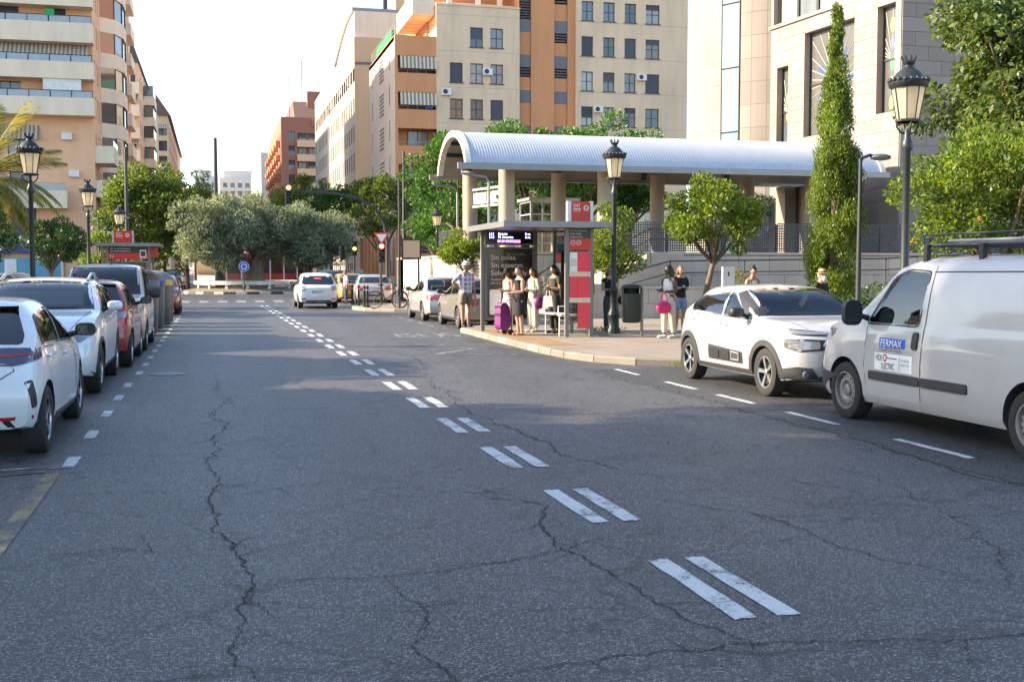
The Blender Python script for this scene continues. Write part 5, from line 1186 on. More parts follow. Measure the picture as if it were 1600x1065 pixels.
TP = thing('traffic_signal', 'short traffic signal post with red light and give way triangle', 'traffic signal', (7.35, 52.0, PV)); q = MB(); q.path([(0,0.14,0),(0,0.14,3.2)], .055, 8); q.build('pole', 'dark_metal', TP); head(TP, 0, 0, 2.3, 'r')
q = MB(); q.prism([(-.36,3.2),(.36,3.2),(0,2.6)], -.10, -.07, axis='y'); q.build('give_way_sign', 'sign_red', TP); q = MB(); q.prism([(-.24,3.13),(.24,3.13),(0,2.74)], -.115, -.1, axis='y'); q.build('give_way_face', 'sign_white', TP)
TA = thing('traffic_signal', 'distant traffic signal showing amber beside the orange block', 'traffic signal', (8.5, 72, 0)); q = MB(); q.path([(0,.14,0),(0,.14,3.0)], .055, 8); q.build('pole', 'dark_metal', TA); head(TA, 0, 0, 2.95, 'a'); head(TA, -.75, 0, 2.7, '-'); q = MB(); q.path([(0,.14,2.8),(-.75,.14,2.8)], .03, 6); q.build('arm', 'dark_metal', TA)
SP = thing('sign_panel', 'blank grey square sign panel seen from behind on two dark posts', 'sign', (7.75, 46.2, PV))
q = MB(); q.bb(-.36,.36,-.03,.03,2.0,2.74); q.build('panel', 'bin_body', SP); q = MB(); q.bb(-.40,.40,-.035,.0,1.96,2.0); q.bb(-.40,.40,-.035,.0,2.74,2.78); q.bb(-.40,-.36,-.035,0,2.0,2.74); q.bb(.36,.40,-.035,0,2.0,2.74); q.build('frame', 'dark_metal', SP)
q = MB(); q.bb(-.33,.33,-.036,-.031,2.03,2.71); q.build('panel_back', 'wall_tan', SP)
for x, h in ((-.48,5.2),(.3,2.6)): q = MB(); q.path([(x,.05,0),(x,.05,h)], .045, 8); q.build('post', 'dark_metal', SP)
q = MB(); q.bb(-.48,-.36,.0,.06,2.5,2.56); q.bb(-.48,-.36,0,.06,2.1,2.16); q.build('clamp', 'dark_metal', SP)
RS = thing('roundabout_sign', 'round blue roundabout arrow sign in front of the olive trunk', 'sign', (1.98, 79.4, .1)); q = MB(); q.path([(0,.05,-.1),(0,.05,2.0)], .04, 8); q.build('post', 'dark_metal', RS)
q = MB(); q.lathe([(.34,.01),(.34,-.02),(0,-.02)], 24, (0,0,1.75), axis='y'); q.build('disc', 'sign_blue', RS); q = MB(); q.lathe([(.34,-.021),(.315,-.024)], 24, (0,0,1.75), axis='y'); q.build('disc_rim', 'sign_white', RS, fix=False)
for k in range(3):
    a0 = R(120*k+15); q = MB(); q.lathe([(.14,-.026),(.20,-.026),(.20,-.022),(.14,-.022)], 8, (0,0,1.75), axis='y', a0=a0, a1=a0+R(70)); c, s = math.cos(a0+R(85)), math.sin(a0+R(85)); q.prism([(c*.17+(-c)*.07*1-s*0, 1.75+s*.17-s*.07), (c*.24, 1.75+s*.24), (c*.17-s*.09, 1.75+s*.17+c*.09)], -.027, -.022, axis='y'); q.build('arrow', 'sign_white', RS)
# roundabout low wall, painted kerb blocks
RW = thing('roundabout_wall', 'low round whitewashed rim with worn paint encircling the olives', 'wall', (2.95, 84.3, 0))
q = MB(); q.lathe([(4.0,.62),(4.35,.62),(4.35,.88),(4.0,.88),(4.0,.62)], 64); q.build('rim', 'rim_white', RW, smooth=30)
for i in range(18): a = 2*math.pi*i/18; q = MB(); q.bb(-.09,.09,-.09,.09,0,.62); q.build('support', 'rim_white', RW, (4.17*math.cos(a), 4.17*math.sin(a), 0), a)
q = MB(); q.bb(-.12,.12,-.36,.36,0,.17); kb = [q.mesh('kerb_block', 'rim_white'), MB().bb(-.12,.12,-.36,.36,0,.165).mesh('kerb_block', 'dark_plastic')]
for i in range(42): a = 2*math.pi*i/42; link('kerb_block', kb[i % 2], RW, (5.2*math.cos(a), 5.2*math.sin(a), 0), a)
# bollards, planter
for i, (x, y) in enumerate(((5.9,50.9),(5.98,49.3),(6.03,47.7),(6.05,46.9))):
    t = thing('bollard', ('leftmost', 'second', 'third', 'rightmost')[i]+' of the dark bollards at the kerb before the bicycles', 'bollard', (x, y, PV), group='dark kerb bollards'); q = MB(); q.lathe([(.07,0),(.07,.05),(.05,.07),(.05,.78),(.065,.8),(.065,.84),(.05,.88),(0,.90)], 14); q.build('bollard_post', 'iron', t, smooth=40); q = MB(); q.lathe([(.052,.68),(.054,.70),(.054,.73),(.052,.75)], 14); q.build('ring', 'grey_metal', t)
for i in range(9):
    t = thing('bollard', ('nearest', 'second nearest', 'third', 'fourth', 'middle', 'sixth', 'seventh', 'second farthest', 'farthest')[i]+' slim dark bollard in the far row along the orange block arcade', 'bollard', (9.0+i*.35, 78+i*2.2, PV), group='far row of slim bollards'); q = MB(); q.lathe([(.06,0),(.06,.9),(.08,.93),(0,1.0)], 10); q.build('bollard_post', 'iron', t)
t = thing('stone_block', 'short stone block standing by the orange block entrance', 'block', (9.8, 66, PV)); q = MB(); q.prism([(-.45,0),(.45,0),(.36,1.1),(-.36,1.1)], -.4, .4, axis='y'); q.build('block', 'concrete', t)
t = thing('utility_cabinet', 'pale green utility cabinet near the arcade', 'cabinet', (9.6, 80, PV)); q = MB(); q.bb(-.4,.4,-.25,.25,0,1.5); q.build('cabinet_body', 'rim_white', t); q = MB(); q.bb(-.35,.35,-.262,-.25,.15,1.4); q.build('door', 'tower_glass', t)
# bicycles and rack
def bicycle(lab, loc, rz, col):
    t = thing('bicycle', lab, 'bicycle', loc, rz); R_ = .335
    for x in (-.52, .52):
        q = MB(); q.path([(x+R_*math.cos(a), 0, R_+R_*math.sin(a)) for a in np.linspace(0, 6.2832, 29)], .02, 7, cap=False); w_ = q.build('wheel', 'rubber', t, smooth=60)
        q = MB()
        for k in range(14): a = k*math.pi/7; q.path([(x, 0, R_), (x+.31*math.cos(a), 0, R_+.31*math.sin(a))], .003, 4)
        q.build('spokes', 'grey_metal', w_)
    q = MB(); bb_, st, hd = (-.08,0,.30), (-.22,0,.82), (.36,0,.80)
    for a, b in ((bb_, st), (bb_, (.39,0,.70)), ((-.2,0,.74), hd), (bb_, (-.52,0,.335)), ((-.2,0,.74), (-.52,0,.335)), (hd, (.52,0,.335))): q.path([a, b], .017, 7)
    q.build('frame', col, t); q = MB(); q.path([(.34,0,.8),(.30,0,1.02)], .015, 6); q.path([(.22,-.28,1.04),(.30,-.2,1.03),(.30,.2,1.03),(.22,.28,1.04)], .014, 6); q.build('handlebar', 'black_plastic', t)
    q = MB(); q.ball((-.26,0,.93), (.14,.075,.035), 10, 6); q.path([(-.22,0,.8),(-.25,0,.92)], .014, 6); q.build('saddle', 'black_plastic', t); q = MB(); q.lathe([(.09,-.01),(.09,.01),(.0,.01)], 16, (-.08,-.04,.3), axis='y'); q.path([(-.08,-.06,.3),(-.02,-.06,.15)], .01, 5); q.path([(-.08,.06,.3),(-.14,.06,.45)], .01, 5); q.build('crank', 'dark_metal', t)
bicycle('dark bicycle leaning at the rack, nearer the bollards', (6.75,46.2,PV), R(8), 'dark_metal'); bicycle('dark bicycle at the rack next to the silver saloon', (7.75,45.9,PV), R(165), 'iron')
t = thing('bicycle_rack', 'row of light metal hoop stands between the bicycles', 'rack', (7.1,46.05,PV))
for i in range(3): q = MB(); q.path([(i*.55,-.3,0),(i*.55,-.3,.7),(i*.55,-.2,.8),(i*.55,.2,.8),(i*.55,.3,.7),(i*.55,.3,0)], .025, 8); q.build('hoop', 'grey_metal', t)
# distant red bus
BU = thing('city_bus', 'red and white city bus passing behind the roundabout olives', 'bus', (3.4, 95.5, 0), math.atan2(-7.5, -6.6))
q = MB(); sec = chaikin([(-1.25,.35),(1.25,.35),(1.27,1.0),(1.22,2.7),(1.0,3.05),(-1.0,3.05),(-1.22,2.7),(-1.27,1.0)], 2); q.prism(sec, -5.6, 5.6, axis='x'); q.build('body', 'bus_red', BU, smooth=40)
q = MB(); q.bb(5.59,5.64,-1.1,1.1,1.25,2.75); q.build('windscreen', 'dark_glass', BU); q = MB(); q.bb(5.6,5.66,-1.15,1.15,.45,1.2); q.build('front_panel', 'white_paint', BU)
for s in (-1, 1):
    for i in range(6): q = MB(); q.bb(-5.2+i*1.75, -3.6+i*1.75, s*1.245, s*1.28, 1.35, 2.6); q.build('side_window', 'dark_glass', BU)
    for i in range(7): q = MB(); q.bb(-5.4+i*1.75, -5.25+i*1.75, s*1.25, s*1.3, .6, 2.8); q.build('side_stripe', 'white_paint', BU)
    for x in (-3.4, 3.2): q = MB(); q.lathe([(0,0),(.3,0),(.48,.04),(.48,-.25*1),(0,-.25)], 20, (x, s*1.28, .48), axis='y'); q.build('wheel', 'rubber', BU)
    q = MB(); q.ball((5.62,s*.9,.75), (.05,.14,.1), 8, 6); q.build('headlight', 'lamp_lens', BU)
# ------------------------------------------------------------------ cars
def pchip(P):
    xs = [p[0] for p in P]; ys = [p[1] for p in P]; n = len(xs); h = [xs[i+1]-xs[i] for i in range(n-1)]; d = [(ys[i+1]-ys[i])/h[i] for i in range(n-1)]; m = [0]*n
    m[0], m[-1] = d[0], d[-1]
    for i in range(1, n-1): m[i] = 0 if d[i-1]*d[i] <= 0 else 2*d[i-1]*d[i]/(d[i-1]+d[i])
    def f(x):
        if x <= xs[0]: return ys[0]
        if x >= xs[-1]: return ys[-1]
        i = max(k for k in range(n-1) if xs[k] <= x); t = (x-xs[i])/h[i]; t2, t3 = t*t, t*t*t
        return (2*t3-3*t2+1)*ys[i] + (t3-2*t2+t)*h[i]*m[i] + (-2*t3+3*t2)*ys[i+1] + (t3-t2)*h[i]*m[i+1]
    return f
def tyre_mesh(r, w):
    q = MB(); h = w/2; q.lathe([(r*.64,-h*.85),(r*.68,-h),(r*.86,-h*1.06),(r*.965,-h*.9),(r,-h*.6),(r,h*.6),(r*.965,h*.9),(r*.86,h*1.06),(r*.68,h),(r*.64,h*.85)], 36, axis='y'); return q.mesh('wheel', 'rubber', 40)
def rim_mesh(r, w, style):
    q = MB(); R0 = r*.66; h = w/2
    q.lathe([(R0,h*.9),(R0*.94,h*.92),(R0*.9,h*.55),(R0*.88,h*.1),(.05,h*.0)], 30, axis='y', mi=1 if style != 'steel' else 0)
    q.lathe([(R0*1.0,h*.93),(R0*.93,h*.95),(R0*.90,h*.8)], 30, axis='y', mi=0)
    if style == 'steel':
        q.lathe([(R0*.88,h*.55),(R0*.72,h*.72),(R0*.52,h*.72),(R0*.40,h*.45),(0,h*.42)], 30, axis='y', mi=0); q.lathe([(R0*.34,h*.42),(R0*.30,h*.72),(R0*.2,h*.8),(0,h*.8)], 20, axis='y', mi=2)
        for k in range(16): a = k*math.pi/8; q.ball((R0*.72*math.cos(a), h*.66, R0*.72*math.sin(a)), (R0*.055,h*.14,R0*.085), 6, 5, 1)
    else:
        n = {'five': 5, 'seven': 7, 'cap': 9}.get(style, 5)
        for k in range(n):
            a = 2*math.pi*k/n; 
            for s in ((-.13, .13) if style == 'five' else (0,)):
                a0, a1 = a+s*1.6, a+s*.8; wd = R0*(.065 if style == 'five' else .10)
                P = []
                for rr, aa, yy in ((R0*.16, a0, h*.72), (R0*.93, a1+ (0 if s == 0 else -s*.25), h*.86)):
                    c, sn = math.cos(aa), math.sin(aa); t = (-sn, c); ww = wd*(1.1 if rr > R0*.5 else .8)
                    for sg in (-1, 1):
                        for dy in (0, -h*.3): P.append((rr*c+t[0]*ww*sg, yy+dy, rr*sn+t[1]*ww*sg))
                q.add(P, [(0,2,6,4), (1,5,7,3), (0,4,5,1), (2,3,7,6), (4,6,7,5), (0,1,3,2)], 0)
        q.lathe([(R0*.2,h*.5),(R0*.2,h*.8),(R0*.16,h*.86),(0,h*.87)], 18, axis='y', mi=2)
    return q.mesh('rim', ['steel_rim' if style == 'steel' else 'alloy', 'black_plastic', 'grey_metal'], 35)
wheel_cache = {}
def car(name, lab, cat, loc, rz, S, col, group=None):
    t = thing(name, lab, cat, loc, rz, group)
    L, W, H, wb, fo, wr = S['L'], S['W'], S['H'], S['wb'], S['fo'], S['wr']; hw = W/2
    sc_, srf, srr, st = S['cab']; zf, zc, zt = S['zf'], S['zc'], S['zt']; tum = S.get('tum', .15); tail = S.get('tail', 'hatch')
    tp = [(0,zf-.16),(.06,zf-.06),(.22,zf),(sc_*.55,zf+(zc-zf)*.62),(sc_,zc),(sc_+(srf-sc_)*.5,zc+(H-zc)*.60),(srf,H-.05),(srf+(srr-srf)*.2,H-.012),(srf+(srr-srf)*.5,H),(srr-(srr-srf)*.15,H-.018),(srr,H-.05)]
    if tail == 'sedan': tp += [(srr+(st-srr)*.5,H-.05-(H-zt)*.45),(st,zt),(L-.15,zt-.02),(L,zt-.10)]
    else: tp += [(srr+(st-srr)*.45,zt+(H-.05-zt)*.60),(st,zt),(L,zt-.10)]
    top = pchip(S.get('top', tp))
    blt = pchip(S.get('belt', [(0,zf-.2),(.3,zf-.07),(sc_,zc-.09),(L*.5,zc-.06),(L*.8,zc-.01),(L-.3,zc-.02),(L,zt-.22)]))
    pln = pchip(S.get('plan', [(0,hw*.80),(.12,hw*.88),(.4,hw*.955),(fo,hw*.99),(L*.4,hw),(L*.7,hw),(L-.5,hw*.975),(L-.12,hw*.92),(L,hw*.86)]))
    fpr = pchip(S.get('fprof', [(0,.10),(.25,.03),(.45,0),(.65,.015),(.85,.10),(1.3,.2)])); rpr = pchip(S.get('rprof', [(0,.12),(.3,.02),(.5,0),(.8,.03),(1.1,.04),(2,.06)]))
    fcv, rcv = S.get('fcurve', .26), S.get('rcurve', .16); gc = S.get('gc', .19)
    zb_ = pchip([(0,gc+.05),(fo*.6,gc),(L-.7,gc),(L,gc+.10)])
    low = [(0,.0),(.80,.0),(.93,.03),(.975,.12),(.995,.35),(1.0,.55),(.99,.78),(.965,.94)]
    def ring(s):
        w = pln(s); z0 = zb_(s); tz = top(s); b = min(blt(s), tz-.035); dz = tz-b; wB = w*.95; tb = tum*min(1., dz/.45); wR = wB-tb
        P = [(w*k, z0+(b-z0)*f) for k, f in low]
        up = [(wB, b), (wB-tb*.45, b+dz*.5), (wR, tz-min(.115,.42*dz)), (wR-.09, tz-min(.03,.14*dz)), (wR*.5, tz-.006), (0, tz)]
        return P + chaikin(up, 2, closed=False)
    SS = sorted(set([0,.03,.08,.15,.25,.38] + [round(v, 3) for v in np.linspace(.5, L-.45, 44)] + [L-.35,L-.25,L-.15,L-.08,L-.03,L]))
    def xof(s, y, z):
        yf = min(1.2, abs(y)/hw); a = fcv*yf**2.6 + fpr(z); b = rcv*yf**2.6 + rpr(z); x = s
        if s < .8: x += a*(1-s/.8)**2
        if s > L-.8: x -= b*(1-(L-s)/.8)**2
        return L/2-x
    V = []; F = []; n = None
    for s in SS:
        h = ring(s); full = [(y, z) for y, z in h] + [(-y, z) for y, z in reversed(h[1:-1])]
        n = len(full); V += [(xof(s, y, z), y, z) for y, z in full]
    for i in range(len(SS)-1): F += [(i*n+j, (i+1)*n+j, (i+1)*n+(j+1) % n, i*n+(j+1) % n) for j in range(n)]
    for end, s in ((0, 0.), (len(SS)-1, L)):
        h = ring(s); full = [(y, z) for y, z in h] + [(-y, z) for y, z in reversed(h[1:-1])]; zc0 = sum(z for y, z in full)/n; prev = end*n
        for k in (.85,.68,.5,.3,.12):
            b = len(V); V += [(xof(s, y*k, zc0+(z-zc0)*k), y*k, zc0+(z-zc0)*k) for y, z in full]
            F += [((prev+j, prev+(j+1) % n, b+(j+1) % n, b+j) if end == 0 else (prev+(j+1) % n, prev+j, b+j, b+(j+1) % n)) for j in range(n)]; prev = b
        F.append(tuple(range(prev, prev+n)) if end == 0 else tuple(reversed(range(prev, prev+n))))
    mb = MB(); mb.v = V; mb.f = F; mb.m = [0]*len(F)
    me = mb.mesh('body', col); bvh = BVHTree.FromPolygons(V, F)
    def hit(p, d, off):
        d = Vector(d).normalized(); p = Vector(p); h = bvh.ray_cast(p + d*3., -d)
        if h[0] is None: h = bvh.find_nearest(p)
        nrm = h[1] if h[1].dot(d) > 0 else -h[1]
        return h[0] + nrm*off
    X = lambda s: L/2-s
    # --- window shapes in (s, z)
    wins = S.get('wins')
    if wins is None:
        z1 = lambda s: min(blt(s), top(s)-.035)+.035; z2 = lambda s: top(s)-.125
        sb = S.get('sb', sc_+1.25); g = .045; sA = sc_+.28; sAt = srf+.10; rear = S.get('rear', [(srr+.02, -.02), (srr+.22, .22)])
        fr = [(sA, z1(sA)), (sb-g, z1(sb)), (sb-g*.6, z2(sb)), (sAt+.12, z2(sAt+.12)), (sAt-.06, z2(sAt)-.07)]
        re_ = [(sb+g, z1(sb)), (rear[1][0], z1(rear[1][0])), (rear[1][0], z1(rear[1][0])+.10), (rear[0][0], z2(rear[0][0])+rear[0][1]), (sb+g*.6, z2(sb))]
        wins = [fr, re_]
    wins = [rc(w_, .07) for w_ in wins]
    detail = S.get('detail', True)
    cut = MB(); arch_r = wr*S.get('archk', 1.13)
    for sx in (fo, fo+wb):
        for sd in (-1, 1):
            a, b = sd*(hw-.27), sd*(hw+.2); m2 = MB(); m2.lathe([(0,a),(arch_r,a),(arch_r,b),(0,b)], 40, (X(sx),0,wr+.01), axis='y'); cut.add(m2.v, m2.f)
    cutters = [cut]
    if detail:
        c2 = MB()
        for w_ in wins: c2.prism([(X(s), z) for s, z in w_], -hw-.2, hw+.2, axis='y')
        cutters.append(c2); c3 = MB(); wB = hw*.95; zlo, zhi = max(zc, zt if tail == 'sedan' else 0)+.035, H-.085
        wl = wB-.12-tum*.15; wh = wB-tum-.09; c3.prism([(-wl,zlo),(wl,zlo),(wh,zhi),(-wh,zhi)], X(S.get('cutrear', L+.2)), X(sc_-.05), axis='x'); cutters.append(c3)
    ob = bpy.data.objects.new('tmp', me); tmp = []
    for c in cutters:
        cm = c.mesh('cutter', 'interior'); bm = bmesh.new(); bm.from_mesh(cm); bmesh.ops.remove_doubles(bm, verts=bm.verts, dist=1e-5); bmesh.ops.recalc_face_normals(bm, faces=bm.faces); bm.to_mesh(cm); bm.free()
        co = bpy.data.objects.new('cutter', cm); tmp.append(co); md = ob.modifiers.new('b', 'BOOLEAN'); md.operation = 'DIFFERENCE'; md.object = co; md.solver = 'EXACT'
        try: md.material_mode = 'TRANSFER'
        except Exception: pass
    nm = evalmesh(ob, 'body', tmp)
    nm.polygons.foreach_set('use_smooth', [True]*len(nm.polygons)); nm.set_sharp_from_angle(angle=R(32))
    link('body', nm, t)
    def panel(nme, pts, d, off, m, parent=t, sub=3, both=False, smooth=True, seam=0.):
        for sd in ((1, -1) if both else (1,)):
            dd = Vector((d[0], d[1]*sd, d[2])).normalized(); P = [Vector((p[0], p[1]*sd, p[2])) for p in pts]
            bm = bmesh.new(); f = bm.faces.new([bm.verts.new(p - dd*p.dot(dd)) for p in P]); bmesh.ops.triangulate(bm, faces=bm.faces, quad_method='BEAUTY', ngon_method='BEAUTY')
            if sub: bmesh.ops.subdivide_edges(bm, edges=bm.edges, cuts=sub, use_grid_fill=True)
            base = {}
            for v in bm.verts: v.co = hit(v.co + dd*0, dd, off)
            bmesh.ops.recalc_face_normals(bm, faces=bm.faces)
            if bm.faces and sum((f.normal.dot(dd)) for f in bm.faces) < 0: bmesh.ops.reverse_faces(bm, faces=bm.faces)
            ed = [e for e in bm.edges if e.is_boundary]; r = bmesh.ops.extrude_edge_only(bm, edges=ed)
            for v in r['geom']:
                if isinstance(v, bmesh.types.BMVert): v.co -= dd*(off+.012)
            pm = bpy.data.meshes.new(nme); bm.to_mesh(pm); bm.free(); pm.materials.append(M[m] if isinstance(m, str) else m)
            if smooth: pm.polygons.foreach_set('use_smooth', [True]*len(pm.polygons)); pm.set_sharp_from_angle(angle=R(40))
            o = link(nme, pm, parent); last = o
        return last
    def seamline(pts, d, w=.009, nme='panel_gap', m='black_plastic', both=True, off=.0025, parent=t):
        for sd in ((1, -1) if both else (1,)):
            dd = Vector((d[0], d[1]*sd, d[2])).normalized(); P = [Vector((p[0], p[1]*sd, p[2])) for p in pts]; Q = []
            for a, b in zip(P[:-1], P[1:]):
                k = max(2, int((b-a).length/.06)); Q += [a+(b-a)*i/k for i in range(k)]
            Q.append(P[-1]); l_, r_ = [], []
            for i, p in enumerate(Q):
                tg = (Q[min(i+1, len(Q)-1)]-Q[max(i-1, 0)]).normalized(); sdv = tg.cross(dd).normalized()*w/2; l_.append(hit(p+sdv, dd, off)); r_.append(hit(p-sdv, dd, off))
            q = MB(); k = len(Q); q.add(l_+r_, [(i, i+1, k+i+1, k+i) for i in range(k-1)]); q.build(nme, m, parent)
    def side(pts): return [(X(s), hw, z) for s, z in pts]
    A = dict(t=t, panel=panel, seam=seamline, hit=hit, X=X, hw=hw, L=L, H=H, side=side, top=top, belt=blt, W=W, wins=wins)
    # --- glass
    gm = 'car_glass' if detail else 'dark_glass'
    def grow(w_, e): 
        cx, cz = sum(p[0] for p in w_)/len(w_), sum(p[1] for p in w_)/len(w_); return [(p[0]+math.copysign(e, p[0]-cx)*min(1, abs(p[0]-cx)*6), p[1]+math.copysign(e, p[1]-cz)*min(1, abs(p[1]-cz)*6)) for p in w_]
    def trimring(w_, e0, e1, d, off, nme, m):
        a, b = grow(w_, e0), grow(w_, e1)
        for sd in (1, -1):
            q = MB(); k = len(a); dd = (0, sd, 0)
            q.add([hit((X(s), sd*hw, z), dd, off) for s, z in a] + [hit((X(s), sd*hw, z), dd, off) for s, z in b], [(i, (i+1) % k, k+(i+1) % k, k+i) for i in range(k)]); q.build(nme, m, t)
    for w_ in wins:
        panel('side_window', side(w_), (0,1,0), -.006 if detail else .004, gm, both=True, sub=2)
        trimring(w_, -.004, .022, None, .004, 'window_trim', 'black_plastic')
    wB = hw*.95; wl, wh = wB-.10, wB-tum-.055; zlo = zc+.02; zhi = H-.07
    ws = [(X(sc_+.03), -wl, zlo), (X(sc_), -wl*.5, zlo-.01), (X(sc_), 0, zlo-.015), (X(sc_), wl*.5, zlo-.01), (X(sc_+.03), wl, zlo), (X(srf), wh, zhi), (X(srf), 0, zhi+.02), (X(srf), -wh, zhi)]
    panel('windscreen', ws, (1,0,.45), .004, gm, sub=4)
    if detail: panel('windscreen_border', [(X(sc_+.03), wl+S.get('frit', 0.), zlo), (X(srf), wh+S.get('frit', 0.)*.8, zhi), (X(srf), wh-.075, zhi), (X(sc_+.03), wl-.13, zlo)], (1,.0 if 'frit' not in S else .35,.45), .002, 'black_plastic', both=True, sub=2)
    wp = [(X(sc_+.02),-wl*.75,zlo+.02),(X(sc_+.05),-.05,zlo+.03)]; seamline(wp, (1,0,.8), .022, 'wiper', 'black_plastic', False, .016); seamline([(p[0], p[1]+wl*.8, p[2]) for p in wp], (1,0,.8), .022, 'wiper', 'black_plastic', False, .016)
    if S.get('rearglass', True):
        if tail == 'sedan': rg = [(X(st-.05),-wl*.92,zt+.02),(X(st-.05),wl*.92,zt+.02),(X(srr),wh*.95,H-.09),(X(srr),-wh*.95,H-.09)]; panel('rear_window', rg, (-1,0,.9), .004, gm, sub=4)
        else:
            zl = S.get('rgz', zc+.06); rg = [(X(L),-wl*.93,zl),(X(L),wl*.93,zl),(X(L),wl*.95,zl+.08),(X(L),wh*.97,H-.07),(X(L),-wh*.97,H-.07),(X(L),-wl*.95,zl+.08)]; panel('rear_window', rc(rg, .05), (-1,0,.12), .004, 'dark_glass', sub=3)
    # --- doors, gaps
    if S.get('doors', True):
        zs = gc+.13; sb = S.get('sb', sc_+1.25); d0 = fo+arch_r+.08; d2 = fo+wb-arch_r*.55
        zB = lambda s: blt(s)-.005
        ds = [[(d0+.02,zs),(sb-.006,zs),(sb-.006,zB(sb)),(d0-.02,zB(d0)),(d0-.04,.62)]]
        if S.get('rdoor', True): ds.append([(sb+.006,zs),(fo+wb-arch_r-.06,zs),(fo+wb-arch_r*.75,zs+.28),(d2+.25,zB(d2+.25)),(sb+.006,zB(sb))])
        for k_, dpts in enumerate(ds):
            for sd in (1, -1):
                P = [(X(s), hw*sd, z) for s, z in dpts]; o = None
                seamline(P+[P[0]], (0,sd,0), .011, 'panel_gap', 'black_plastic', False, .0015)
                ins = grow(dpts, -.008); o = panel('door', [(X(s), hw*sd, z) for s, z in ins], (0,sd,0), .0022, col, sub=3)
                if S.get('handles', True):
                    hx = dpts[2][0]-.16 if k_ == 0 else d2+.04; hz = blt(hx)-.10; c = hit((X(hx), sd*hw, hz), (0,sd,0), .012); q = MB(); q.ball((0,0,0), (.085,.02,.017), 10, 6); q.build('handle', S.get('handlemat', col), o, c, smooth=60)
    seamline([(X(.25),hw*.62,zf),(X(sc_*.6),hw*.76,zc),(X(sc_-.02),hw*.80,zc)], (0,.15,1), .008)
    # --- sills, mirrors
    if S.get('sill', True): panel('sill', side([(fo+arch_r+.03,gc+.005),(fo+wb-arch_r-.03,gc+.005),(fo+wb-arch_r-.03,gc+.105),(fo+arch_r+.03,gc+.105)]), (0,1,0), .006, 'dark_plastic', both=True, sub=2)
    ms = sc_+.36; 
    for sd in (1, -1):
        c = hit((X(ms), sd*hw, blt(ms)+.06), (0,sd,0), 0.); q = MB(); q.path([c, c+Vector((.0, sd*.10, .03))], [.035,.03], 6); q.build('mirror_stalk', 'black_plastic', t)
        q = MB(); mm_ = S.get('mirror', (.09,.105,.07)); q.ball((0,0,0), 1., 18, 12); pw_ = lambda a: math.copysign(abs(a)**.62, a); P = [(pw_(x)*mm_[0], pw_(y)*mm_[1], pw_(z)*mm_[2]) for x, y, z in q.v]; q.v = [(max(x, -mm_[0]*.35), y, z) for x, y, z in P]; mo = q.build('mirror', S.get('mirrormat', col), t, c+Vector((.02, sd*(.10+mm_[1]*.75), .06)), smooth=50)
        q = MB(); q.box((-mm_[0]*.36,0,0), (.006,mm_[1]*1.5,mm_[2]*1.5)); q.build('mirror_glass', 'dark_glass', mo)
    # --- wheels
    key = (wr, S.get('rim', 'five'))
    if key not in wheel_cache: wheel_cache[key] = (tyre_mesh(wr, .205), rim_mesh(wr, .205, key[1]))
    for sx in (fo, fo+wb):
        for sd in (1, -1):
            o = link('wheel', wheel_cache[key][0], t, (X(sx), sd*(hw-.125), wr), rot=(0, rng.uniform(0, 2), 0 if sd > 0 else math.pi)); link('rim', wheel_cache[key][1], o)
            if S.get('cladding'):
                q = MB(); k = 22; ra, rb_ = arch_r-.005, arch_r+S['cladding']; a0, a1 = R(-8), R(188); P = []
                for rr in (ra, rb_):
                    for i in range(k+1): a = a0+(a1-a0)*i/k; P.append(hit((X(sx)+rr*math.cos(a), sd*hw, wr+rr*math.sin(a)), (0,sd,0), .012))
                for i in range(k+1): a = a0+(a1-a0)*i/k; p = P[i]; P.append(p-Vector((0, sd*.06, 0)))
                for i in range(k+1): p = P[k+1+i]; P.append(p-Vector((0, sd*.02, 0)))
                K = k+1; q.add(P, [(i, i+1, K+i+1, K+i) for i in range(k)] + [(2*K+i, 2*K+i+1, i+1, i) for i in range(k)] + [(K+i, K+i+1, 3*K+i+1, 3*K+i) for i in range(k)]); q.build('arch_cladding', 'dark_plastic', t, smooth=40)
    # --- interior
    if detail:
        def seat(x, y, w_, nme='seat'):
            q = MB(); q.box((x, y, .52), (.48, w_, .16)); q.box((x-.27, y, .86), (.13, w_*.92, .58), rot=Matrix.Rotation(R(-14), 3, 'Y')); q.box((x-.37, y, 1.22), (.09, .26, .17), rot=Matrix.Rotation(R(-10), 3, 'Y')); q.build(nme, 'interior', t)
        sx = X(sc_+1.15)
        for y in (-.36, .36): seat(sx, y, .48)
        if not S.get('van'): seat(sx-.85, 0, 1.2, 'rear_seat')
        q = MB(); q.box((X(sc_+.42), 0, zc-.06), (.5, hw*1.6, .14)); q.build('dashboard', 'interior', t); q = MB(); q.path([(X(sc_+.68)+.05*math.sin(a)*0, .36+.18*math.cos(a), zc-.02+.17*math.sin(a)) for a in np.linspace(0, 6.283, 17)], .015, 6, cap=False); q.build('steering_wheel', 'interior', t)
    return A
def plate(A, front, z, s='0076 JKT', name='number_plate'):
    d = (1,0,0) if front else (-1,0,0); x = A['L']/2*d[0]; p = A['hit']((x, 0, z), d, .02); q = MB(); q.bb(-.012,.012,-.26,.26,-.055,.055); o = q.build(name, 'plate', A['t'], p)
    tx = text('plate_lettering', s, .11, o, (.0135*d[0], -.22*d[0], -.04), (R(90), 0, R(90)*d[0]), 'plate_text', .001); q = MB(); q.bb(-.013,.013,-.26*d[0],-.225*d[0],-.055,.055); q.build('plate_band', 'sign_blue', o)
def poly_yz(A, x, pts): return [(x, y, z) for y, z in pts]
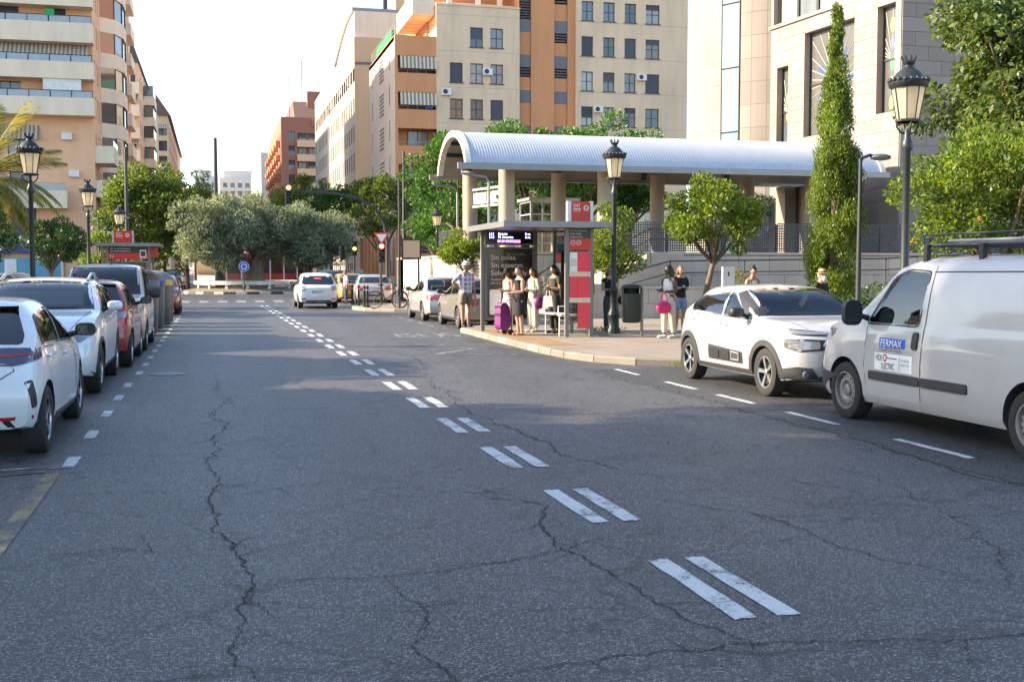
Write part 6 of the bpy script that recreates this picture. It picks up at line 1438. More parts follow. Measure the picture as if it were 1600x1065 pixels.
M['paint_white'] = paint('paint_white', (.37,.38,.395), 0., .3, .1); M['paint_white2'] = paint('paint_white2', (.66,.68,.71), 0., .3, .04); M['paint_pearl'] = paint('paint_pearl', (.68,.70,.73), .1, .3, .05)
M['paint_van'] = paint('paint_van', (.42,.42,.42), 0., .42, .24); M['paint_red'] = paint('paint_red', (.24,.004,.008), .1, .3, .02); M['paint_silver'] = paint('paint_silver', (.46,.45,.43), .5, .35, .1); M['paint_grey'] = paint('paint_grey', (.34,.33,.31), .5, .35, .08); M['paint_dark'] = paint('paint_dark', (.02,.022,.03), .3, .25, .03); M['paint_taxi'] = paint('paint_taxi', (.36,.20,.03), .2, .35, .05); M['paint_beige'] = paint('paint_beige', (.27,.25,.22), .5, .35, .08)
# helper panels shared by many cars
def lights_front(A, yi, yo, z0, z1, xb=.55, m='lamp_lens', slant=.06):
    L = A['L']/2; A['panel']('headlight', rc([(L,yi,z0+slant),(L-.1,yo,z0),(L-xb,A['hw'],z0+.06+slant),(L-xb-.05,A['hw'],z1+.03),(L-.1,yo,z1),(L,yi,z1-.02)], .03), (1,.75,.15), .006, m, both=True, sub=2)
def lights_rear(A, yi, yo, z0, z1, xb=.35, m='red_lens'):
    L = -A['L']/2; A['panel']('taillight', rc([(L,yi,z0),(L+.05,yo,z0),(L+xb,A['hw'],z0+.03),(L+xb,A['hw'],z1),(L+.05,yo,z1),(L,yi,z1)], .03), (-1,.75,.1), .007, m, both=True, sub=2)
def front_kit(A, gz0, gz1, gw, low=.42, m='black_plastic', lz=.24):
    L = A['L']/2; A['panel']('grille', rc([(L,-gw,gz0+.03),(L,gw,gz0+.03),(L,gw+.05,gz1),(L,-gw-.05,gz1)], .03), (1,0,0), .005, 'black_plastic'); A['panel']('lower_grille', rc([(L,-A['hw']*.72,lz),(L,A['hw']*.72,lz),(L,A['hw']*.62,low),(L,-A['hw']*.62,low)], .03), (1,0,0), .005, m)
mk('tail_smoke', (.05,.06,.10), .12, coat=1.)
# 1 white hatchback, rear towards the camera (left row, nearest)
S1 = dict(L=4.05,W=1.80,H=1.44,wb=2.58,fo=.83,wr=.318,cab=(1.12,1.98,3.25,3.86),zf=.80,zc=1.00,zt=.98,sb=2.32,rear=[(3.22,-.02),(3.42,.2)],rim='five',mirrormat='black_plastic',archk=1.1,rprof=[(0,.2),(.3,.06),(.5,.0),(.62,.0),(.75,.06),(.9,.10),(1.1,.06),(2,.1)])
A = car('parked_car', 'white hatchback seen from behind, nearest in the left row', 'car', (-2.38,11.40+2.58+.83-2.025,0), R(90), S1, 'paint_white2', 'cars parked along the left kerb')
Lh = -A['L']/2
A['panel']('taillight', rc([(Lh,.36,.86),(Lh,.80,.84),(Lh+.42,.9,.90),(Lh+.42,.9,.985),(Lh,.80,.995),(Lh,.36,.98)], .03), (-1,.8,.0), .007, 'tail_smoke', both=True); A['panel']('taillight_glow', rc([(Lh,.42,.925),(Lh,.78,.915),(Lh+.2,.9,.935),(Lh+.2,.9,.95),(Lh,.78,.935),(Lh,.42,.945)], .03), (-1,.8,0), .011, 'red_lens', both=True)
A['panel']('rear_diffuser', rc([(Lh,-.72,.22),(Lh,.72,.22),(Lh,.60,.40),(Lh,-.60,.40)], .03), (-1,0,0), .006, 'black_plastic'); A['panel']('reflector', [(Lh,.48,.37),(Lh,.86,.37),(Lh,.86,.405),(Lh,.48,.40)], (-1,.3,0), .009, 'red_lens', both=True, sub=1)
A['panel']('bumper_vent', rc([(Lh+.10,.9,.46),(Lh+.20,.9,.48),(Lh+.14,.9,.72),(Lh+.03,.9,.70)], .03), (-.6,1,0), .005, 'black_plastic', both=True, sub=2)
A['panel']('door_strip', A['side']([(1.6,.27),(2.98,.27),(2.98,.33),(1.6,.30)]), (0,1,0), .01, 'dark_plastic', both=True, sub=2); plate(A, False, .62, '0821 MKD'); A['seam']([(Lh,.60,1.0),(Lh,.66,.8),(Lh,.5,.7),(Lh,0,.68)], (-1,0,0), .01)
# 2 white SUV facing the camera
S2 = dict(L=4.38,W=1.81,H=1.58,wb=2.65,fo=.90,wr=.345,cab=(1.28,2.15,3.55,4.22),zf=.93,zc=1.13,zt=1.08,sb=2.55,rear=[(3.45,-.03),(3.72,.2)],cladding=.05,gc=.24,rim='five',archk=1.10,tum=.17)
A = car('parked_car', 'white sport utility car facing the camera with a sunshade in its windscreen', 'car', (-2.40,16.80-.90+2.19,0), R(-90), S2, 'paint_pearl', 'cars parked along the left kerb')
lights_front(A, .42, .74, .74, .88, .50); front_kit(A, .58, .80, .42, .40); plate(A, True, .52, '4413 KLM'); A['panel']('bumper_cladding', rc([(A['L']/2,-.85,.22),(A['L']/2,.85,.22),(A['L']/2,.82,.34),(A['L']/2,-.82,.34)], .03), (1,0,0), .008, 'dark_plastic')
A['panel']('badge', [(A['L']/2,.1*math.cos(a),.70+.055*math.sin(a)) for a in np.linspace(0,6.2,14)], (1,0,0), .012, 'chrome', sub=0)
q = MB(); q.box((A['X'](1.85),0,1.27), (.03,1.15,.30), rot=Matrix.Rotation(R(-50), 3, 'Y')); q.build('sunshade', 'light_metal', A['t'])
for sd in (1, -1):
    q = MB(); q.path([(A['X'](s), sd*.60, A['top'](s)+(.05 if 2.3 < s < 3.6 else .0)) for s in (2.15,2.3,2.7,3.1,3.6,3.72)], .022, 7); q.build('roof_rail', 'light_metal', A['t'])
# 3 red hatchback, rear to camera
S3 = dict(L=4.06,W=1.73,H=1.52,wb=2.59,fo=.82,wr=.32,cab=(1.12,1.9,3.35,3.92),zf=.88,zc=1.06,zt=1.02,sb=2.3,rear=[(3.3,-.02),(3.5,.2)],rim='seven',mirrormat='black_plastic')
A = car('parked_car', 'red hatchback seen from behind between the white and silver cars', 'car', (-2.24,21.15+2.59+.82-2.03,0), R(90), S3, 'paint_red', 'cars parked along the left kerb'); lights_rear(A, .62, .80, .74, 1.02, .30); Lh = -A['L']/2
A['panel']('taillight_clear', [(Lh,.64,.88),(Lh,.80,.88),(Lh+.22,.9,.90),(Lh+.22,.9,.98),(Lh,.80,.98),(Lh,.64,.98)], (-1,.75,.1), .011, 'lamp_lens', both=True, sub=2); A['panel']('reflector', [(Lh,.55,.36),(Lh,.78,.36),(Lh,.78,.42),(Lh,.55,.42)], (-1,.3,0), .009, 'red_lens', both=True, sub=1); plate(A, False, .75, '2239 HTW')
# 4 silver people carrier facing the camera
S4 = dict(L=4.40,W=1.81,H=1.82,wb=2.72,fo=.88,wr=.32,cab=(.98,1.85,3.9,4.32),zf=.98,zc=1.16,zt=1.05,sb=2.25,rear=[(4.0,-.0),(4.12,.2)],tum=.13,rim='cap',mirror=(.10,.12,.115),mirrormat='dark_plastic')
A = car('parked_van', 'silver people carrier facing the camera, tallest in the left row', 'van', (-2.25,25.25-.88+2.2,0), R(-90), S4, 'paint_silver', 'cars parked along the left kerb'); lights_front(A, .50, .74, .76, .94, .45); front_kit(A, .60, .82, .45, .42); plate(A, True, .5, '7702 FGB'); q = MB(); q.path([(A['X'](2.2),.1,1.82),(A['X'](2.35),.1,2.05)], [.012,.005], 6); q.ball((A['X'](2.2),.1,1.825), (.03,.03,.02), 8, 5); q.build('aerial', 'black_plastic', A['t'])
# 5 distant small red car
S5 = dict(L=3.7,W=1.66,H=1.48,wb=2.35,fo=.75,wr=.29,cab=(1.0,1.7,3.1,3.55),zf=.84,zc=1.02,zt=.95,sb=2.1,detail=False,rim='cap')
A = car('parked_car', 'small red car facing the camera beyond the recycling containers', 'car', (-2.05,46.4,0), R(-90), S5, 'paint_red', 'cars parked along the left kerb'); lights_front(A, .45, .7, .66, .82); front_kit(A, .45, .62, .42, .40)
# 6 white hatchback facing the camera on the right
S6 = dict(frit=.07,L=4.0,W=1.75,H=1.48,wb=2.54,fo=.84,wr=.325,cab=(1.08,1.86,3.10,3.80),zf=.96,zc=1.06,zt=1.00,sb=2.22,rear=[(3.06,-.02),(3.32,.22)],cladding=.075,gc=.22,rim='five',mirrormat='black_plastic',archk=1.10,tum=.15,fcurve=.30,fprof=[(0,.14),(.25,.05),(.42,0),(.62,0),(.8,.02),(.93,.10),(1.3,.3)])
A = car('parked_car', 'white hatchback with black wheel arches facing the camera on the right', 'car', (7.96,14.02-.84+2.0,0), R(-90), S6, 'paint_white', 'cars parked along the right kerb'); Lf = A['L']/2
A['panel']('daytime_light', rc([(Lf,.26,.865),(Lf-.1,.74,.87),(Lf-.4,.88,.90),(Lf-.4,.88,.935),(Lf-.1,.74,.925),(Lf,.26,.89)], .03), (1,.7,.15), .007, 'lamp_lens', both=True)
A['panel']('headlight', rc([(Lf,.42,.66),(Lf-.05,.78,.635),(Lf-.25,.88,.68),(Lf-.25,.88,.79),(Lf-.05,.78,.80),(Lf,.40,.79)], .03), (1,.6,0), .006, 'black_plastic', both=True); A['panel']('headlight_lens', rc([(Lf,.50,.675),(Lf-.05,.76,.66),(Lf-.18,.86,.69),(Lf-.18,.86,.77),(Lf-.05,.76,.775),(Lf,.50,.77)], .03), (1,.6,0), .010, 'lamp_lens', both=True)
A['panel']('grille_band', rc([(Lf,-.40,.83),(Lf,.40,.83),(Lf,.46,.875),(Lf,-.46,.875)], .03), (1,0,0), .006, 'black_plastic'); A['seam']([(Lf,.0,.845),(Lf,.35,.835),(Lf,.42,.72),(Lf,.36,.66)], (1,0,0), .022, 'chrome_strip', 'chrome', True, .010)
A['panel']('grille', rc([(Lf,-.32,.46),(Lf,.32,.46),(Lf,.38,.60),(Lf,.30,.70),(Lf,-.30,.70),(Lf,-.38,.60)], .03), (1,0,0), .006, 'black_plastic'); A['panel']('bumper_cladding', [(Lf,-.60,.23),(Lf,.60,.23),(Lf,.58,.33),(Lf,-.58,.33)], (1,0,0), .009, 'dark_plastic'); A['panel']('bumper_corner', [(Lf,.58,.235),(Lf-.12,.80,.235),(Lf-.42,.875,.235),(Lf-.42,.875,.40),(Lf-.12,.80,.445),(Lf,.66,.43),(Lf,.58,.33)], (1,1.1,0), .010, 'dark_plastic', both=True); A['panel']('front_band', [(Lf,.44,.84),(Lf-.1,.74,.85),(Lf-.4,.875,.875),(Lf-.4,.875,.935),(Lf-.1,.74,.93),(Lf,.44,.90)], (1,.8,.1), .005, 'black_plastic', both=True); plate(A, True, .40, '5190 LVF')
for sd in (1, -1): p = A['hit']((Lf,sd*.66,.345), (1,.3*sd,0), .012); q = MB(); q.ball((0,0,0), (.02,.05,.05), 12, 8); q.build('fog_light', 'lamp_lens', A['t'], p)
bp = [(1.46,.39),(2.58,.39),(2.58,.60),(1.46,.55)]; A['panel']('side_bump', rc(A['side'](bp), .03), (0,1,0), .014, 'dark_plastic', both=True)
for k in range(3): A['panel']('bump_cushion', rc(A['side']([(1.50+k*.35,.415),(1.82+k*.35,.415),(1.82+k*.35,.565),(1.50+k*.35,.545)]), .05), (0,1,0), .026, 'black_plastic' if k else 'dark_plastic', both=True, sub=1)
for sd in (1, -1): A['seam']([(p[0], sd*A['hw'], p[2]) for p in A['side']([(1.54,.435),(1.78,.435),(1.78,.54),(1.54,.53),(1.54,.435)])], (0,sd,0), .018, 'bump_frame', 'light_metal', False, .03)
A['panel']('black_pillar', [(A['X'](1.12),.735,1.085),(A['X'](1.46),.80,1.02),(A['X'](1.74),.74,1.19),(A['X'](2.02),.66,1.345),(A['X'](1.88),.63,1.405),(A['X'](1.5),.68,1.26)], (.35,1,.45), .006, 'black_plastic', both=True, sub=2); A['panel']('badge', [(Lf,.05*math.cos(a),.855+.05*math.sin(a)) for a in np.linspace(0,6.2,12)], (1,0,0), .012, 'chrome', sub=0)
A['panel']('taillight', [(-Lf,.62,.86),(-Lf+.3,.88,.86),(-Lf+.3,.88,.98),(-Lf,.62,.98)], (-1,.9,0), .008, 'red_lens', both=True, sub=2)
q = MB(); q.lathe([(.07,0),(.07,.004),(0,.004)], 14, (A['X'](1.42),.25,1.12), axis='x'); q.build('windscreen_sticker', 'sign_blue', A['t'])
# 7 white panel van, left side to the camera
S7 = dict(L=4.74,W=1.83,H=1.85,wb=3.1,fo=.92,wr=.325,cab=(.95,1.72,4.5,4.70),zf=1.03,zc=1.20,zt=1.2,van=True,cutrear=2.3,sb=2.40,rdoor=False,tum=.13,rim='steel',gc=.21,archk=1.16,sill=False,handles=False,mirror=(.09,.11,.14),mirrormat='black_plastic',rearglass=False,rcurve=.10,
 top=[(0,.82),(.05,.93),(.2,1.03),(.55,1.13),(.95,1.21),(1.35,1.56),(1.72,1.77),(2.1,1.835),(3.0,1.855),(4.2,1.845),(4.6,1.80),(4.70,1.66),(4.74,1.3)], belt=[(0,.78),(.3,.95),(.95,1.08),(2,1.12),(4.4,1.13),(4.74,1.1)],
 plan=[(0,.70),(.12,.79),(.4,.87),(.92,.905),(2,.915),(4,.915),(4.6,.90),(4.74,.87)], wins=[[(1.33,1.12),(2.28,1.12),(2.33,1.66),(1.92,1.68),(1.68,1.59)]])
A = car('delivery_van', 'dusty white panel van with roof rack and door lettering at the right edge', 'van', (7.83,11.70+.92-2.37,0), R(90), S7, 'paint_van', 'cars parked along the right kerb'); hit, X = A['hit'], A['X']
zt_ = .62
for a, b in ((1.45,2.375),(2.41,3.15)): A['panel']('rub_strip', rc(A['side']([(a,.505),(b,.505),(b,.60),(a,.60)]), .03), (0,1,0), .018, 'dark_plastic', both=True, sub=2)
A['panel']('door_handle', rc(A['side']([(2.24,.87),(2.33,.87),(2.33,1.05),(2.24,1.05)]), .04), (0,1,0), .022, 'black_plastic', both=True, sub=1)
A['seam'](A['side']([(2.40,1.78),(2.40,1.10),(2.38,.34)]), (0,1,0), .013); A['seam'](A['side']([(2.38,1.70),(4.3,1.71)]), (0,1,.2), .014); A['seam'](A['side']([(3.55,.55),(3.5,1.1),(3.5,1.68)]), (0,-1,0), .012, both=False)
A['panel']('sign_plate', A['side']([(1.64,.865),(2.11,.865),(2.11,.965),(1.64,.965)]), (0,1,0), .006, 'sign_blue', sub=2); A['panel']('sticker', A['side']([(1.56,.62),(2.25,.62),(2.25,.80),(1.56,.80)]), (0,1,0), .005, 'poster_pale', sub=2)
def vtext(s, size, s0, z, m, sx=1., off=.010):
    o = text('door_lettering', s, size, A['t'], (0,0,0), (0,0,0), m, 0., sx=1.); me = o.data
    for v in me.vertices: x, y = v.co.x*sx, v.co.y; p = hit((X(s0)-x, A['hw'], z+y), (0,1,0), off); v.co = p
    me.update()
vtext('FERMAX', .105, 1.66, .878, 'sign_white', 1.02); vtext('CONNECTIVITY FOR ALL', .048, 1.645, .822, 'sign_dark', .78, .007); vtext('VIDE', .095, 1.585, .722, 'sign_dark', .66); vtext('ELECTRIC', .095, 1.70, .638, 'sign_dark', .60); vtext('963 420 136', .034, 2.065, .735, 'sign_dark', .85); vtext('619 017 216', .034, 2.065, .69, 'sign_dark', .85)
A['seam'](A['side']([(1.80,.757),(1.99,.757)]), (0,1,0), .010, 'sticker_line', 'sign_dark', False, .01); A['seam'](A['side']([(2.035,.64),(2.035,.785)]), (0,1,0), .006, 'sticker_line', 'sign_dark', False, .01)
pts = [(1.765+.028*math.cos(a), .757+.034*math.sin(a)) for a in np.linspace(0, 6.2832, 17)]; A['seam'](A['side'](pts), (0,1,0), .013, 'sticker_ring', 'sign_red', False, .011)
lights_front(A, .50, .70, .82, 1.0, .55); front_kit(A, .60, .80, .45, .45, 'dark_plastic'); A['panel']('front_bumper', rc([(2.37,-.8,.24),(2.37,.8,.24),(2.1,.9,.5),(2.37,.75,.58),(2.37,-.75,.58),(2.1,-.9,.5)], .03), (1,0,0), .010, 'dark_plastic')
q = MB()
for y in (-.5,-.17,.17,.5): q.path([(X(2.0),y,1.95),(X(4.3),y,1.95)], .012, 6)
for s_ in (2.05,2.6,3.3,4.2): q.path([(X(s_),-.62,1.935),(X(s_),.62,1.935)], .016, 6)
for y in (-.62,.62): q.path([(X(1.95),y,2.05),(X(2.0),y,1.94),(X(4.3),y,1.94)], .016, 6); q.path([(X(1.95),y,2.05),(X(4.3),y,2.05)], .012, 6)
q.build('roof_rack', 'dark_metal', A['t'])
for s_ in (2.1,3.0,4.1):
    for y in (-.66,.66): q = MB(); q.bb(X(s_)-.03,X(s_)+.03,y-.025,y+.025,1.72,1.95); q.build('rack_foot', 'black_plastic', A['t'])
for k, y in enumerate((-.4,-.05,.35)): q = MB(); q.path([(X(2.02),y,1.99),(X(4.3),y,1.99)], .018, 8); q.build('rack_pole', 'grey_metal', A['t'])
# others, farther away
def far(name, lab, cat, loc, rz, col, kind, group=None, rim='cap', **kw):
    B_ = dict(hatch=dict(L=4.0,W=1.74,H=1.5,wb=2.55,fo=.8,wr=.31,cab=(1.1,1.9,3.2,3.82),zf=.85,zc=1.03,zt=.98,sb=2.28), sedan=dict(L=4.5,W=1.75,H=1.43,wb=2.63,fo=.9,wr=.31,cab=(1.35,2.2,3.15,3.85),zf=.80,zc=.98,zt=.99,tail='sedan',sb=2.5,rear=[(3.1,-.03),(3.45,.2)]), suv=dict(L=4.5,W=1.85,H=1.64,wb=2.7,fo=.9,wr=.35,cab=(1.3,2.2,3.6,4.25),zf=.98,zc=1.15,zt=1.08,sb=2.6,gc=.23))[kind]
    S = dict(B_); S.update(dict(detail=False, rim=rim)); S.update(kw); return car(name, lab, cat, loc, rz, S, col, group)
A = far('car', 'white hatchback driving away towards the roundabout with brake light on', 'car', (4.35,51.9,0), R(90), 'paint_white2', 'hatch', W=1.73, H=1.54, zt=1.0); Lh = -A['L']/2; A['panel']('rear_window', rc([(Lh,-.62,1.05),(Lh,.62,1.05),(Lh,.52,1.40),(Lh,-.52,1.40)], .03), (-1,0,.1), .008, 'dark_glass'); lights_rear(A, .62, .8, .78, .97, .25, 'lamp_lens'); A['panel']('brake_light', [(Lh,-.14,1.43),(Lh,.14,1.43),(Lh,.14,1.46),(Lh,-.14,1.46)], (-1,0,.3), .012, 'red_lit', sub=1); plate(A, False, .72); A['panel']('rear_diffuser', [(Lh,-.6,.26),(Lh,.6,.26),(Lh,.5,.36),(Lh,-.5,.36)], (-1,0,0), .008, 'black_plastic'); A['panel']('reflector', [(Lh,.55,.38),(Lh,.75,.38),(Lh,.75,.44),(Lh,.55,.44)], (-1,.2,0), .009, 'red_lens', both=True, sub=1)
A = far('car', 'silver hatchback waiting behind the bollards', 'car', (7.25,54.6,0), R(86), 'paint_silver', 'hatch', H=1.46); Lh = -A['L']/2; lights_rear(A, .55, .8, .72, .92, .35); plate(A, False, .62, '3348 CXP'); A['panel']('bumper_strip', [(Lh,-.8,.46),(Lh,.8,.46),(Lh,.8,.54),(Lh,-.8,.54)], (-1,0,0), .012, 'dark_plastic')
A = far('car', 'mustard yellow and black taxi ahead of the silver hatchback', 'taxi', (6.7,60.2,0), R(97), 'paint_taxi', 'sedan', H=1.48); lights_rear(A, .5, .8, .75, .95)
A = far('car', 'dark sport utility car with brake lights on turning at the roundabout', 'car', (7.3,71.5,0), R(68), 'paint_dark', 'suv'); lights_rear(A, .4, .84, .88, 1.0, .2, 'red_lit'); A['panel']('brake_light', [(-A['L']/2,-.2,1.52),(-A['L']/2,.2,1.52),(-A['L']/2,.2,1.56),(-A['L']/2,-.2,1.56)], (-1,0,.3), .012, 'red_lit', sub=1)
A = far('parked_car', 'silver saloon parked next to the bicycles, rear towards the camera', 'car', (7.45,38.6,0), R(90), 'paint_silver', 'sedan', 'cars parked along the right kerb', rim='cap', detail=True); lights_rear(A, .42, .78, .70, .88, .30); plate(A, False, .62, '0155 BRH')
A = far('parked_car', 'grey beige saloon parked beside the man in the white hat', 'car', (7.58,33.55,0), R(90), 'paint_beige', 'sedan', 'cars parked along the right kerb', rim='cap', detail=True); lights_rear(A, .5, .8, .68, .86, .32); plate(A, False, .62, '6624 CJV')
A = far('parked_car', 'white car parked under the left trees facing the camera', 'car', (-7.0,108,0), R(-92), 'paint_white', 'hatch'); lights_front(A, .4, .7, .66, .82); front_kit(A, .5, .68, .4)
A = far('parked_car', 'pale van roof showing behind the white car under the left trees', 'van', (-7.6,126,0), R(-92), 'paint_silver', 'suv', H=1.8)
A = far('car', 'dark car with headlights approaching left of the roundabout', 'car', (-3.2,97.5,0), R(-97), 'paint_dark', 'suv'); lights_front(A, .45, .75, .72, .86); front_kit(A, .55, .75, .4); plate(A, True, .5, '2981 DNS')
A = far('parked_car', 'grey car roof showing at the left edge behind the parked row', 'car', (-6.9,44.,.13), R(-75), 'paint_grey', 'sedan')
# ------------------------------------------------------------------ people
mk('hair_grey', (.30,.28,.26), .5); mk('cloth_black', (.012,.012,.014), .85); mk('cloth_white', (.68,.67,.66), .85); mk('cloth_beige', (.50,.43,.34), .9); mk('cloth_olive', (.055,.05,.032), .9); mk('cloth_denim', (.22,.32,.46), .9, var=.15, vsc=9); mk('cloth_jeans', (.05,.065,.10), .9); mk('cloth_khaki', (.17,.145,.11), .9); mk('cloth_cream', (.58,.53,.44), .9)
mk('purple', (.15,.010,.14), .6, var=.1); mk('pink', (.62,.02,.14), .5); mk('straw', (.52,.36,.16), .9); mk('paper_bag', (.62,.62,.60), .9); mk('shoe_white', (.65,.64,.62), .7); mk('shoe_dark', (.02,.02,.022), .7); mk('lips', (.30,.08,.07), .5)
def _check():
    m, t, b, o = base_mat('cloth_check'); co = nd(t, 'ShaderNodeTexCoord').outputs['Object']
    br = nd(t, 'ShaderNodeTexBrick'); br.offset = 0; br.inputs['Scale'].default_value = 1; br.inputs['Brick Width'].default_value = .12; br.inputs['Row Height'].default_value = .12; br.inputs['Mortar Size'].default_value = .022
    br.inputs['Color1'].default_value = (.22,.19,.36,1); br.inputs['Color2'].default_value = (.36,.32,.48,1); br.inputs['Mortar'].default_value = (.66,.64,.66,1)
    mp = nd(t, 'ShaderNodeMapping'); mp.inputs['Rotation'].default_value = (R(90), 0, 0); t.links.new(co, mp.inputs[0]); t.links.new(mp.outputs[0], br.inputs[0]); t.links.new(br.outputs[0], b.inputs[0]); b.inputs['Roughness'].default_value = .9; return m
M['cloth_check'] = _check()
def skinmesh(name, N, E, m, sub=2):
    ks = list(N); me = bpy.data.meshes.new(name); me.from_pydata([N[k][0] for k in ks], [(ks.index(a), ks.index(b)) for a, b in E], [])
    o = bpy.data.objects.new(name, me); md = o.modifiers.new('s', 'SKIN'); md.use_smooth_shade = True
    lay = me.skin_vertices[0] if len(me.skin_vertices) else None
    if lay is None:
        bm = bmesh.new(); bm.from_mesh(me); bm.verts.layers.skin.verify(); bm.to_mesh(me); bm.free(); lay = me.skin_vertices[0]
    for i, k in enumerate(ks):
        r = N[k][1]; lay.data[i].radius = r if isinstance(r, tuple) else (r, r); lay.data[i].use_root = (i == 0)
    sb = o.modifiers.new('d', 'SUBSURF'); sb.levels = sub; sb.render_levels = sub
    out = evalmesh(o, name); out.materials.clear(); out.materials.append(M[m]); return out
def person(lab, loc, rz, h, skin, hair, arms, topc, botc, shoes, hairlen=0., head_yaw=0., head_pitch=0., sleeve=.45, bottom='long', lean=0., build=1., stance=.0, extra=None, group=None, hat=None, glasses=False, bare_shoulder=False, top_loose=.016, bun=False):
    t = thing('person', lab, 'person', loc, rz, group); k = h/1.70; t.scale = (k, k, k); b = build
    V3 = lambda x, y, z: (x, y-lean*max(0, z-.9), z)
    J = dict(pel=(V3(0,0,.95), (.135*b,.105*b)), wst=(V3(0,0,1.07), (.118*b,.088*b)), chs=(V3(0,.005,1.25), (.142*b,.10*b)), nkb=(V3(0,.01,1.40), (.085,.075)), nck=(V3(0,-.005,1.50), (.05,.052)), hd0=(V3(0,-.02,1.56), (.055,.06)))
    Es = [('pel','wst'), ('wst','chs'), ('chs','nkb'), ('nkb','nck'), ('nck','hd0')]
    for s, nm in ((-1, 'r'), (1, 'l')):
        el, wr_ = arms[0 if s < 0 else 1]; sh = V3(s*.165*b, .01, 1.375); J['sh'+nm] = (sh, .06*b); e = V3(*el); w_ = V3(*wr_); J['ua'+nm] = (tuple((a*.5+c*.5) for a, c in zip(sh, e)), .05*b); J['el'+nm] = (e, .04*b); J['fa'+nm] = (tuple(a*.55+c*.45 for a, c in zip(e, w_)), .038*b); J['wr'+nm] = (w_, (.026,.022))
        Es += [('nkb','sh'+nm), ('sh'+nm,'ua'+nm), ('ua'+nm,'el'+nm), ('el'+nm,'fa'+nm), ('fa'+nm,'wr'+nm)]
        st = s*stance; J['hp'+nm] = ((s*.088*b, st*.02, .88), .092*b); J['th'+nm] = ((s*.092*b, st*.1, .68), .08*b); J['kn'+nm] = ((s*.093*b, st*.2-.01, .49), .056*b); J['cf'+nm] = ((s*.094, st*.28+.015, .34), .054*b); J['an'+nm] = ((s*.097, st*.4+.025, .09), .036); J['he'+nm] = ((s*.097, st*.4+.035, .04), .034); J['to'+nm] = ((s*.112, st*.4-.15, .028), (.034,.024))
        Es += [('pel','hp'+nm), ('hp'+nm,'th'+nm), ('th'+nm,'kn'+nm), ('kn'+nm,'cf'+nm), ('cf'+nm,'an'+nm), ('an'+nm,'he'+nm), ('he'+nm,'to'+nm)]
    body = skinmesh('body', J, Es, skin)
    # head, hands appended to the same mesh
    q = MB(); hc = Vector(V3(0,-.02,1.60)); Rm = Matrix.Rotation(head_yaw, 3, 'Z') @ Matrix.Rotation(head_pitch, 3, 'X')
    hq = MB(); hq.ball((0,0,0), (.074,.092,.112), 16, 12); hq.v = [(x*(1-.22*max(0,-z/.112)), y*(1-.12*max(0,-z/.112))-.012*max(0,-z/.112), z) for x, y, z in hq.v]
    hq.ball((0,-.094,-.015), (.013,.02,.024), 8, 6)
    for s in (-1, 1): hq.ball((s*.076,.012,-.008), (.012,.02,.03), 8, 6)
    def put(mb, m, nme, parent=t, sm=60):
        mb.v = [tuple(hc + Rm @ Vector(p)) for p in mb.v]; return mb.build(nme, m, parent, smooth=sm)
    q.add([tuple(hc + Rm @ Vector(p)) for p in hq.v], hq.f)
    for s, nm in ((-1, 'r'), (1, 'l')):
        w_ = Vector(J['wr'+nm][0]); e = Vector(J['el'+nm][0]); d = (w_-e).normalized(); sd = d.cross(Vector((0,0,1))); sd = sd.normalized() if sd.length > .1 else Vector((0,-1,0)); up = sd.cross(d)
        pc = w_+d*.045; base = len(q.v); mb = MB(); mb.ball((0,0,0), 1., 8, 6); q.add([tuple(pc + d*p[0]*.05 + sd*p[1]*.038 + up*p[2]*.016) for p in mb.v], mb.f)
        for i, fl in enumerate((.062,.072,.068,.052)):
            o_ = w_+d*.082+sd*(.027-.018*i); curl = -up*(1 if up.z > 0 else -1); q.path([o_, o_+d*fl*.5+curl*.010, o_+d*fl*.85+curl*.032], [.0088,.008,.006], 6)
        tb = w_+d*.03+sd*.036; q.path([tb, tb+d*.028+sd*.022, tb+d*.055+sd*.022-up*.008], [.011,.0095,.007], 6)
    hm = q.mesh('hd', skin, 60); bm = bmesh.new(); bm.from_mesh(body); bm.from_mesh(hm); bm.to_mesh(body); bm.free(); body.polygons.foreach_set('use_smooth', [True]*len(body.polygons)); link('body', body, t)
    for s in (-1, 1): mb = MB(); mb.ball((s*.030,-.083,.012), (.011,.008,.007), 8, 5); put(mb, 'plate_text', 'eye')
    mb = MB(); mb.ball((0,-.088,-.055), (.022,.006,.006), 8, 5); put(mb, 'lips', 'mouth')
    # hair
    hb = MB(); hb.ball((0,.012,.018), (.084,.099,.112), 18, 14); keep = [f for f in hb.f if sum(hb.v[i][1] for i in f)/len(f) > (-.028 if hairlen > .05 else .012) or sum(hb.v[i][2] for i in f)/len(f) > .078]
    keep = [f for f in keep if sum(hb.v[i][2] for i in f)/len(f) > -.065 or sum(hb.v[i][1] for i in f)/len(f) > .02]; hb.f = keep; hb.m = [0]*len(keep)
    if hairlen: hb.path([(0,.05,.05),(0,.085,-.06),(0,.088,-.06-hairlen*.5),(0,.07,-.06-hairlen)], [.07,.078,.07,.035], 12); hb.path([(-.07,.02,.02),(-.078,.03,-.08),(-.07,.04,-.08-hairlen*.55)], [.025,.034,.018], 8); hb.path([(.07,.02,.02),(.078,.03,-.08),(.07,.04,-.08-hairlen*.55)], [.025,.034,.018], 8)
    if bun: hb.ball((0,.06,.125), .042, 10, 8)
    put(hb, hair, 'hair')
    if glasses:
        mb = MB()
        for s in (-1, 1): mb.ball((s*.033,-.092,.012), (.028,.008,.019), 10, 6); mb.path([(s*.06,-.085,.015),(s*.079,.01,.01)], .004, 5)
        mb.path([(-.01,-.096,.014),(.01,-.096,.014)], .005, 5); put(mb, 'plate_text', 'sunglasses')
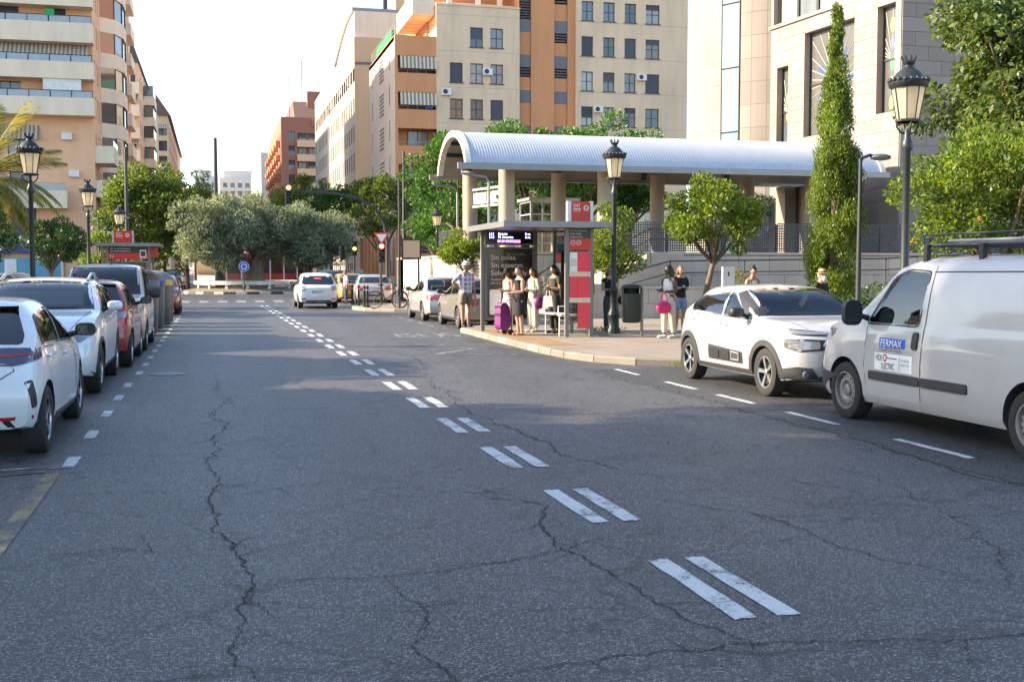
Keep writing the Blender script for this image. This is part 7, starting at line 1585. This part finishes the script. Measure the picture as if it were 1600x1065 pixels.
    if hat:
        mb = MB(); mb.lathe([(.0,.155),(.06,.155),(.082,.13),(.094,.06),(.10,.055),(.14 if hat[1] == 'brim' else .102,.05),(.14 if hat[1] == 'brim' else .1,.045),(.095,.05)], 20); 
        if hat[1] == 'cap': mb.box((0,-.13,.052), (.13,.10,.012))
        put(mb, hat[0], 'hat')
        mb = MB(); mb.lathe([(.097,.058),(.094,.085)], 20); put(mb, hat[2] if len(hat) > 2 else hat[0], 'hat_band')
    # clothes
    g = top_loose
    up_ = lambda r, e: tuple(v+e for v in r) if isinstance(r, tuple) else r+e
    C = {n: (J[n][0], up_(J[n][1], g)) for n in ('chs','wst','pel')}; C['nkb'] = ((J['nkb'][0][0], J['nkb'][0][1], J['nkb'][0][2]-.005), up_(J['nkb'][1], .008)); C['hem'] = ((0, 0, .86), up_(J['pel'][1], g+.012)); Ec = [('chs','wst'), ('wst','pel'), ('pel','hem'), ('chs','nkb')]
    if not bare_shoulder:
        for nm in 'rl':
            C['sh'+nm] = (J['sh'+nm][0], up_(J['sh'+nm][1], .012)); a, e = Vector(J['sh'+nm][0]), Vector(J['el'+nm][0]); C['sl'+nm] = (tuple(a+(e-a)*min(1., sleeve*1.6)), up_(J['ua'+nm][1], .016)); Ec += [('nkb','sh'+nm), ('sh'+nm,'sl'+nm)]
            if sleeve > .7: w_ = Vector(J['wr'+nm][0]); C['sw'+nm] = (tuple(e+(w_-e)*.85), .042); Ec.append(('sl'+nm,'sw'+nm))
    link('top', skinmesh('top', C, Ec, topc), t)
    if bottom == 'dress':
        q = MB(); q.lathe([(.125*b,1.06),(.15*b,.95),(.17*b,.80),(.185*b,.62),(.195*b,.52),(.185*b,.525)], 24); q.v = [(x*(1+.04*math.sin(9*math.atan2(y, x))*(1.06-z)), y*.80, z) for x, y, z in q.v]; q.build('skirt', botc, t, smooth=60)
    else:
        lo = dict(pel=(J['pel'][0], up_(J['pel'][1], .010)), top=((0,0,1.03), up_(J['wst'][1], .006))); Eb = [('pel','top')]
        for nm in 'rl':
            for n_, ex in (('hp',.016), ('th',.022), ('kn',.030 if bottom != 'wide' else .045), ('an',.030 if bottom != 'wide' else .062)):
                if bottom == 'shorts' and n_ in ('kn', 'an'): continue
                p = J[n_+nm]; lo[n_+nm] = (p[0] if n_ != 'an' else (p[0][0], p[0][1], .10), up_(p[1], ex))
            Eb += [('pel','hp'+nm), ('hp'+nm,'th'+nm)]
            if bottom == 'shorts': a, e = Vector(J['th'+nm][0]), Vector(J['kn'+nm][0]); lo['ed'+nm] = (tuple(a+(e-a)*.55), up_(J['th'+nm][1], .024)); Eb.append(('th'+nm,'ed'+nm))
            else: Eb += [('th'+nm,'kn'+nm), ('kn'+nm,'an'+nm)]
        link('trousers' if bottom != 'shorts' else 'shorts', skinmesh('bottoms', lo, Eb, botc), t)
    for s, nm in ((-1, 'r'), (1, 'l')):
        if shoes:
            sn = skinmesh('shoe', {'a': (J['an'+nm][0], .046), 'h': (J['he'+nm][0], (.046,.043)), 't': (J['to'+nm][0], (.046,.034)), 'u': ((J['to'+nm][0][0], J['to'+nm][0][1]-.035, .03), (.036,.026))}, [('a','h'), ('h','t'), ('t','u')], shoes); link('shoe', sn, t)
        else:
            q = MB(); q.ball((J['to'+nm][0][0], J['to'+nm][0][1]+.08, .008), (.05,.13,.012), 12, 6); q.build('sandal', 'lid_brown', t)
    return t, J
down = lambda s: ((s*.235,.03,1.12), (s*.25,-.02,.88))
phone = (((-.22,.0,1.12), (-.06,-.20,1.16)), ((.22,.0,1.12), (.07,-.19,1.14)))
def carried(nme, lab, cat, mb, m, loc, rz=0., handle=None, hm='cloth_black', smooth=50):
    t = thing(nme, lab, cat, loc, rz); mb.build(nme+'_body', m, t, smooth=smooth)
    if handle: q = MB(); q.path(handle, .011, 6); q.build('handle', hm, t)
    return t
def mobile(lab, x, y, z, rz): t = thing('phone', lab, 'phone', (x, y, z), rz); q = MB(); q.box((0,0,0), (.075,.15,.01), rot=Matrix.Rotation(R(25), 3, 'X')); q.build('phone_body', 'black_plastic', t); q = MB(); q.box((0,-.002,.0065), (.066,.135,.002), rot=Matrix.Rotation(R(25), 3, 'X')); q.build('screen', 'rail_glass', t)
person('man in white hat, checked shirt and shorts standing at the kerb with hand on hip', (6.6,30.5,PV), R(10), 1.73, 'skin_b', 'hair_grey', (((-.36,.06,1.18),(-.17,-.02,1.02)), down(1)), 'cloth_check', 'cloth_khaki', 'shoe_dark', head_yaw=R(70), sleeve=.5, bottom='shorts', hat=('cloth_white','brim','lid_grey'), glasses=True, top_loose=.035, build=1.08, stance=.1)
person('woman in white vest and black cap looking at her phone inside the shelter', (7.15,28.05,PV), R(-62), 1.55, 'skin_b', 'hair_black', phone, 'cloth_white', 'cloth_cream', 'shoe_white', head_pitch=R(18), glasses=True, hat=('cloth_black','cap'), bare_shoulder=True, hairlen=.08)
mobile('phone held by the woman in the white vest', 6.97, 27.93, 1.19, R(-62))
person('woman in short black dress beside the purple shopping trolley', (6.98,26.30,PV), R(-78), 1.60, 'skin_a', 'hair_brown', (((-.22,-.02,1.10),(-.10,-.26,1.05)), ((.22,-.02,1.10),(.08,-.27,1.07))), 'cloth_black', 'cloth_black', None, head_pitch=R(12), bottom='dress', bare_shoulder=True, build=1.08)
person('woman in cream jacket and wide trousers with a purple bag, waiting in the shelter', (7.72,27.75,PV), R(-60), 1.57, 'skin_a', 'hair_brown', phone, 'cloth_cream', 'cloth_cream', 'shoe_white', head_pitch=R(25), sleeve=.95, bottom='wide', hairlen=.22, top_loose=.03)
carried('purple_bag', 'round purple bag hanging from the woman in cream', 'bag', MB().ball((0,0,0), (.13,.09,.16), 14, 10), 'purple', (7.78,27.42,.86), 0, [(-.08,0,.12),(-.05,0,.42),(.05,0,.42),(.08,0,.12)])
person('woman in olive T-shirt and black trousers leaning by the shelter post', (8.08,27.1,PV), R(-65), 1.64, 'skin_b', 'hair_black', phone, 'cloth_olive', 'cloth_black', 'shoe_dark', head_pitch=R(28), sleeve=.4, hairlen=.30, build=1.08)
mobile('phone held by the woman in the olive T-shirt', 7.86, 27.0, 1.27, R(-65))
q = MB(); q.prism([(-.13,-.14),(.13,-.14),(.10,.12),(-.10,.12)], -.05, .05, axis='y'); carried('paper_bag', 'small white paper bag carried by the woman in olive', 'bag', q, 'paper_bag', (7.84,26.82,.93), R(-30), [(-.05,0,.12),(-.03,0,.24),(.03,0,.24),(.05,0,.12)], 'paper_bag', 20)
person('woman in black top and sunglasses half hidden by the lamp post', (9.62,27.4,PV), R(5), 1.60, 'skin_a', 'hair_brown', (((-.22,0,1.12),(-.12,-.18,1.12)), down(1)), 'cloth_black', 'cloth_jeans', 'shoe_dark', sleeve=.25, hairlen=.25, glasses=True)
q = MB(); q.ball((0,0,0), (.10,.05,.12), 12, 8); carried('black_handbag', 'black handbag of the woman behind the lamp post', 'bag', q, 'cloth_black', (9.90,27.3,.92), 0, [(-.05,0,.1),(-.04,0,.3),(.04,0,.3),(.05,0,.1)])
person('woman in white sleeveless top and beige trousers carrying a pink bag', (10.02,24.5,PV), R(-68), 1.64, 'skin_d', 'hair_black', (((-.22,.03,1.10),(-.10,-.20,1.13)), ((.22,.03,1.09),(.06,-.20,1.10))), 'cloth_white', 'cloth_beige', 'shoe_white', hairlen=.2, bare_shoulder=True, head_yaw=R(-8), stance=.15, build=1.06)
mobile('phone held by the woman with the pink bag', 9.78, 24.42, 1.27, R(-68))
q = MB(); q.ball((0,0,0), (.20,.09,.145), 18, 12); q.path([(-.12,-.085,.08),(0,-.10,.05),(.12,-.085,.08)], .012, 6); carried('pink_bag', 'rounded hot pink bag hanging from a forearm', 'bag', q, 'pink', (9.83,24.32,.83), R(12), [(-.10,0,.10),(-.05,0,.28),(.02,0,.34),(.07,0,.28),(.10,0,.10)], 'pink')
person('woman in black T-shirt and denim shorts holding a phone in both hands', (11.35,27.0,PV), R(8), 1.62, 'skin_c', 'hair_light', phone, 'cloth_black', 'cloth_denim', 'shoe_white', sleeve=.5, bottom='shorts', hairlen=.06, build=1.1, top_loose=.024)
mobile('phone held by the woman in denim shorts', 11.34, 26.76, 1.26, 0)
person('woman in white sleeveless top with hair in a bun behind the white hatchback', (12.15,24.6,PV), R(15), 1.60, 'skin_b', 'hair_black', phone, 'cloth_white', 'cloth_jeans', 'shoe_dark', head_pitch=R(32), bare_shoulder=True, bun=True)
person('person in straw hat and dark jacket with white beard beside the cypress', (12.45,22.0,PV), R(20), 1.53, 'skin_a', 'cloth_white', (down(-1), down(1)), 'cloth_black', 'cloth_jeans', 'shoe_dark', sleeve=.95, hat=('straw','brim','cloth_black'), top_loose=.03)
q = MB(); q.ball((0,0,0), (.055,.04,.07), 10, 8); bd = [o for o in bpy.data.objects if o.get('label', '').startswith('person in straw hat')][0]; q.build('beard', 'cloth_white', bd, (0,-.10,1.52), smooth=60)
person('man in white shirt standing left of the taxi', (6.35,57.6,0), R(-80), 1.60, 'skin_b', 'hair_black', (down(-1), down(1)), 'cloth_white', 'cloth_jeans', 'shoe_dark', sleeve=.5)
# purple shopping trolley
TR = thing('shopping_trolley', 'purple wheeled shopping trolley on the pavement', 'trolley', (6.68,26.72,PV), R(-75)); TR.scale = (.84,.84,.82)
q = MB(); q.prism(chaikin([(-.17,.13),(.15,.13),(.19,.5),(.10,.92),(-.15,.95),(-.17,.5)], 2), -.17, .17, axis='x'); q.v = [(x, y, z) for x, y, z in q.v]; q.build('bag', 'purple', TR, smooth=45)
q = MB(); q.bb(-.175,.175,-.175,-.16,.55,.62); q.bb(-.175,.175,-.165,-.15,.78,.85); q.build('strap', 'cloth_black', TR)
q = MB(); q.path([(-.15,.2,.1),(-.15,.21,.9),(-.10,.23,1.02),(.10,.23,1.02),(.15,.21,.9),(.15,.2,.1)], .013, 7); q.path([(-.16,-.1,.08),(-.16,.2,.08)], .012, 6); q.path([(.16,-.1,.08),(.16,.2,.08)], .012, 6); q.build('frame', 'black_plastic', TR)
for x in (-.18,.18): q = MB(); q.lathe([(0,-.02),(.085,-.02),(.085,.02),(0,.02)], 18, (x,.16,.085), axis='x'); q.build('wheel', 'rubber', TR, smooth=40)
bpy.data.scenes.remove(TMP)
